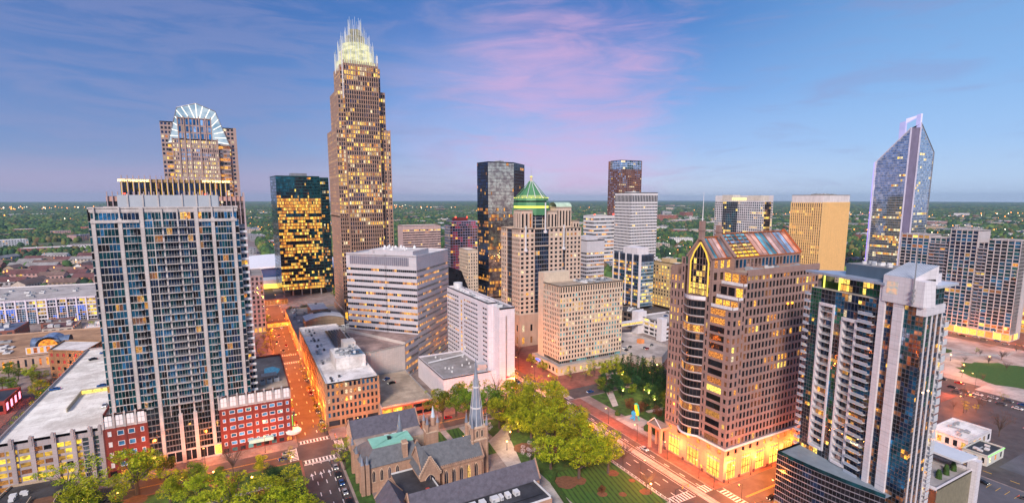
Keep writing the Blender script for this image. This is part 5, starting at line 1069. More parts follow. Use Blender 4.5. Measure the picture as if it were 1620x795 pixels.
# right-hand face, along the grid
Ec = PA(40.2); e0 = Vector(Ec); dR = Vector((1, .02)).normalized(); nR = Vector((dR.y, -dR.x))
def PR(t, o=0): q = e0 + dR * t + nR * o; return (q.x, q.y)
rib = [(1.6, 2.5), (4.9, 5.9), (8.1, 9.1), (11.6, 12.4)]
for (a, c, nx) in ((0, 1.6, 2), (2.5, 4.9, 3), (5.9, 8.1, 3), (9.1, 11.6, 3)): b.face(PR(a), PR(c), -3, 82, nx, 60, .86, .86, .1, [g_dark, g_rust, g_navy, g_green, g_bronze], .1, wm=mull, litm=[e_amber, e_dim])
for (a, c) in rib: m = MB(); m.obox(e0, dR, nR, a + .2, c - .2, -.2, .16, -3, 83.5, ww); b.item('rib', m)
b.face(PR(12.4, -1), PR(17.5, -1), 4, 80, 4, 27, .8, .8, .2, [g_dark, g_teal, g_navy], .15); b.blank(PR(17.5, -1), PR(17.5, -30), 0, 80)
for j in range(27):
    z = 4 + j * 2.82
    for (a, c, pj) in ((12.5, 15.2, .9), (15.6, 18.2, -.2)): m = MB(); m.obox(e0, dR, nR, a, c, -1, pj, z - .1, z + .08, metal_w); m.obox(e0, dR, nR, a, c, pj - .05, pj, z + .1, z + 1.05, metal_w); b.item('balcony', m)
m = MB(); m.obox(e0, dR, nR, 0, 12.4, -2, .5, 82, 84.8, ww); b.item('cornice', m)
b.face(PR(3), PR(12), 84.8, 90, 5, 3, .92, .85, .1, [g_teal, g_dark, g_green], .1, wm=mull)
# top floors
RP = [PA(0), PA(40.2), PR(17.5, -1), PR(17.5, -30), PA(0, -14)]
b.roofm.face([(*p, zt) for p in RP], pale_pave)
b.face(PA(9, -3), PA(29, -3), zt, 89.4, 16, 2, .9, .86, .1, [g_dark, g_green, g_bronze], .5, litm=[e_gold, e_shop], wm=mull); b.face(PA(9, -14), PA(9, -3), zt, 89.4, 6, 2, .9, .9, .1, [g_dark], .6, litm=[e_gold], wm=mull)
hed = M('hedge', (.03, .07, .01), .9, var=.5, scale=2); m = MB(); m.obox(LT, dA, nA, 1, 8.5, -4.5, -3.4, zt, zt + 2.4, hed); b.item('hedge', m)
for t in (2.5, 8.8): m = MB(); m.obox(LT, dA, nA, t, t + .4, -3, -2.6, zt, 89.6, MATS['cornice light']); b.item('column', m)  # glow is put into the columns themselves; they hold no lamp
m = b.part('canopy'); CP = [PA(-3.2, .2), PA(6, 1.0), PA(18, 1.5), PA(28.4, 1.4), PA(28.4, -12), PA(4, -12)]; m.prism(CP, 89.6, 90.4, M('canopy blue grey', (.36, .42, .52), .4, .3))
m = b.part('canopy'); CP = [PR(5, .9), PR(19, .9), PR(18, -14), PR(5, -14)]; m.prism(CP, 90.1, 90.9, M('canopy pale', (.60, .62, .68), .4, .3))
pn = M('plant room blue', (.09, .14, .19), .5, .2, var=.1); m = b.part('plant_room'); m.prism([PA(10, -4), PA(28.2, -3.4), PA(28.2, -14), PA(10, -14)], 90.4, 94.4, pn, top=roof_g); m.prism([PR(6, -3), PR(17, -3), PR(16, -13), PR(6, -13)], 90.9, 93.6, ww, top=roof_g)
for k in range(12): m = MB(); t, o = b.r.uniform(12, 25), b.r.uniform(-12, -5.5); q = PA(t, o); m.cyl(q[0], q[1], 94.4, 95.3, .8, .7, unit_w if k % 3 else unit_g, 8); b.item('rooftop_unit', m)
m = b.part('headhouse'); m.prism([PA(27.6, 1.0), PA(37, 1.0), PA(37, -9), PA(27.6, -9)], 84.6, 93.0, ww); m.prism([PA(37, 1.0), PA(40.3, .9), PR(4.4, .9), PR(4.4, -9), PA(37, -9)], 84.6, 92.4, ww, scale=.86); 
m = b.part('headhouse_roof'); a, c, e, f = PA(27.6, 1.0), PA(37, 1.0), PA(37, -9), PA(27.6, -9); m.face([(*a, 93.0), (*c, 93.0), (*e, 96.6), (*f, 96.6)], M('zinc seam', (.36, .42, .50), .4, .5)); m.face([(*a, 93.0), (*f, 96.6), (*f, 93)], ww); m.face([(*c, 93.0), (*e, 93), (*e, 96.6)], ww); m.face([(*f, 93), (*e, 93), (*e, 96.6), (*f, 96.6)], ww)
for k in range(14): mm = MB(); t = 27.8 + k * .7; p, q = PA(t, 1.0), PA(t, -9); mm.tube((*p, 93.08), (*q, 96.68), .06, .06, metal_w, 4); b.item('seam', mm)
m = MB(); m.obox(LT, dA, nA, 28.9, 32.4, .82, 1.06, 87.3, 91.2, E('lit loggia', (.95, .55, .35), .8, (.25, .45, .55), scale=.4)); b.item('loggia', m)
m = MB(); q = PA(37.6, 1.6); m.tube((*q, 85), (*q, 103), .22, .08, metal_g, 6)
for z in (86, 87.6, 89.2): m.box(q[0] - .7, q[0] + .7, q[1] - .2, q[1] + .2, z, z + .7, metal_g)
b.item('mast', m)
for k in (2.05, 5.4): m = MB(); q = PR(k, 1.15); m.box(q[0] - .2, q[0] + .2, q[1] - .2, q[1] + .2, 58, 58.4, EM('rib light', (1, .7, .4), 4) if k < 3 else MATS['rib light']); b.item('lamp', m)
b.done()
b = B('podium', 'dark glass curved podium with silver bands below the foreground condominium tower', 'podium', (180, 95, 0), M('silver band', (.42, .42, .48), .35, .6), seed=44)
PP = [(173.4, 112.2), (173.0, 106), (173.3, 98), (174.4, 88), (176.5, 77)]
for i in range(4):
    b.face(PP[i], PP[i + 1], 3.5, 22, 8, 9, .97, .84, .12, [g_black, g_navy, g_black, g_black], .0, litm=[e_dim]); b.face(PP[i], PP[i + 1], .2, 3.5, 3, 1, .8, .8, .3, [g_dark], .9, litm=[e_shop])
    b.roofm.face([(*PP[i], 22), (*PP[i + 1], 22), (*PP[i + 1], 23.4), (*PP[i], 23.4)], g_teal)
b.blank((192, 112.2), PP[0], 0, 23); b.blank((192, 112.2), (173.4, 112.2), 0, 23)
b.roofm.face([(*p, 22.1) for p in PP] + [(192, 76, 22.1), (192, 112.2, 22.1)], M('terrace blue', (.20, .25, .30), .6, streak=False)); b.done()
b = B('garage_annex', 'grey screened garage annex with planted terrace and white canopy at lower right', 'annex', (215, 74, 0), ww, seed=45)
b.blank((198, 72), (224, 72), 0, 21.5, M('perforated screen', (.20, .18, .12), .6, var=.3, scale=1.5)); b.blank((224, 72), (224, 92), 0, 21.5); b.roof(rect(198, 224, 72, 92), 21, concrete_d, 1.0)
m = b.part('canopy'); m.prism([(217, 73), (227, 72), (228, 88), (218, 90)], 25.2, 25.9, metal_w); m = b.part('pillar'); m.box(223.5, 226.5, 70.5, 73.5, 0, 25.2, ww); m.box(226.2, 227.4, 76, 86, 0, 25.2, ww)
for k in range(9): m = MB(); x = 208 + k * 1.8; m.cyl(x, 75.5 + (k % 3) * .7, 21.1, 22.6 + (k % 2) * .5, 1.0, .5, hed, 8); b.item('shrub', m)
b.done()
# ------------------------------------------------------------------ further towers in the gaps
b = B('hotel', 'red gridded hotel block with a stepped top left of the dark faceted tower', 'hotel', (272, 660, 0), M('lilac frame', (.34, .28, .42)), seed=51)
RM = [M('red infill', (.45, .04, .06), .5), g_dark, g_rust, MATS['red infill']]
b.face((252, 650.6), (292.4, 650.6), 6, 80, 11, 20, .8, .72, .3, RM, .14, litm=[e_gold, e_amber]); b.face((252, 672), (252, 650.6), 6, 80, 6, 20, .6, .5, .3, [g_dark, g_black], .1, wm=wp); b.blank((292.4, 650.6), (292.4, 672), 0, 80); b.blank((292.4, 672), (252, 672), 0, 80)
b.face((254, 650.3), (290, 650.3), 80, 86, 10, 2, .8, .6, .3, RM, .2, litm=[e_gold]); b.roof(rect(252, 292.4, 650.6, 672), 80, roof_d, 1); b.roof(rect(254, 290, 650.3, 670), 86, roof_d, 1); b.part('penthouse').box(262, 280, 655, 668, 86, 91, M('maroon', (.20, .03, .03)))
for x in (262, 279): m = MB(); m.cyl(x, 655, 91, 92.5, .8, .8, e_red, 8); b.item('beacon', m)
b.done()
sb = M('salmon band', (.50, .35, .32))
b = B('office_block', 'long salmon and dark banded office block right of the tallest tower', 'building', (290, 895, 0), sb, seed=52)
b.face((254.6, 887.4), (325, 887.4), 3, 63, 24, 14, .97, .42, .5, [g_black, g_bronze, g_black], .12, rowlit=lambda j, r: .9 if j == 13 else .08); b.blank((254.6, 887.4), (325, 887.4), 63, 69.4); b.blank((254.6, 920), (254.6, 887.4), 0, 69.4); b.blank((325, 887.4), (325, 920), 0, 69.4); b.blank((325, 920), (254.6, 920), 0, 69.4); b.roof(rect(254.6, 325, 887.4, 920), 68.5, roof_w, 1); b.done()
b = B('office_block', 'slim cream old building between the red hotel and the dark faceted tower', 'building', (225, 520, 0), M('old cream', (.62, .50, .38)), seed=53)
b.face((219.7, 515), (231.9, 515), 3, 58, 4, 15, .4, .5, .4, [g_dark, g_black], .1, litm=[e_gold]); b.face((219.7, 540), (219.7, 515), 3, 58, 8, 15, .5, .5, .4, [g_dark, g_black], .1); b.blank((231.9, 515), (231.9, 540), 0, 61); b.blank((219.7, 515), (231.9, 515), 58, 61); b.blank((219.7, 540), (219.7, 515), 58, 61); b.blank((231.9, 540), (219.7, 540), 0, 61); b.roof(rect(219.7, 231.9, 515, 540), 60.5, roof_w, .8); b.done()
t = thing('office_block', 'black glass block with one sloping side behind the white banded block', 'building', (188, 470, 0)); m = MB(); P = [(176, 466.8, 0), (203, 466.8, 0), (203, 466.8, 18), (192, 466.8, 46), (176, 466.8, 52)]
m.face(P, g_black); m.face([(x, y + 34, z) for x, y, z in P], g_black)
for i in range(5): a, c = P[i], P[(i + 1) % 5]; m.face([a, c, (c[0], c[1] + 34, c[2]), (a[0], a[1] + 34, a[2])], g_black)
m.build('wall', t); m = MB(); m.box(197, 201, 466.3, 466.6, 22, 24, e_gold); m.build('lit_window', t)
b = B('office_block', 'pale banded office block with lit floors between the domed tower and the white precast tower', 'building', (575, 735, 0), wp, seed=54)
b.face((553, 729), (602, 729), 3, 84, 16, 12, .97, .4, .5, [g_dark, g_sky], .35, rowlit=rl(.2, .4, .9), litm=[e_amber]); b.face((553, 760), (553, 729), 3, 84, 8, 12, .97, .4, .5, [g_dark], .3); b.blank((602, 729), (602, 760), 0, 88); b.blank((553, 729), (602, 729), 84, 88); b.blank((553, 760), (553, 729), 84, 88); b.blank((602, 760), (553, 760), 0, 88); b.roof(rect(553, 602, 729, 760), 87, roof_w, 1)
for x in (556, 598): m = MB(); m.cyl(x, 731, 88, 90, .9, .9, e_red, 8); b.item('beacon', m)
b.done()
# ------------------------------------------------------------------ left: parking deck in front, mall and long garage behind
pc = M('mauve precast', (.42, .36, .36), var=.15)
b = B('parking_garage', 'pale concrete parking garage with yellow lit bays and a rooftop ramp at lower left', 'garage', (-75, 300, 0), pc, seed=61)
gy = E('garage yellow', (1.0, .62, .05), .85, (.28, .15, .03), scale=.5)
b.face((-91, 262), (-72, 262), 1, 18.5, 5, 6, .88, .62, .7, [g_black], .75, litm=[gy, gy, e_dim]); b.face((-72, 262), (-63.5, 262), 1, 18.5, 3, 6, .88, .62, .7, [g_black, g_dark], .85, litm=[gy, gy]); b.face((-63.5, 262), (-57, 262), 1, 18.5, 2, 9, .86, .8, .3, [g_sky, g_blue, g_dark], 0); b.blank((-91, 262), (-57, 262), 18.5, 21.5)
for x in (-91, -85, -79, -72.2, -66, -60.4, -57): m = MB(); m.box(x - .75, x + .75, 261.1, 262.4, .1, 22.6, pc); m.box(x - .35, x + .35, 260.9, 261.1, 19, 23.4, pc); b.item('pier', m)
b.face((-91, 410), (-91, 262), 1, 18.5, 20, 6, .85, .6, .5, [g_black], .2, litm=[gy]); b.blank((-91, 410), (-91, 262), 18.5, 21.5); b.blank((-57, 262), (-57, 410), 0, 20.4); b.blank((-57, 410), (-91, 410), 0, 21)
b.roof(rect(-91, -57, 262, 410), 20.4, M('deck pale', (.92, .87, .80), var=.14, scale=.05, streak=False), 1.1, .35)
rw = M('ramp wall', (.40, .36, .28))
b.part('ramp_wall').box(-75, -74.6, 292, 318, 20.45, 22.2, rw); b.part('ramp_wall').box(-74.6, -57.4, 317, 317.4, 20.45, 22.6, rw); b.part('ramp_wall').box(-70, -69.6, 345, 385, 20.45, 22, rw)
m = MB(); m.box(-74.5, -57.5, 316.6, 316.98, 20.5, 21.9, e_gold); b.item('ramp_light', m)
m = MB()
for k in range(26): m.box(-90, -85.5, 268 + k * 2.8, 268.12 + k * 2.8, 20.43, 20.44, paint_w); m.box(-64, -59.5, 322 + k * 2.8, 322.12 + k * 2.8, 20.43, 20.44, paint_w)
b.item('bay_marking', m); b.done()
b = B('office_block', 'square brown brick block with a snow pale roof behind the lower left garage', 'building', (-105, 430, 0), M('brown brick', (.27, .15, .07), var=.2), seed=62)
b.face((-114.2, 424.7), (-93, 411), 1, 19, 6, 4, .42, .45, .3, [g_black, M('red shade', (.30, .03, .03))], .15, litm=[e_amber]); b.face((-112, 450), (-114.2, 424.7), 1, 19, 4, 4, .4, .45, .3, [g_black, MATS['red shade']], .15, litm=[e_amber]); b.blank((-93, 411), (-88, 436), 0, 19.5); b.blank((-88, 436), (-112, 450), 0, 19.5); b.blank((-114.2, 424.7), (-93, 411), 19, 19.5)
b.roof([(-114.2, 424.7), (-93, 411), (-88, 436), (-112, 450)], 19.2, roof_w, .9); b.done()
b = B('retail_hall', 'wide low retail hall with a tan roof, white arches and a blue glass vault', 'hall', (-140, 480, 0), M('blush stone', (.50, .34, .25)), seed=63)
b.face((-190, 456), (-114, 456), .5, 10, 20, 1, .3, .5, .3, [g_dark], .5, litm=[e_orange]); b.blank((-114, 456), (-98, 470), 0, 10); b.blank((-98, 470), (-98, 530), 0, 10); b.blank((-98, 530), (-200, 540), 0, 10); b.roof([(-190, 456), (-114, 456), (-98, 470), (-98, 530), (-190, 540)], 9.6, M('terracotta roof', (.46, .27, .15), var=.2, scale=.08, streak=False), .9)
b.face((-136, 462), (-112, 462), 9.8, 14.6, 7, 1, .55, .8, .3, [g_dark], 1, litm=[e_orange], wm=white_conc); vg = G('vault glass', (.16, .22, .32), .2, .4)
m = b.part('vault')
for k in range(8):
    a0, a1 = math.pi * k / 8, math.pi * (k + 1) / 8; m.face([(-124 - 7 * math.cos(a0), 462.5, 14.6 + 6 * math.sin(a0)), (-124 - 7 * math.cos(a1), 462.5, 14.6 + 6 * math.sin(a1)), (-124 - 7 * math.cos(a1), 478, 14.6 + 6 * math.sin(a1)), (-124 - 7 * math.cos(a0), 478, 14.6 + 6 * math.sin(a0))], vg)
    m.face([(-134, 470 - 6 * math.cos(a0), 14.4 + 5 * math.sin(a0)), (-134, 470 - 6 * math.cos(a1), 14.4 + 5 * math.sin(a1)), (-113, 470 - 6 * math.cos(a1), 14.4 + 5 * math.sin(a1)), (-113, 470 - 6 * math.cos(a0), 14.4 + 5 * math.sin(a0))], vg)
m = MB(); m.face([(-124 + 5.2 * math.cos(math.pi * k / 12), 462.3, 14.6 + 4.6 * math.sin(math.pi * k / 12)) for k in range(13)], e_orange); b.item('arch_window', m)
b.units(-185, -140, 465, 520, 9.7, 14, UN, 2, 7); b.done()
b = B('parking_garage', 'long garage with white frames and patterned blue glass panels at far left', 'garage', (-190, 640, 0), white_conc, seed=64)
LG0, LG1 = (-262, 632), (-128, 624); LG = Vector(LG1) - Vector(LG0); gp = [e_gold, g_dark]
nb = 18
for k in range(nb):
    a = Vector(LG0) + LG * (k / nb); c = Vector(LG0) + LG * ((k + 1) / nb)
    if k % 5 == 2: b.face(tuple(a), tuple(c), 1, 22, 3, 6, .9, .6, .6, [g_black], .6, litm=[gy])
    else:
        b.face(tuple(a), tuple(c), 1, 15.5, 4, 7, .9, .85, .2, [g_blue, g_navy, EM('neon blue', (.03, .12, .60), .9), g_navy], .12, litm=[e_dim]); b.face(tuple(a), tuple(c), 15.5, 22, 3, 2, .9, .7, .5, [g_black, g_sky], .4, litm=[gy])
    d_ = LG.normalized(); m = MB(); m.obox(a, d_, Vector((d_.y, -d_.x)), -.55, .55, -.3, .8, .2, 23.5, M('lilac white', (.72, .66, .74))); b.item('pier', m)
b.band(LG0, LG1, 15.2, 16.2, .5, MATS['lilac white']); b.band(LG0, LG1, 22, 23.3, .5, MATS['lilac white']); LGP = [LG0, LG1, (-135, 720), (-275, 740)]
for i in (1, 2, 3): b.blank(LGP[i], LGP[(i + 1) % 4], 0, 22.5)
b.roof(LGP, 22, pale_pave, 1.1); b.units(-250, -150, 645, 710, 22.1, 24, UN, 2, 5, 2); b.done()
# small dark roof house at lower left and red building
b = B('club_house', 'low dark roofed building with a small planted courtyard at the lower left corner', 'house', (-72, 242, 0), tan, seed=65)
CH = [(-88, 225), (-62, 225), (-58, 238), (-70, 252), (-84, 253)]
for i in range(5): b.face(CH[i], CH[(i + 1) % 5], .2, 7.2, 6, 2, .4, .5, .3, [g_dark], .2)
b.roof(CH, 7, roof_d, .8); m = b.part('courtyard'); m.box(-74, -66, 231, 238, 7.02, 7.1, mulch); m.box(-74.3, -74, 230.7, 238.3, 7, 8.3, tan); m.box(-66, -65.7, 230.7, 238.3, 7, 8.3, tan); b.units(-82, -76, 236, 246, 7.1, 4, [unit_w], 1, 2, 1.2); b.done()
b = B('retail_block', 'small red building with a dark roof and a pink lit corner at the left edge', 'building', (-125, 385, 0), M('red render', (.34, .05, .04)), seed=66)
b.face((-140, 366), (-119, 366), .3, 7, 5, 1, .5, .5, .3, [g_dark], .5, litm=[e_shop]); b.face((-119, 366), (-119, 390), .3, 7, 4, 1, .5, .6, .3, [g_dark], .8, litm=[EM('pink shop', (1, .3, .45), 2)]); b.blank((-119, 390), (-140, 390), 0, 7); b.roof(rect(-140, -119, 366, 390), 7, roof_d, .7); b.done()
# ------------------------------------------------------------------ rooftop deck right of the brown office
b = B('parking_deck', 'weathered tan rooftop parking deck with two cars behind the church', 'parking deck', (72, 285, 0), concrete_d, seed=67)
b.face((59.8, 256.8), (87.5, 256.8), .3, 8, 5, 2, .9, .5, .8, [g_black], .5, litm=[gy, e_amber], wm=M('red brown beam', (.30, .08, .05))); b.face((87.5, 256.8), (87.8, 310), .3, 8, 8, 2, .9, .5, .8, [g_black], .4, litm=[gy]); b.blank((87.8, 310), (60, 309), 0, 8); b.blank((60, 309), (59.8, 256.8), 0, 8)
b.roof([(59.8, 256.8), (87.5, 256.8), (87.8, 310), (60, 309)], 8, roof_tan, .9); b.done()
# ------------------------------------------------------------------ church
stn = M('church stone', (.42, .26, .18), var=.2, scale=.6); slate = M('slate', (.125, .13, .14), .6, var=.25, scale=.7, streak=False); slate2 = M('slate dark', (.10, .095, .12), .6, var=.3, scale=.6, streak=False)
vg2 = M('verdigris', (.25, .55, .42), .6, var=.15, scale=.3, streak=False); lead = M('spire lead', (.25, .29, .36), .4, .3, var=.3, scale=.4)
church_win = G('church glass', (.04, .04, .06), .2, .2)
def gable(t, name_w, name_r, x0, x1, y0, y1, ze, zr, axis, mw, mr, ov=.4, z0=0):
    """a gabled block with its ridge along axis"""
    W = MB(); Rf = MB()
    if axis == 'x':
        ym = (y0 + y1) / 2
        for x in (x0, x1): W.face([(x, y0, z0), (x, y1, z0), (x, y1, ze), (x, ym, zr), (x, y0, ze)], mw)
        for y in (y0, y1): W.face([(x0, y, z0), (x1, y, z0), (x1, y, ze), (x0, y, ze)], mw)
        for y, s in ((y0, -1), (y1, 1)):
            e = y + s * ov; zz = ze - ov * (zr - ze) / (ym - y0) if False else ze - .15
            Rf.face([(x0 - ov * .3, e, zz), (x1 + ov * .3, e, zz), (x1 + ov * .3, ym, zr + .2), (x0 - ov * .3, ym, zr + .2)], mr); Rf.face([(x0 - ov * .3, e, zz - .3), (x1 + ov * .3, e, zz - .3), (x1 + ov * .3, e, zz), (x0 - ov * .3, e, zz)], mr)
        for x in (x0 - .12, x1 + .12):
            for y in (y0 - ov, y1 + ov): Rf.tube((x, y, ze + .1), (x, ym, zr + .6), .32, .32, stn, 4)
    else:
        xm = (x0 + x1) / 2
        for y in (y0, y1): W.face([(x0, y, z0), (x1, y, z0), (x1, y, ze), (xm, y, zr), (x0, y, ze)], mw)
        for x in (x0, x1): W.face([(x, y0, z0), (x, y1, z0), (x, y1, ze), (x, y0, ze)], mw)
        for x, s in ((x0, -1), (x1, 1)): e = x + s * ov; Rf.face([(e, y0 - ov * .3, ze - .15), (e, y1 + ov * .3, ze - .15), (xm, y1 + ov * .3, zr + .2), (xm, y0 - ov * .3, zr + .2)], mr)
        for y in (y0 - .12, y1 + .12):
            for x in (x0 - ov, x1 + ov): Rf.tube((x, y, ze + .1), (xm, y, zr + .6), .32, .32, stn, 4)
    W.build(name_w, t); Rf.build(name_r, t)
def lancet(t, p, d, w_, h, z, mat, n_=(0, -1), out=.06):
    P = Vector(p); d = Vector(d); n_ = Vector(n_); pts = [(-w_, 0), (w_, 0), (w_, h * .7), (w_ * .6, h * .88), (0, h), (-w_ * .6, h * .88), (-w_, h * .7)]
    f = MB(); f.face([((P + d * a + n_ * out).x, (P + d * a + n_ * out).y, z + c) for a, c in pts], mat); o = f.build('window', t)
    m = MB()
    for i in range(7): (a, c), (e, g_) = pts[i], pts[(i + 1) % 7]; q0 = P + d * a + n_ * out; q1 = P + d * e + n_ * out; m.tube((q0.x, q0.y, z + c), (q1.x, q1.y, z + g_), .13, .13, M('pale surround', (.62, .45, .32)), 4)
    q = P + n_ * out; m.tube((q.x, q.y, z), (q.x, q.y, z + h * .95), .06, .06, MATS['pale surround'], 4)
    m.build('frame', o)
t = thing('church', 'stone gothic church with slate roofs, stepped gable and a tall pointed grey spire', 'church', (65, 190, 0))
gable(t, 'nave_wall', 'nave_roof', 57, 84, 183, 196, 10, 17.4, 'x', stn, slate)
gable(t, 'transept_wall', 'transept_roof', 56, 64, 181, 197.5, 9.2, 16.2, 'y', stn, slate)
for k in range(5): lancet(t, (67.5 + k * 3.3, 183), (1, 0), .75, 6.0, 2.4, e_gold if k == 3 else church_win)
for k in range(6): m = MB(); m.box(65.6 + k * 3.3, 66.3 + k * 3.3, 182.1, 183, 0, 8.6, stn); m.build('buttress', t)
lancet(t, (60, 181), (1, 0), 2.0, 6.5, 3.2, church_win)
m = MB()
for k in range(9):
    for s in (-1, 1): x = 60 + s * (4.3 - k * .5); m.box(x - .3, x + .3, 180.7, 181.3, 9 + k * .85, 10.2 + k * .85, M('pale surround', (.62, .45, .32)))
m.build('stepped_gable', t)
m = MB(); m.box(65, 84, 182.5, 182.9, 9.6, 10.4, stn)
for k in range(22): m.box(65 + k * .86, 65.4 + k * .86, 182.5, 182.9, 10.4, 10.9, stn)
m.build('parapet', t)
# sanctuary block with flat verdigris top
m = MB(); m.box(37, 60, 194.5, 214, 0, 11, stn); m.build('sanctuary_wall', t)
m = MB(); lo = [(36.6, 194, 10.9), (60, 194, 10.9), (60, 214.4, 10.9), (36.6, 214.4, 10.9)]; hi = [(42, 198.5, 16.8), (58.5, 198.5, 16.8), (58.5, 207, 16.8), (42, 207, 16.8)]
for i in range(4): m.face([lo[i], lo[(i + 1) % 4], hi[(i + 1) % 4], hi[i]], slate)
m.build('sanctuary_roof', t); m = MB(); m.box(41.8, 58.7, 198.3, 207.2, 16.7, 17.1, vg2); m.tube((41.8, 198.3, 17.1), (49, 202.7, 17.6), .1, .1, vg2, 4); m.tube((58.7, 207.2, 17.1), (52, 202.7, 17.6), .1, .1, vg2, 4); m.build('flat_top', t); m = MB(); m.box(49, 50.4, 202.5, 203.7, 17.1, 18.3, black_m); m.build('roof_vent', t)
for k in range(4): lancet(t, (41 + k * 3.2, 194.5), (1, 0), .7, 5.2, 4.5, church_win)
for k in range(4): lancet(t, (37, 198.5 + k * 3.6), (0, 1), .7, 5.2, 4.0, church_win, (-1, 0))
for (x, y) in ((36.6, 194.2), (36.6, 197), (38.5, 194), (36.6, 205), (36.6, 213.6)): m = MB(); m.box(x - .7, x + .7, y - .7, y + .7, 0, 13, stn); m.cyl(x, y, 13, 16.5, .7, .05, lead, 8); m.build('pinnacle', t)
m = MB(); m.box(53.2, 55.2, 194.6, 196.8, 8, 18.6, stn); m.box(53, 55.4, 194.4, 197, 17.6, 18.1, MATS['pale surround']); m.build('chimney', t)
# side tower
tw = MB(); tw.box(65.2, 70.2, 199.5, 204.5, 0, 20, stn); tw.box(64.9, 70.5, 199.2, 204.8, 17.4, 18, MATS['pale surround']); tw.build('bell_turret', t)
for (x, y) in ((65.4, 199.7), (70, 199.7), (65.4, 204.3), (70, 204.3)): m = MB(); m.cyl(x, y, 18, 21.5, .75, .7, stn, 8); m.cyl(x, y, 21.5, 25, .75, .05, lead, 8); m.build('pinnacle', t)
m = MB(); m.cyl(68.6, 201.5, 20, 23.5, 1.1, 1.0, stn, 8); m.cyl(68.6, 201.5, 23.5, 28.5, 1.0, .05, M('pale lead', (.45, .58, .66), .4), 8); m.build('stair_turret', t)
m = MB(); m.cyl(56.3, 210.5, 14, 17, 1.5, 1.3, lead, 8); m.cyl(56.3, 210.5, 17, 24, 1.3, .05, lead, 8); m.build('fleche', t)
# main tower and spire
sx, sy = 84.3, 190.6
m = MB(); m.box(80.7, 87.9, 187, 194.2, 0, 16, stn); m.box(81.1, 87.5, 187.4, 193.8, 16, 21.2, stn); m.box(80.4, 88.2, 186.7, 194.5, 15.5, 16.1, MATS['pale surround']); m.box(80.9, 87.7, 187.2, 194, 20.6, 21.3, MATS['pale surround']); m.build('tower', t)
for x in (83.2, 85.4): lancet(t, (x, 187.4), (1, 0), .55, 3.6, 16.6, church_win)
lancet(t, (81.1, 190.6), (0, 1), .7, 3.6, 16.6, church_win, (-1, 0)); lancet(t, (84.3, 187), (1, 0), 1.0, 5.5, 7, church_win)
for x in (81, 87.6):
    for y in (187.3, 193.9): m = MB(); m.cyl(x, y, 0, 21.5, .75, .7, stn, 8); m.cyl(x, y, 21.5, 26.5, .75, .04, lead, 8); m.build('pinnacle', t)
m = MB(); m.cyl(sx, sy, 21.2, 29, 3.1, 2.35, lead, 8, math.pi / 8); m.cyl(sx, sy, 29, 38, 2.35, 1.4, lead, 8, math.pi / 8); m.cyl(sx, sy, 38, 50.5, 1.4, .06, lead, 8, math.pi / 8)
for z, r in ((29, 2.55), (38, 1.6)): m.cyl(sx, sy, z - .3, z + .3, r, r, unit_w, 8, math.pi / 8)
m.build('spire', t)
for k in range(8): a = math.pi / 4 * k + math.pi / 8; m = MB(); m.tube((sx + 3.1 * math.cos(a), sy + 3.1 * math.sin(a), 21.2), (sx + 2.35 * math.cos(a), sy + 2.35 * math.sin(a), 29), .14, .12, unit_w, 4); m.tube((sx + 2.35 * math.cos(a), sy + 2.35 * math.sin(a), 29), (sx, sy, 50.4), .11, .05, unit_w, 4); m.build('spire_rib', t)
for k in range(4): a = math.pi / 2 * k; m = MB(); x, y = sx + 2.5 * math.cos(a), sy + 2.5 * math.sin(a); m.box(x - .55, x + .55, y - .55, y + .55, 22, 24.4, lead); m.cyl(x, y, 24.4, 26.4, .8, .05, lead, 4, math.pi / 4); m.build('dormer', t)
m = MB(); m.tube((sx, sy, 50.2), (sx, sy, 52.2), .08, .08, metal_w, 4); m.tube((sx - .5, sy, 51.4), (sx + .5, sy, 51.4), .08, .08, metal_w, 4); m.build('cross', t)
t = thing('church_hall', 'long gabled church hall with a purple slate roof and flat tan annex behind the church', 'church hall', (54, 230, 0))
gable(t, 'wall', 'roof', 38.8, 70.3, 227, 240.5, 9.2, 15, 'x', M('hall stone', (.48, .38, .30)), slate2); m = MB(); m.box(39.5, 70, 216.8, 226.9, 0, 9, MATS['hall stone'], top=M('annex roof', (.42, .32, .26), var=.25, scale=.3, streak=False)); m.build('annex', t)
for x in (52, 55.5, 60): m = MB(); m.box(x, x + 2, 219.5, 221.5, 9, 10.6, unit_w); m.build('rooftop_unit', t)
for k in range(5): lancet(t, (38.8, 218.5 + k * 4.2), (0, 1), .6, 4, 3, church_win, (-1, 0))
t = thing('church_hall', 'long front church building with a mauve slate roof and a flat black lower roof', 'church hall', (70, 160, 0))
gable(t, 'wall', 'roof', 46, 98, 160.7, 168.5, 7.8, 13.8, 'x', stn, slate2); gable(t, 'wall', 'roof', 37.5, 47.2, 145, 176.5, 8.5, 14.4, 'y', stn, slate2)
m = MB(); m.box(60, 95.5, 147.5, 160.5, 0, 7.4, stn, top=roof_d); m.build('flat_wing', t); m = MB(); m.box(60, 95.5, 147.5, 147.9, 7.4, 8.0, unit_w); m.box(95.1, 95.5, 147.5, 160.5, 7.4, 8.0, unit_w); m.build('parapet', t); m = MB(); m.box(47.2, 61, 168.6, 192, 0, 7.4, stn, top=roof_d); m.box(60.7, 61, 168.6, 181, 7.4, 8.0, unit_w); m.box(47.3, 56, 191.6, 191.9, 7.4, 8.0, unit_w); m.build('link_wing', t)
for k, x in enumerate((66, 70, 74.5, 78, 80.5, 84)): m = MB(); m.box(x, x + (2.6, 2.2, 3.0, 1.2, 1.8, 2)[k], 154.8, 157.2, 7.4, 8.9, unit_w); m.box(x + .2, x + 1, 154.6, 154.8, 7.8, 8.6, unit_g); m.build('rooftop_unit', t)
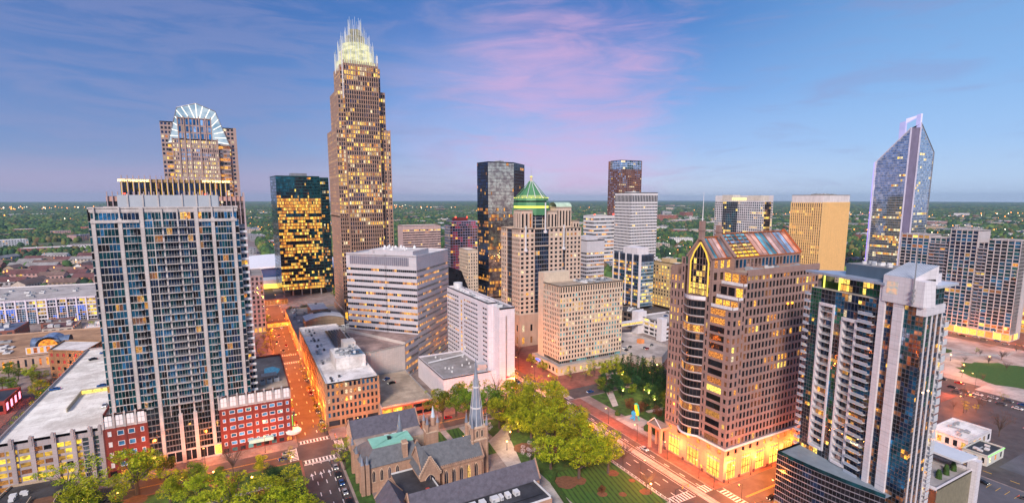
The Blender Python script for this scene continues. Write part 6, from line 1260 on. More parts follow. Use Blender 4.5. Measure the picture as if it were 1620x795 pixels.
m = MB(); m.box(56, 57.4, 174, 175, 7.4, 8.1, M('red box', (.4, .06, .04))); m.build('rooftop_unit', t); m = MB(); m.box(68, 94, 151.4, 151.7, 7.42, 7.6, black_m); m.build('roof_strip', t)
for k in range(10): lancet(t, (50 + k * 4.6, 168.5), (1, 0), .6, 3.5, 3, church_win, (0, 1))
# ------------------------------------------------------------------ small shops by the car parks on the right
b = B('shop', 'white flat roofed shop beside the black roofed shop by the car park', 'shop', (305, 104, 0), white_conc, seed=71); P = rect(291, 316, 96.5, 112)
for i in range(4): b.face(P[i], P[(i + 1) % 4], .2, 5.6, 5, 1, .5, .5, .2, [g_dark], .2)
b.roof(P, 5.4, roof_w, .6); b.units(294, 312, 99, 109, 5.5, 8, UN, .8, 2, 1); b.done()
b = B('shop', 'black flat roofed shop with a pale wall trimmed in green light', 'shop', (291, 91, 0), M('shop pale', (.55, .55, .50)), seed=72); P = rect(283, 300, 86.5, 95.5)
for i in range(4): b.face(P[i], P[(i + 1) % 4], .2, 4.8, 3, 1, .3, .5, .2, [g_dark], .2)
b.roof(P, 4.6, roof_d, .6); m = MB(); m.tube((283, 86.3, 4.9), (300, 86.3, 4.9), .12, .12, EM('green trim', (.25, 1, .15), 1.5)); b.item('trim_light', m); b.units(286, 296, 88, 94, 4.7, 4, [unit_w], .8, 2, 1); b.done()
# ------------------------------------------------------------------ trees
def leafmat(name, c0, c1, c2):
    m, nt = newmat(name); N = nt.nodes.new; L = nt.links.new
    p = N('ShaderNodeBsdfPrincipled'); o = N('ShaderNodeOutputMaterial'); tr = N('ShaderNodeBsdfTranslucent'); mx = N('ShaderNodeMixShader'); mx.inputs[0].default_value = .25
    g = N('ShaderNodeNewGeometry'); oi = N('ShaderNodeObjectInfo'); n = N('ShaderNodeTexNoise'); n.inputs['Scale'].default_value = .45; n.inputs['Detail'].default_value = 4; L(g.outputs['Position'], n.inputs['Vector'])
    r = N('ShaderNodeValToRGB'); e = r.color_ramp.elements; e.new(.5); e[0].position = .34; e[1].position = .5; e[2].position = .68
    for q, c in zip(e, (c0, c1, c2)): q.color = (*c, 1)
    L(n.outputs['Fac'], r.inputs[0]); h = N('ShaderNodeHueSaturation'); ma = N('ShaderNodeMapRange'); ma.inputs[3].default_value = .485; ma.inputs[4].default_value = .515; L(oi.outputs['Random'], ma.inputs[0]); L(ma.outputs[0], h.inputs['Hue'])
    mb_ = N('ShaderNodeMapRange'); mb_.inputs[3].default_value = .8; mb_.inputs[4].default_value = 1.25; L(oi.outputs['Random'], mb_.inputs[0]); L(mb_.outputs[0], h.inputs['Value']); L(r.outputs[0], h.inputs['Color'])
    L(h.outputs[0], p.inputs['Base Color']); L(h.outputs[0], tr.inputs[0]); p.inputs['Roughness'].default_value = .7; p.inputs['Specular IOR Level'].default_value = .2
    L(p.outputs[0], mx.inputs[1]); L(tr.outputs[0], mx.inputs[2]); L(mx.outputs[0], o.inputs[0]); MATS[name] = m; return m
l_yel = leafmat('spring leaves', (.07, .11, .006), (.32, .37, .013), (.58, .56, .03)); l_mid = leafmat('mid green leaves', (.035, .08, .009), (.14, .23, .02), (.28, .33, .028)); l_dark = leafmat('evergreen leaves', (.012, .042, .014), (.025, .08, .024), (.05, .13, .035))
l_bloom = leafmat('blossom', (.50, .38, .42), (.70, .58, .62), (.85, .76, .78)); l_rust = leafmat('russet leaves', (.09, .035, .015), (.17, .07, .03), (.28, .13, .05)); bark = M('bark', (.10, .07, .055), .9, var=.3, scale=2)
def leaves(rs, centers, radii, per, size, mat, name='crown', flat=.75):
    pts = []
    for c, r in zip(centers, radii):
        n = int(per * r * r); v = rs.normal(size=(n, 3)); v /= np.linalg.norm(v, axis=1)[:, None]
        rad = r * rs.uniform(.45, 1.0, n) ** .6; q = v * rad[:, None]; q[:, 2] *= flat; pts.append(q + np.array(c))
    P = np.concatenate(pts); n = len(P); a = rs.normal(size=(n, 3)); a /= np.linalg.norm(a, axis=1)[:, None]; t = rs.normal(size=(n, 3)); b_ = np.cross(a, t); b_ /= np.linalg.norm(b_, axis=1)[:, None]
    s = (size * rs.uniform(.5, 1.3, n))[:, None]; V = np.stack([P - a * s, P + b_ * s * .8, P + a * s, P - b_ * s * .8], 1).reshape(-1, 3)
    me = bpy.data.meshes.new(name); me.vertices.add(len(V)); me.vertices.foreach_set('co', V.ravel().astype(np.float32)); me.loops.add(4 * n); me.loops.foreach_set('vertex_index', np.arange(4 * n)); me.polygons.add(n); me.polygons.foreach_set('loop_start', np.arange(0, 4 * n, 4)); me.materials.append(mat); me.update(); me.validate(); return me
def make_tree(name, kind, seed, mat):
    """unit tree about 10 m tall; returns (trunk mesh, crown mesh)"""
    rs = np.random.RandomState(seed); T = MB(); C, Rr = [], []
    if kind == 'broad':
        T.tube((0, 0, 0), (0, 0, 3.0), .32, .24, bark, 7)
        for k in range(17):
            a = rs.uniform(0, 6.28); rr_ = rs.uniform(.5, 3.9); z = rs.uniform(3.4, 9.0) ; rr_ *= math.sqrt(max(.15, 1 - ((z - 5.6) / 4.2) ** 2)); c = (rr_ * math.cos(a), rr_ * math.sin(a), z); C.append(c); Rr.append(rs.uniform(.9, 1.75)); T.tube((0, 0, 2.2 + rs.uniform(0, 1)), (c[0] * .9, c[1] * .9, c[2] - .4), .13, .03, bark, 4)
        me = leaves(rs, C, Rr, 120, .155, mat)
    elif kind == 'open':
        T.tube((0, 0, 0), (.1, 0, 3.4), .26, .2, bark, 7)
        for k in range(15):
            a = rs.uniform(0, 6.28); rr_ = rs.uniform(1.2, 4.2); z = rs.uniform(4.0, 9.4); c = (rr_ * math.cos(a), rr_ * math.sin(a), z); C.append(c); Rr.append(rs.uniform(.6, 1.25)); T.tube((0, 0, 2.8), (c[0] * .5, c[1] * .5, 2.8 + (c[2] - 2.8) * .6), .12, .06, bark, 4); T.tube((c[0] * .5, c[1] * .5, 2.8 + (c[2] - 2.8) * .6), c, .06, .02, bark, 4)
        me = leaves(rs, C, Rr, 90, .135, mat)
    elif kind == 'cone':
        T.tube((0, 0, 0), (0, 0, 8.5), .25, .06, bark, 6)
        for k in range(26): z = .8 + 9 * (k / 26) ; rad = 2.6 * (1 - z / 10.4); a = k * 2.4; C.append((rad * .6 * math.cos(a), rad * .6 * math.sin(a), z)); Rr.append(max(.4, rad * .62))
        me = leaves(rs, C, Rr, 95, .17, mat, flat=.9)
    elif kind == 'round':
        T.tube((0, 0, 0), (0, 0, 3), .2, .12, bark, 6)
        for k in range(12): a = rs.uniform(0, 6.28); rr_ = rs.uniform(0, 2.4); z = rs.uniform(2.2, 7.6); C.append((rr_ * math.cos(a), rr_ * math.sin(a), z)); Rr.append(rs.uniform(1.3, 2.1))
        me = leaves(rs, C, Rr, 75, .19, mat)
    else:   # bare, twiggy
        T.tube((0, 0, 0), (0, 0, 3), .2, .15, bark, 6)
        for k in range(16):
            a = rs.uniform(0, 6.28); rr_ = rs.uniform(1.5, 4.4); z = rs.uniform(4.5, 9.5); m1 = (rr_ * .4 * math.cos(a), rr_ * .4 * math.sin(a), 3 + (z - 3) * .5); T.tube((0, 0, 2.4), m1, .12, .07, bark, 4)
            for q in range(5): a2 = a + rs.uniform(-.7, .7); e = (rr_ * math.cos(a2), rr_ * math.sin(a2), z + rs.uniform(-1.2, 1.2)); T.tube(m1, e, .05, .015, bark, 3); C.append(e); Rr.append(.5)
        me = leaves(rs, C, Rr, 26, .10, mat)
    tr = bpy.data.meshes.new('trunk'); tr.from_pydata(T.v, [], T.f); tr.materials.append(bark); tr.update(); return tr, me
PROTO = {k: [make_tree(k, kd, s * 10 + i, mt) for i in range(nv)] for s, (k, kd, mt, nv) in enumerate((('yellow', 'broad', l_yel, 4), ('green', 'broad', l_mid, 3), ('magnolia', 'round', l_dark, 2), ('conifer', 'cone', l_dark, 3), ('shrub', 'round', l_mid, 2), ('cherry', 'open', l_bloom, 2), ('bare', 'bare', l_rust, 2), ('open', 'open', l_yel, 3), ('russet', 'round', l_rust, 1)))}
tree_first = {}
def tree(kind, u, v, h, wd=1.0, z=.13, name='tree', label=None, group=None):
    tr, cr2 = rnd.choice(PROTO[kind]); key = (tr.name, name)
    if key not in tree_first:
        o = bpy.data.objects.new(name, None); col.objects.link(o)
        for nm, me in (('trunk', tr), ('crown', cr2)): c = bpy.data.objects.new(nm, me); col.objects.link(c); c.parent = o
        tree_first[key] = o
    else:
        s = tree_first[key]; o = s.copy(); col.objects.link(o)
        for ch in s.children: c = ch.copy(); col.objects.link(c); c.parent = o
    k = h / 10; o.location = (u, v, z); o.scale = (k * wd, k * wd * rnd.uniform(.92, 1.08), k); o.rotation_euler = (0, 0, rnd.uniform(0, 6.28))
    tag(o, label, 'tree' if name != 'shrub' else 'shrub', group); return o
big = [('yellow', -42.6, 238, 21, 1.35), ('open', -58, 240, 19, 1.3), ('open', -66, 246, 17, 1.2), ('yellow', -52, 228, 17, 1.2), ('green', -22, 232, 12, 1.0), ('green', -14, 226, 10, 1), ('yellow', 2, 232, 9, 1.2), ('bare', -9, 236, 15, .9), ('yellow', -8, 200, 19, 1.4), ('yellow', 6, 200, 17, 1.4), ('yellow', 10, 188, 18, 1.3), ('yellow', -38, 205, 12, 1.2)]
T0 = [tree(k, u, v, h, w_, name='oak_tree', group='further trees at the lower left') for k, u, v, h, w_ in (('yellow', -30, 222, 15, 1.2), ('yellow', -60, 226, 14, 1.2), ('open', -46, 247, 13, 1.2), ('green', -36, 247, 12, 1.1), ('yellow', -20, 214, 14, 1.3), ('yellow', 12, 176, 16, 1.3), ('yellow', -2, 184, 16, 1.3), ('russet', -26, 238, 6, 1.2), ('open', 12, 232, 8, 1.2))]
label_row(T0, 'further park tree', 'among the small trees at lower left')
T1 = [tree(k, u, v, h, w_, name='oak_tree') for k, u, v, h, w_ in big]
for i, o in enumerate(T1): o['label'] = ['tall yellow green tree before the middle of the blue glass tower', 'loose thin crowned tree right of the lower left club house', 'thin crowned tree standing against the lower left garage bays', 'yellow green tree at the bottom left of the club house lawn', 'dark green street tree left of the bare park tree', 'small green tree below the tower shop fronts', 'low spreading bright tree left of the dark magnolia', 'bare twiggy tree in front of the tower shop fronts', 'bright yellow green crown at the bottom edge by the arrow road', 'bright yellow crown nearest the arrow marked road', 'lowest yellow green crown beside the arrow marked road', 'bright green crown at the bottom edge under the glass tower'][i]; o['group'] = 'trees on the lower left lawn'
tree('magnolia', 6, 216, 12, 1.15, name='magnolia_tree', label='dense dark evergreen tree left of the road with white arrows')
park = [('green', 88.4, 243.5, 19, 1.1), ('green', 97, 246, 19, 1.1), ('yellow', 106, 246, 18, 1.2), ('green', 113, 236, 18, 1.1), ('yellow', 111, 222, 16, 1.2), ('yellow', 118, 214, 17, 1.2), ('yellow', 112, 212, 13, 1.2), ('green', 99, 234, 20, 1.15), ('open', 108, 240, 20, 1.2), ('yellow', 118, 228, 18, 1.25), ('yellow', 127, 215, 20, 1.25), ('yellow', 134, 229, 21, 1.2), ('yellow', 120, 205, 18, 1.2), ('yellow', 129, 197, 20, 1.25), ('yellow', 137, 210, 21, 1.25), ('yellow', 119, 188, 18, 1.2), ('yellow', 128, 181, 19, 1.2), ('yellow', 137, 190, 20, 1.2), ('yellow', 113, 176, 17, 1.15), ('yellow', 119.5, 164, 18, 1.25), ('yellow', 134.7, 172, 19, 1.2), ('yellow', 133, 161.5, 19, 1.0), ('yellow', 142, 221, 20, 1.2), ('open', 138, 238, 19, 1.2), ('yellow', 126, 238, 18, 1.2), ('yellow', 127, 170, 17, 1.2)]
T2 = [tree(k, u, v, h, w_, name='oak_tree', group='big trees in the church park') for k, u, v, h, w_ in park]
label_row(T2, 'large spring green park tree', 'among the park trees')
for (u, v, lab) in ((99.5, 215, 'white blossoming tree at the foot of the church spire'), (108.5, 186, 'white blossoming tree beside the mulch bed below the park trees'), (201, 243, 'white blossoming tree among the dark conifers across the wide road')): tree('cherry', u, v, 9, 1.1, name='cherry_tree', label=lab)
for (k, u, v, h, lab) in (('bare', 142.5, 163, 13, 'bare leaning tree at the kerb of the wide road'), ('russet', 120.9, 150.5, 4.5, 'small russet shrub tree in a round mulch bed on the striped lawn'), ('bare', 138.5, 144, 9, 'small orange leaved tree near the park corner'), ('open', 33.8, 218, 13, 'thin green tree left of the church front by the arrow road'), ('open', 35, 228, 11, 'thin olive tree at the church hall corner by the crossing'), ('bare', 126.5, 257, 14, 'bare pinkish tree against the white hotel end wall'), ('open', 88, 262, 12, 'orange tinted tree at the end of the tan parking deck'), ('bare', 325.7, 96.5, 13, 'bare dark spreading tree in the right hand car park'), ('open', 31, 255.5, 8, 'small dark tree at the brown office corner on the orange street')): tree(k, u, v, h, 1.0, name='small_tree', label=lab)
con = [(223.3, 251.0), (223.0, 244), (225, 239.1), (223.0, 232.0), (226, 227.4), (220.5, 219.9), (215.9, 222.5), (218.5, 253), (223, 214.7), (219.9, 236), (229, 246), (231, 238), (232, 230), (230, 221), (216, 246), (236, 225)]
T3 = [tree('conifer', u, v, rnd.uniform(14, 17), 1.1, name='conifer_tree', group='conifers behind the park garden') for u, v in con]; label_row(T3, 'dark pointed conifer', 'in the conifer row')
rd = [(189.8, 239.9), (189.5, 231.6), (194.9, 226.0), (207.8, 236.0), (211.0, 231.3), (208.1, 250), (207, 243.1), (206.5, 214.4), (203.0, 206.2), (209.5, 205.2), (216.8, 208.9), (214.4, 215.1), (201.4, 195.2), (192.0, 202.5), (210.0, 224.1), (213.3, 201.1), (196, 188.6), (203.9, 190.9), (210, 219), (200.6, 241), (199, 233), (202, 225), (197, 246), (216, 197), (210, 193), (222, 203), (228, 212), (218, 190), (226, 196), (234, 205), (240, 215)]
T4 = [tree('magnolia' if i % 3 else 'shrub', u, v, rnd.uniform(8, 11), 1.15, name='round_tree', group='round trees of the park garden') for i, (u, v) in enumerate(rd)]; label_row(T4, 'round clipped tree', 'in the garden across the road')
for (u, v, lab) in ((186.2, 208.0, 'russet brown round tree by the garden path'), (191.8, 193.6, 'dark russet tree nearest the brown granite tower'), (188.4, 202.2, 'russet tree between the garden lamps')): tree('russet', u, v, 8, 1.2, name='small_tree', label=lab)
T5 = [tree(k, u, v, h, 1.1, name='small_tree', group='trees along the cream office') for k, u, v, h in (('open', 202, 262, 12), ('yellow', 205.5, 255.9, 13), ('yellow', 217.4, 259.6, 13), ('yellow', 232, 248, 12), ('green', 252, 236, 14), ('open', 262, 226, 13), ('yellow', 240, 243, 9), ('open', 192, 258, 9), ('yellow', 214, 250, 8), ('green', 262, 240, 13), ('green', 258, 215, 12), ('open', 183, 262, 10), ('yellow', 176, 285, 9), ('yellow', 176, 300, 9), ('bare', 176, 320, 10), ('open', 168.5, 262, 8))]
label_row(T5, 'street tree', 'in the planting beside the cream office podium')
T6 = []
for v in (272, 286, 300, 318, 340, 356, 374): T6.append(tree('open', 31.6, v, rnd.uniform(5, 7), 1, name='street_tree', group='trees along the orange street'))
for v in (268, 292, 330, 350, 420, 440, 460, 480, 520, 545, 575, 600): T6.append(tree(rnd.choice(('open', 'green', 'bare')), 16.2, v, rnd.uniform(6, 10), 1.1, name='street_tree', group='trees along the orange street'))
for u, v in ((8, 410), (13, 425), (6, 440), (12, 455), (4, 330), (8, 345), (13, 360)): T6.append(tree('open', u, v, rnd.uniform(7, 10), 1.1, name='street_tree', group='trees along the orange street'))
for v in range(300, 390, 14): T6.append(tree('open', 139.2, v, rnd.uniform(6, 9), 1, name='street_tree', group='trees along the orange street'))
label_row(T6, 'street tree', 'among trees along the downtown streets')
T7 = []
for u, v in ((-133, 434), (-125, 428), (-118, 418), (-140, 442), (-108, 400), (-110, 385), (-102, 370), (-128, 405), (-135, 415), (-96, 385), (-100, 350), (-104, 335), (-98, 325), (-95, 520), (-88, 505), (-92, 490), (-85, 540), (-100, 455), (-90, 450), (-120, 570), (-90, 600)): T7.append(tree(rnd.choice(('bare', 'open', 'green', 'yellow')), u, v, rnd.uniform(8, 12), 1.1, name='street_tree', group='trees left of the blue glass tower'))
label_row(T7, 'street tree', 'in the streets left of the glass tower')
T8 = []
for k in range(26): T8.append(tree(rnd.choice(('bare', 'open', 'shrub')), rnd.uniform(380, 530), rnd.choice((133, 148, 235, 160, 208)) + rnd.uniform(-2, 4), rnd.uniform(4, 7), 1, name='street_tree', group='young trees in the right hand park'))
for k in range(10): T8.append(tree(rnd.choice(('bare', 'open')), rnd.uniform(345, 385), rnd.uniform(112, 134), rnd.uniform(4, 6), 1, name='street_tree', group='young trees in the right hand park'))
label_row(T8, 'young tree', 'in the round lawn park at right')
# hedges and clipped beds
m = MB()
for (p, q, wd, h) in (((104, 148), (107.5, 166), 1.6, 1.3), ((107.5, 166), (113, 172), 1.6, 1.3)):
    p, q = Vector(p), Vector(q); d = (q - p).normalized(); n = Vector((-d.y, d.x)); m = MB(); m.obox(p, d, n, 0, (q - p).length, -wd / 2, wd / 2, .13, h, hed); tag(m.build('hedge', loc=(p.x, p.y, .13)), 'low clipped hedge along the curved church path, ' + ('lower length' if p.x < 107 else 'upper length'), 'hedge')
HB = []
for i, (u, v) in enumerate([(176 + 3.4 * k, 170 + 3.5 * k * .1) for k in range(5)] + [(176 + 3.4 * k, 178) for k in range(5)] + [(198 + 6 * k, 205) for k in range(8)] + [(180 + 3.6 * k, 184.5) for k in range(3)]):
    m = MB(); m.prism(rect(u, u + 2.4, v, v + 2.2), .17, 1.0, hed, scale=.92); o = m.build('clipped_hedge', loc=(u + 1.2, v + 1.1, .17)); tag(o, None, 'hedge', 'clipped garden hedges'); HB.append(o)
for k in range(26):
    u, v = 174 + rnd.uniform(0, 26), 160 + rnd.uniform(0, 50)
    if 169 < u < 186 and 187 < v < 205: continue
    m = MB(); r_ = rnd.uniform(1.2, 2.2); m.cyl(u, v, .17, r_ * .9, r_, r_ * 1.05, hed, 9); m.cyl(u, v, r_ * .9, r_ * 1.6, r_ * 1.05, r_ * .4, hed, 9); o = m.build('clipped_hedge', loc=(u, v, .17)); tag(o, None, 'hedge', 'clipped garden hedges'); HB.append(o)
label_row(HB, 'small clipped box hedge', 'in the paved garden across the road')
# garden sculpture
t = thing('sculpture', 'tall colourful mosaic bird sculpture of yellow, teal and blue curves in the garden plaza', 'sculpture', (179, 196, .18)); yw = M('mosaic yellow', (.85, .70, .03), .4); tl = M('mosaic teal', (.05, .60, .45), .4); bl = M('mosaic blue', (.05, .40, .75), .4)
def curve_tube(nm, pts, r0, r1, mt):
    m = MB()
    for i in range(len(pts) - 1): a, c = i / (len(pts) - 1), (i + 1) / (len(pts) - 1); m.tube(pts[i], pts[i + 1], r0 + (r1 - r0) * a, r0 + (r1 - r0) * c, mt, 8)
    m.build(nm, t)
X = lambda a, z, o=0: (179 + a * .7, 196 - a * .37 + o, .2 + z * .8)
curve_tube('neck', [X(1.2, 4), X(1.0, 6), X(.2, 8), X(-.2, 10), X(.2, 11.2)], 1.0, .7, yw); curve_tube('crest', [X(2.2, 4.5), X(1.9, 8), X(1.4, 10.5), X(.3, 11.8), X(-1.0, 11.3)], .3, .35, tl); curve_tube('wing', [X(-.4, 4.6), X(-1.8, 6.5), X(-2.4, 5), X(-1.6, 3.4)], .7, .5, bl); curve_tube('tail', [X(-1.4, 3), X(-2.6, 1.6), X(-3.6, 2.0)], .5, .3, bl); curve_tube('foot', [X(1.2, 4), X(2.0, 2), X(2.6, .2)], .35, .3, tl); curve_tube('leg', [X(-.8, 5), X(.8, 3.2), X(1.6, 4)], .3, .3, white_conc); curve_tube('leg', [X(-.4, 4), X(-.8, 2), X(-1, .2)], .3, .35, bl)
m = MB(); m.prism(rect(174, 184, 190.5, 201), .185, .4, pale_pave); tag(m.build('plinth', loc=(179, 196, .18)), 'low pale stone plinth under the colourful sculpture', 'plinth')
# fence and wall along the wide road
F_ = []
for (p, q, lab) in (((140.4, 133), (140.4, 205), 'white railing along the park side of the wide road'), ((106, 132.2), (140, 132.2), 'white railing along the bottom edge of the striped lawn')):
    p, q = Vector(p), Vector(q); d = (q - p).normalized(); n = Vector((-d.y, d.x)); t = thing('fence', lab, 'fence', (p.x, p.y, .13)); Ln = (q - p).length
    m = MB(); m.obox(p, d, n, 0, Ln, -.2, .2, .13, .5, pale_pave); m.build('kerb', t); m = MB(); m.obox(p, d, n, 0, Ln, -.05, .05, 1.15, 1.27, metal_w); m.build('rail', t)
    k = 0
    while k < Ln: m = MB(); m.obox(p, d, n, k, k + .2, -.1, .1, .5, 1.35, metal_w); m.build('post', t); k += 2.4
# ------------------------------------------------------------------ street lamps
lamp_glow = EM('lamp glow', (1.0, .50, .12), 14.0); lampL = bpy.data.lights.new('lamp_light', 'POINT'); lampL.energy = 9000; lampL.color = (1.0, .20, .025); lampL.shadow_soft_size = .5
def lamp_proto(arm=True):
    o = bpy.data.objects.new('street_lamp', None); col.objects.link(o); m = MB(); m.cyl(0, 0, 0, .8, .22, .16, black_m, 8); m.tube((0, 0, .8), (0, 0, 8.6 if arm else 4.2), .11, .08, black_m, 6)
    if arm: m.tube((0, 0, 8.5), (1.8, 0, 9.1), .06, .05, black_m, 5)
    m.build('pole', o); m = MB(); m.box(1.5, 2.5, -.18, .18, 9.0, 9.2, metal_g) if arm else m.cyl(0, 0, 4.75, 5.0, .3, .1, black_m, 8); m.build('lamp_head', o)
    m = MB(); m.cyl(1.95 if arm else 0, 0, 8.86 if arm else 4.2, 8.98 if arm else 4.74, .30, .30, lamp_glow, 8); m.build('bulb', o)
    l = bpy.data.objects.new('lamp_light', lampL if arm else lampS); col.objects.link(l); l.parent = o; l.location = (1.95 if arm else 0, 0, 8.5 if arm else 5.4); return o
lampS = bpy.data.lights.new('garden_lamp_light', 'POINT'); lampS.energy = 1500; lampS.color = (1.0, .50, .12); lampS.shadow_soft_size = .3
used = {}
def lamp(u, v, rz, arm=True, name='street_lamp'):
    if arm not in used: o = lamp_proto(arm); used[arm] = o
    else:
        s = used[arm]; o = s.copy(); col.objects.link(o)
        for ch in s.children: c = ch.copy(); col.objects.link(c); c.parent = o
    o.name = name; o.location = (u, v, .13); o.rotation_euler = (0, 0, R(rz)); tag(o, None, 'street lamp', 'street lamps' if arm else 'garden lamps'); return o
SL = []
for v in (268, 290, 312, 334, 356, 378, 412, 436, 462, 490, 520, 550, 585, 620): SL += [lamp(17.2, v, 0), lamp(33.2, v + 9, 180)]
for v in (140, 158, 178, 200, 256, 276, 298, 322, 350): SL.append(lamp(164.0, v, 180))
for v in (150, 188): SL.append(lamp(140.8, v, 0))
SL += [lamp(141, 262, 0), lamp(141, 290, 0), lamp(141, 320, 0)]
for u in (46, 66, 88, 110, 130): SL.append(lamp(u, 251, -90))
for u in (-40, -20, 4): SL.append(lamp(u, 251, -90))
for u in (172, 186, 200, 214): SL.append(lamp(u, 131.6, -90))
for v in (119,): SL.append(lamp(163.6, v, 180))
for u in (176, 190): SL.append(lamp(u, 112.9, 90))
for v in (340, 372, 405, 440, 480, 520, 560): SL.append(lamp(-98, v, 180))
for u, v in ((283, 110), (345, 118), (372, 128), (398, 132), (405, 160), (400, 190), (540, 170), (540, 195), (540, 225), (540, 150)): SL.append(lamp(u, v, 90))
label_row(SL, 'black street lamp with orange light', 'among the street lamps')
GL = [lamp(u, v, 0, False, 'garden_lamp') for u, v in ((194, 224), (206, 219), (212, 208), (201, 205), (205, 214), (222, 192), (216, 180), (110, 208), (128, 232), (117, 214), (138, 141), (104, 200), (88, 214), (-2, 222), (-16, 234), (-28, 228), (-48, 234), (230, 240), (246, 250), (212, 246), (14, 232), (430, 150), (450, 165), (415, 145), (470, 150), (430, 210), (455, 220))]
label_row(GL, 'short garden lamp with a warm orange globe', 'among the garden lamps')
# traffic signals
t0 = None; TS = []
for (u, v, rz) in ((32.5, 256, 180), (141, 131, 0), (163.8, 110.5, 180), (163.8, 132, 90), (141.5, 252, 0), (33.5, 234.5, 90)):
    if t0 is None:
        o = t0 = bpy.data.objects.new('traffic_signal', None); col.objects.link(o); m = MB(); m.tube((0, 0, 0), (0, 0, 6.4), .13, .1, black_m, 6); m.tube((0, 0, 6.2), (7.5, 0, 6.8), .08, .06, black_m, 5); m.build('pole', o)
        for x in (3.6, 6.6): m = MB(); m.box(x, x + .35, -.15, .15, 5.7, 6.7, M('signal yellow', (.5, .35, .04))); h_ = m.build('signal_head', o); m = MB(); m.cyl(x + .17, -.2, 6.35, 6.6, .12, .12, e_red, 6); m.build('light', h_)
    else:
        o = t0.copy(); col.objects.link(o)
        for ch in t0.children:
            c = ch.copy(); col.objects.link(c); c.parent = o
            for g2 in ch.children: d2 = g2.copy(); col.objects.link(d2); d2.parent = c
    o.location = (u, v, .13); o.rotation_euler = (0, 0, R(rz)); tag(o, None, 'traffic light', 'traffic signals'); TS.append(o)
label_row(TS, 'traffic signal on a mast arm over a crossing', 'among the signals')
# ------------------------------------------------------------------ cars
CC = {'white': (.75, .75, .76), 'black': (.015, .015, .018), 'silver': (.42, .43, .45), 'red': (.42, .01, .02), 'blue': (.02, .10, .32), 'grey': (.10, .10, .11), 'tan': (.35, .28, .20)}
car_first = {}; tyre = M('tyre', (.012, .012, .012)); hl = EM('headlight', (1, .92, .75), 3); tlm = EM('tail light', (1, .02, .01), 2.2)
def car_proto(cn):
    pm = M('car paint ' + cn, CC[cn], .25, .3, var=.03); o = bpy.data.objects.new(cn + '_car', None); col.objects.link(o)
    prof = [(-2.25, .35), (-2.3, .75), (-2.1, .95), (-1.1, 1.0), (.95, 1.02), (2.0, .95), (2.28, .72), (2.25, .35)]
    m = MB(); 
    for s, w_ in ((-1, .9), (1, .9)): m.face([(x, s * w_, z) for x, z in prof], pm)
    for i in range(8): (xa, za), (xb, zb) = prof[i], prof[(i + 1) % 8]; m.face([(xa, -.9, za), (xb, -.9, zb), (xb, .9, zb), (xa, .9, za)], pm)
    rf = [(-.75, -.66), (1.15, -.66), (1.15, .66), (-.75, .66)]; m.face([(x * .8, y, 1.46) for x, y in rf], pm); m.build('body', o)
    m = MB(); lo = [(-1.35, -.8), (1.7, -.8), (1.7, .8), (-1.35, .8)]
    for i in range(4): a, c = lo[i], lo[(i + 1) % 4]; e, f = rf[(i + 1) % 4], rf[i]; m.face([(*a, 1.0), (*c, 1.0), (e[0] * .8, e[1], 1.455), (f[0] * .8, f[1], 1.455)], g_black)
    m.build('window', o)
    for x in (-1.4, 1.4):
        for y in (-.85, .85): m = MB(); m.tube((x, y - .11, .33), (x, y + .11, .33), .33, .33, tyre, 10); m.build('wheel', o)
    for y in (-.62, .62): m = MB(); m.box(-2.33, -2.26, y - .18, y + .18, .6, .75, hl); m.build('headlight', o); m = MB(); m.box(2.26, 2.31, y - .18, y + .18, .62, .8, tlm); m.build('tail_light', o)
    return o
def car(cn, u, v, rz, z=.03):
    if cn not in car_first: o = car_first[cn] = car_proto(cn)
    else:
        s = car_first[cn]; o = s.copy(); col.objects.link(o)
        for ch in s.children: c = ch.copy(); col.objects.link(c); c.parent = o
    o.location = (u, v, z); o.rotation_euler = (0, 0, R(rz)); tag(o, None, 'car'); return o
def row(lst, group, where):
    for o in lst: o['group'] = group
    label_row(lst, lambda o: o.name.split('_')[0] + ' car', where)
row([car('silver', 30.5, 221.6, 90), car('black', 30.5, 214.7, 90), car('blue', 30.6, 207.6, 90), car('silver', 30.6, 200, 90), car('black', 30.8, 192, 90), car('white', 30.8, 185, 90), car('grey', 31, 178, 90)], 'cars parked by the arrow road', 'parked beside the arrow marked road')
row([car('grey', -31, 238.6, 0), car('white', -24, 241, 0), car('black', -52, 238, 0), car('silver', 12.8, 244.5, 180), car('blue', 11, 240, 0), car('grey', -70, 240, 0)], 'cars on the street before the glass tower', 'on the street before the blue glass tower')
row([car('white', 161.2, 170, 90), car('black', 178, 116, 0), car('red', 157, 330, 90), car('red', 160, 340, 90), car('grey', 150, 285, 90), car('white', 146, 310, 90), car('black', 24, 420, 90), car('red', 27, 435, 90), car('grey', 21, 448, 90), car('red', 24, 470, 90), car('white', 28, 500, 90), car('red', 22, 520, 90)], 'cars driving downtown', 'driving in the streets')
row([car(rnd.choice(list(CC)), 19.4, v, 90) for v in (270, 277, 291, 299, 306, 325, 333, 352, 360, 372)] + [car(rnd.choice(list(CC)), 31.6, v, 90) for v in (266, 274, 288, 296, 318, 326, 345, 366)], 'cars parked along the orange street', 'at the kerb of the orange street')
row([car(rnd.choice(list(CC)), u, v, 90) for u, v in ((145, 268), (151, 275), (146, 345), (150, 362), (161, 262), (161, 300), (145.5, 228), (160.8, 224), (149, 205))] + [car(rnd.choice(list(CC)), u, v, 0) for u, v in ((66, 239), (92, 246), (112, 240), (182, 240), (196, 246), (230, 118), (-95, 246))], 'cars on the wide road', 'on the wide road and its side streets')
row([car(rnd.choice(list(CC)), -104 - 5 * (k % 2), 330 + 14 * k, 90) for k in range(14)], 'cars on the street left of the garage', 'on the street left of the garage')
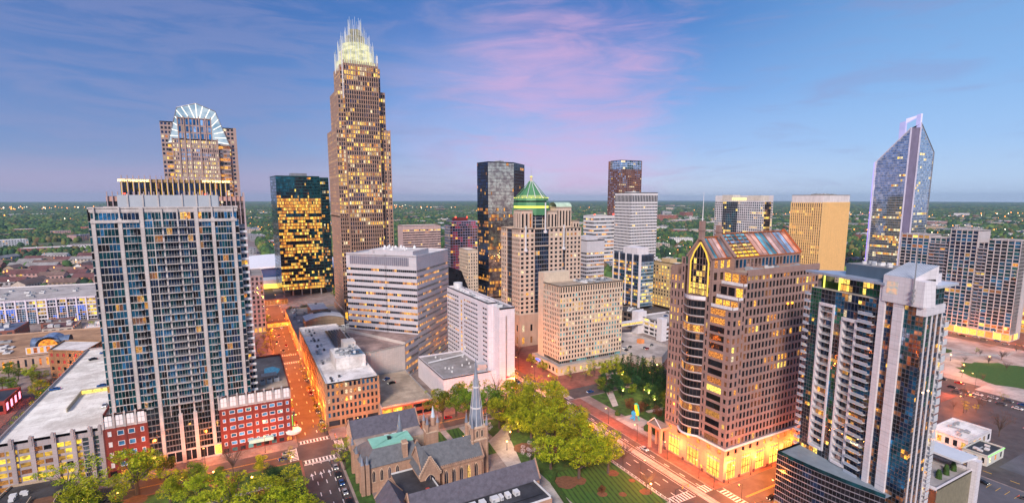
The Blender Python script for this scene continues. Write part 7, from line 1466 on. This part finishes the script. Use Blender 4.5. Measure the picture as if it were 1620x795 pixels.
row([car(c, u, v, a, 5.62) for c, u, v, a in (('white', 256, 313, 25), ('grey', 263, 313, 20), ('black', 249, 296, 20), ('black', 258, 301, 20), ('black', 254, 287, 25), ('white', 249, 287, 25), ('grey', 262, 280, 30), ('red', 262.5, 277.5, 30), ('grey', 272, 283, 30), ('black', 246, 282, 20))], 'cars on the deck behind the park', 'on the flat deck behind the conifers')
row([car(c, u, v, a, 20.45) for c, u, v, a in (('black', -83, 383, 20), ('white', -62, 352, 15), ('blue', -68, 325, 10), ('blue', -88, 330, 10), ('white', -61, 292, 90), ('red', -68, 402, 40), ('blue', -80, 396, 0))], 'cars on the lower left garage roof', 'on the roof of the lower left garage')
row([car('blue', 73, 299, 35, 8.02), car('black', 74, 291, 10, 8.02)], 'cars on the tan roof deck', 'on the tan rooftop deck behind the church')
row([car(rnd.choice(list(CC)), 386 + 1.5 * math.sin(k), 100 + 6.5 * k, 90) for k in range(7)] + [car(rnd.choice(list(CC)), 378, 106 + 7 * k, 90) for k in range(5)] + [car(rnd.choice(list(CC)), u, v, 90, .03) for u, v in ((298, 64), (301, 64), (306.5, 42), (312, 42), (340, 64), (352, 72), (360, 66), (330, 84), (293, 42), (370, 90), (300, 68.5), (318, 42.5), (324, 42), (345, 64.3), (333, 64), (315, 64.2), (309.5, 64.3), (288, 53), (376, 74), (362, 88), (348, 92), (322, 78), (265, 33), (265, 39), (265, 50.5), (265, 62), (264.6, 68), (265, 82))], 'cars in the right hand parking lot', 'in the parking lot at right')
row([car(rnd.choice(list(CC)), 541 + (k % 2) * 5, 150 + 7 * k, 90) for k in range(15)] + [car(rnd.choice(list(CC)), 398, 140 + 9 * k, 90) for k in range(8)], 'cars before the ribbed apartment slab', 'on the street before the ribbed apartment slab')
row([car(rnd.choice(list(CC)), rnd.uniform(310, 342), rnd.uniform(305, 333), rnd.choice((0, 90)), 14.02) for k in range(7)], 'cars on the pale garage roof', 'on the pale garage roof')
# ------------------------------------------------------------------ low city around the centre, one thing per building
wn = M('low wall dark', (.06, .06, .07), .4); WL = [M('low wall ' + a, c) for a, c in (('cream', (.55, .47, .40)), ('brick', (.30, .11, .08)), ('white', (.68, .66, .66)), ('grey', (.33, .33, .35)), ('tan', (.40, .30, .20)), ('rose', (.45, .28, .26)))]; WLn = ['cream', 'brick red', 'white', 'grey', 'tan', 'rose']
RFL = [roof_w, roof_w, unit_w, roof_g, roof_g, M('roof maroon', (.16, .07, .07)), M('roof brown', (.20, .13, .11)), M('roof blue', (.12, .16, .26))]; RFn = ['white', 'white', 'white', 'grey', 'grey', 'maroon', 'brown', 'blue']
def low(u, v, w_, d_, h, ang, gabled=False, r=rnd):
    i = r.randrange(len(WL)); k = r.randrange(len(RFL)) if not gabled else r.choice((5, 6, 6, 3)); m = MB(); ca, sa = math.cos(ang), math.sin(ang)
    T = lambda x, y, z: (u + x * ca - y * sa, v + x * sa + y * ca, z)
    P = [(-w_ / 2, -d_ / 2), (w_ / 2, -d_ / 2), (w_ / 2, d_ / 2), (-w_ / 2, d_ / 2)]
    for a in range(4):
        p, q = P[a], P[(a + 1) % 4]; m.face([T(*p, 0), T(*q, 0), T(*q, h), T(*p, h)], WL[i]); L_ = math.dist(p, q); nz = max(1, int(h / 4)); nx = max(2, int(L_ / 5)); nn = Vector((q[1] - p[1], p[0] - q[0])).normalized() * .08
        for j in range(nz):
            for c in range(nx):
                f0, f1 = (c + .25) / nx, (c + .75) / nx; z = h * (j + .3) / nz; z2 = h * (j + .75) / nz; A_ = (p[0] + (q[0] - p[0]) * f0 + nn.x, p[1] + (q[1] - p[1]) * f0 + nn.y); B_ = (p[0] + (q[0] - p[0]) * f1 + nn.x, p[1] + (q[1] - p[1]) * f1 + nn.y)
                m.face([T(*A_, z), T(*B_, z), T(*B_, z2), T(*A_, z2)], e_amber if r.random() < .08 else wn)
    if gabled:
        e = .8; z = h - .2; rz_ = h + d_ * .33
        for s in (-1, 1): m.face([T(-w_ / 2 - e, s * (d_ / 2 + e), z), T(w_ / 2 + e, s * (d_ / 2 + e), z), T(w_ / 2 + e, 0, rz_), T(-w_ / 2 - e, 0, rz_)], RFL[k])
        for s in (-1, 1): m.face([T(s * w_ / 2, -d_ / 2, h), T(s * w_ / 2, d_ / 2, h), T(s * w_ / 2, 0, rz_ - .1)], WL[i])
    else:
        m.face([T(*p, h - .4) for p in P], RFL[k]); q = .5
        for a in range(4): p, p2 = P[a], P[(a + 1) % 4]; m.face([T(*p, h), T(*p2, h), T(p2[0] * .97, p2[1] * .97, h), T(p[0] * .97, p[1] * .97, h)], WL[i]); m.face([T(p[0] * .97, p[1] * .97, h), T(p2[0] * .97, p2[1] * .97, h), T(p2[0] * .97, p2[1] * .97, h - .4), T(p[0] * .97, p[1] * .97, h - .4)], WL[i])
        for c in range(r.randrange(2, 7)): x, y = r.uniform(-.4, .35) * w_, r.uniform(-.4, .35) * d_; s = r.uniform(1.5, 4); pts = [T(x, y, h), T(x + s, y, h), T(x + s, y + s, h), T(x, y + s, h)]; m.prism([(a[0], a[1]) for a in pts], h - .4, h + r.uniform(.5, 2), r.choice(UN))
    return m, WLn[i], RFn[k]
taken = []
def free(u, v, rad):
    for (a, c, rr_) in taken:
        if (a - u) ** 2 + (c - v) ** 2 < (rr_ + rad) ** 2: return False
    return True
for ob in list(bpy.data.objects):
    if ob.type == 'EMPTY' and ob.get('category') in ('tower', 'building', 'hotel', 'skyscraper', 'garage', 'hall', 'arena', 'parking deck', 'shop', 'podium'): taken.append((ob.location.x, ob.location.y, 34))
taken += [(-190, 670, 75), (-60, 800, 5), (40, 790, 100), (800, 455, 55), (565, 200, 70), (640, 190, 60)]
regions = [(-420, -20, 560, 620, 7, 'flat', 'beyond the left garage'), (-520, -110, 760, 1300, 62, 'house', 'at far left'), (-230, 16, 880, 1350, 26, 'flat', 'near the arena'), (105, 420, 560, 1000, 34, 'flat', 'before the central woods'), (430, 900, 560, 1150, 42, 'flat', 'behind the central towers'), (560, 850, 260, 420, 12, 'flat', 'behind the glass tower'), (980, 2300, -60, 900, 78, 'flat', 'right of the angular tower'), (290, 400, 160, 390, 4, 'flat', 'behind the brown granite tower')]
LOW = []; reg_lists = []
for (x0, x1, y0, y1, n_, kd, where) in regions:
    cur = []; tries = 0
    while len(cur) < n_ and tries < 4000:
        tries += 1; u, v = rnd.uniform(x0, x1), rnd.uniform(y0, y1); p = proj((u, v, 0))
        if not p or p[0] < -40 or p[0] > 1660: continue
        if kd == 'house': w_, d_, h = rnd.uniform(22, 52), rnd.uniform(12, 16), rnd.uniform(6, 9)
        else: w_, d_, h = rnd.uniform(16, 46), rnd.uniform(14, 34), rnd.uniform(5, 13) * (1.8 if rnd.random() < .12 else 1)
        rad = max(w_, d_) * .5
        if not free(u, v, rad): continue
        taken.append((u, v, rad)); m, a, c = low(u, v, w_, d_, h, rnd.choice((0, 0, R(90), R(12))) if kd != 'house' else rnd.choice((R(-15), R(-15), R(75))), kd == 'house'); o = m.build('townhouse_row' if kd == 'house' else 'low_building', loc=(u, v, 0)); tag(o, None, 'house' if kd == 'house' else 'building', 'low buildings ' + where); o['_d'] = f'{a} house with {c} roof' if kd == 'house' else f'{a} building with {c} roof'; cur.append(o)
    label_row(cur, lambda o: o['_d'], where)
    for o in cur: del o['_d']
    LOW += cur
rest = MB(); r3 = random.Random(12)
for (x0, x1, y0, y1, n_) in ((900, 4200, -300, 2200, 420), (-3000, 200, 1400, 5500, 200), (200, 2500, 1200, 5000, 200), (1500, 6000, 800, 6000, 220), (-900, 100, 1300, 2400, 60)):
    for k in range(n_):
        u, v = r3.uniform(x0, x1), r3.uniform(y0, y1); p = proj((u, v, 0))
        if not p or p[0] < -40 or p[0] > 1660 or not free(u, v, 30): continue
        s = 1 + math.hypot(u, v) / 4000; m, a, c = low(u, v, r3.uniform(20, 70) * s, r3.uniform(18, 40) * s, r3.uniform(6, 16) * (2.2 if r3.random() < .06 else 1), r3.uniform(0, 3), False, r3); taken.append((u, v, 40)); bse = len(rest.v); rest.v += m.v; mp = [rest.mi(x) for x in m.mats]; rest.f += [tuple(bse + i for i in f) for f in m.f]; rest.m += [mp[i] for i in m.m]
tag(rest.build('distant_town'), 'scattered pale low buildings far out among the woods', 'town', kind='stuff')
# ------------------------------------------------------------------ woods
fm, nt = newmat('woodland'); N = nt.nodes.new; L = nt.links.new; p = N('ShaderNodeBsdfPrincipled'); o = N('ShaderNodeOutputMaterial'); L(p.outputs[0], o.inputs[0]); g = N('ShaderNodeNewGeometry'); r = N('ShaderNodeValToRGB'); L(g.outputs['Random Per Island'], r.inputs[0])
stops = [(0, (.018, .045, .030)), (.3, (.030, .070, .035)), (.6, (.055, .11, .035)), (.85, (.10, .15, .035)), (.95, (.13, .08, .05)), (1, (.17, .18, .05))]
while len(r.color_ramp.elements) < len(stops): r.color_ramp.elements.new(.5)
for e, (a, c) in zip(r.color_ramp.elements, stops): e.position = a; e.color = (*c, 1)
n = N('ShaderNodeTexNoise'); n.inputs['Scale'].default_value = .012; n.inputs['Detail'].default_value = 9; n.inputs['Roughness'].default_value = .8; L(g.outputs['Position'], n.inputs['Vector']); mu = N('ShaderNodeMix'); mu.data_type = 'RGBA'; mu.blend_type = 'MULTIPLY'; mu.inputs[0].default_value = 1; L(r.outputs[0], mu.inputs[6]); r2 = N('ShaderNodeValToRGB'); r2.color_ramp.elements[0].position = .35; r2.color_ramp.elements[0].color = (.35, .35, .35, 1); r2.color_ramp.elements[1].position = .6; r2.color_ramp.elements[1].color = (1.5, 1.5, 1.5, 1); L(n.outputs['Fac'], r2.inputs[0]); L(r2.outputs[0], mu.inputs[7]); L(mu.outputs[2], p.inputs['Base Color']); p.inputs['Roughness'].default_value = .9; p.inputs['Specular IOR Level'].default_value = .1
rs = np.random.RandomState(5)
ringv = [(0, 0, 1.0)] + [(.62 * math.cos(a * 1.2566), .62 * math.sin(a * 1.2566), .78) for a in range(5)] + [(math.cos(a * 1.2566 + .6), math.sin(a * 1.2566 + .6), .25) for a in range(5)] + [(.8 * math.cos(a * 1.2566 + .6), .8 * math.sin(a * 1.2566 + .6), -.3) for a in range(5)]
ringv = np.array(ringv); tri = []
for a in range(5):
    q = (a + 1) % 5; tri += [(0, 1 + a, 1 + q), (1 + a, 6 + a, 1 + q), (1 + q, 6 + a, 6 + q), (6 + a, 11 + a, 6 + q), (6 + q, 11 + a, 11 + q)]
tri = np.array(tri)
TK = np.array(taken)
def dens(u, v):
    d = np.ones(len(u))
    d[(u > -340) & (u < 720) & (v < 1000)] = .0
    d[(u > -540) & (u < -100) & (v > 700) & (v < 1350)] = .16
    d[(u > -240) & (u < 30) & (v > 850) & (v < 1500)] = .25
    d[(u > 100) & (u < 1000) & (v > 540) & (v < 1150)] = .30
    d[(u > 720) & (u < 1050) & (v < 800)] = .22
    d[(u > 980) & (u < 2400) & (v > -100) & (v < 1000)] = .30
    d[(u > -560) & (u < -200) & (v > 1560) & (v < 1800)] = .05
    return d
def wood(name, label, rmin, rmax, size, n_, cover=1.0):
    rr_ = np.sqrt(rs.uniform(rmin ** 2, rmax ** 2, n_)); az = YAW + rs.uniform(-R(52), R(52), n_); u, v = rr_ * np.sin(az), rr_ * np.cos(az); keep = rs.uniform(size=n_) < dens(u, v) * cover
    u, v, rr_ = u[keep], v[keep], rr_[keep]; s = size * rs.uniform(.6, 1.3, len(u)) 
    bad = np.zeros(len(u), bool)
    for (a, c, q) in TK: bad |= ((u - a) ** 2 + (v - c) ** 2) < (q * .9 + s * .8) ** 2
    for (x0, y0, x1, y1, wd) in ((25, 1000, 20, 2600, 22), (-107, 1000, -330, 2600, 18), (-700, 500, -260, 1900, 26), (1000, 398, 2600, 380, 18), (900, 60, 2300, -250, 26), (700, 240, 1600, 620, 20), (152, 1000, 600, 2300, 16)):
        dx_, dy_ = x1 - x0, y1 - y0; t_ = np.clip(((u - x0) * dx_ + (v - y0) * dy_) / (dx_ ** 2 + dy_ ** 2), 0, 1); bad |= np.hypot(u - x0 - t_ * dx_, v - y0 - t_ * dy_) < wd / 2 + s * .6
    u, v, s = u[~bad], v[~bad], s[~bad]; n_ = len(u); jit = 1 + rs.uniform(-.22, .22, (n_, 16, 3)); rot = rs.uniform(0, 6.28, n_); c, q = np.cos(rot)[:, None], np.sin(rot)[:, None]
    B_ = ringv[None] * jit; X = B_[..., 0] * c - B_[..., 1] * q; Y = B_[..., 0] * q + B_[..., 1] * c; hz = np.minimum(s * 1.1, 13) + 3
    V = np.stack([u[:, None] + X * s[:, None], v[:, None] + Y * s[:, None], B_[..., 2] * hz[:, None] + 1.5], -1).reshape(-1, 3); F = (tri[None] + (np.arange(n_) * 16)[:, None, None]).reshape(-1, 3)
    me = bpy.data.meshes.new(name); me.vertices.add(len(V)); me.vertices.foreach_set('co', V.ravel().astype(np.float32)); me.loops.add(F.size); me.loops.foreach_set('vertex_index', F.ravel()); me.polygons.add(len(F)); me.polygons.foreach_set('loop_start', np.arange(0, F.size, 3)); me.materials.append(fm); me.update(); ob = bpy.data.objects.new(name, me); col.objects.link(ob); tag(ob, label, 'woods', kind='stuff')
wood('woods', 'green tree canopy of the woods nearest the city', 650, 2600, 6.5, 42000); wood('woods', 'blue green tree canopy of the woods in the middle distance', 2600, 7000, 15, 42000); wood('woods', 'hazy blue tree canopy reaching the horizon', 7000, 20000, 42, 42000)
# mid-distance single trees
MT = []
while len(MT) < 120:
    u, v = rnd.uniform(-330, 700), rnd.uniform(300, 1000); p = proj((u, v, 0))
    if not p or not (0 < p[0] < 1620) or not free(u, v, 4): continue
    if 14 < u < 40 or 138 < u < 166: continue
    MT.append(tree(rnd.choice(('green', 'open', 'yellow', 'magnolia', 'bare')), u, v, rnd.uniform(7, 12), 1.1, z=0, name='city_tree', group='trees among the city blocks', label='small tree standing somewhere among the city blocks'))
# far lamps
far_glow = EM('far lamp glow', (1.0, .30, .05), 6); far_w = EM('far white glow', (1, .85, .6), 5); m = MB(); r4 = random.Random(3)
for (x0, x1, y0, y1, n_) in ((-520, -100, 700, 1400, 70), (-250, 400, 900, 2600, 80), (980, 2600, -200, 1100, 190), (400, 1000, 500, 1200, 60), (-2600, -1500, 6000, 8000, 60), (900, 2200, 5000, 8000, 60), (-1500, 4000, 2500, 6000, 60), (3000, 5000, 600, 2500, 110), (-330, 0, 500, 700, 12)):
    for k in range(n_): u, v = r4.uniform(x0, x1), r4.uniform(y0, y1); D_ = math.hypot(u, v); s = max(.6, D_ * .00045) * r4.uniform(.5, 1.5); z = r4.uniform(8, 14) + D_ * .001; m.cyl(u, v, z, z + 2 * s, s, s * .4, far_glow if r4.random() < .75 else far_w, 5)
tag(m.build('distant_street_lights'), 'orange and white points of street light scattered to the horizon', 'lights', kind='stuff')
# ------------------------------------------------------------------ air
m = MB(); m.box(-20000, 24000, -400, 26000, -1.5, 285, roof_w); hz = m.build('haze'); hz.data.materials.clear(); hm, nt = newmat('haze'); N = nt.nodes.new; vol = N('ShaderNodeVolumePrincipled'); vol.inputs['Color'].default_value = (.60, .80, 1.0, 1); vol.inputs['Density'].default_value = .00004; vol.inputs['Anisotropy'].default_value = .2; o = N('ShaderNodeOutputMaterial'); nt.links.new(vol.outputs[0], o.inputs['Volume']); hz.data.materials.append(hm); tag(hz, 'thin bluish evening haze over the whole city', 'haze', kind='stuff')

for o_ in bpy.data.objects:
    l_ = o_.get('label')
    if l_ and len(l_.replace('-', ' ').split()) > 16: print('LONG', o_.name, l_)
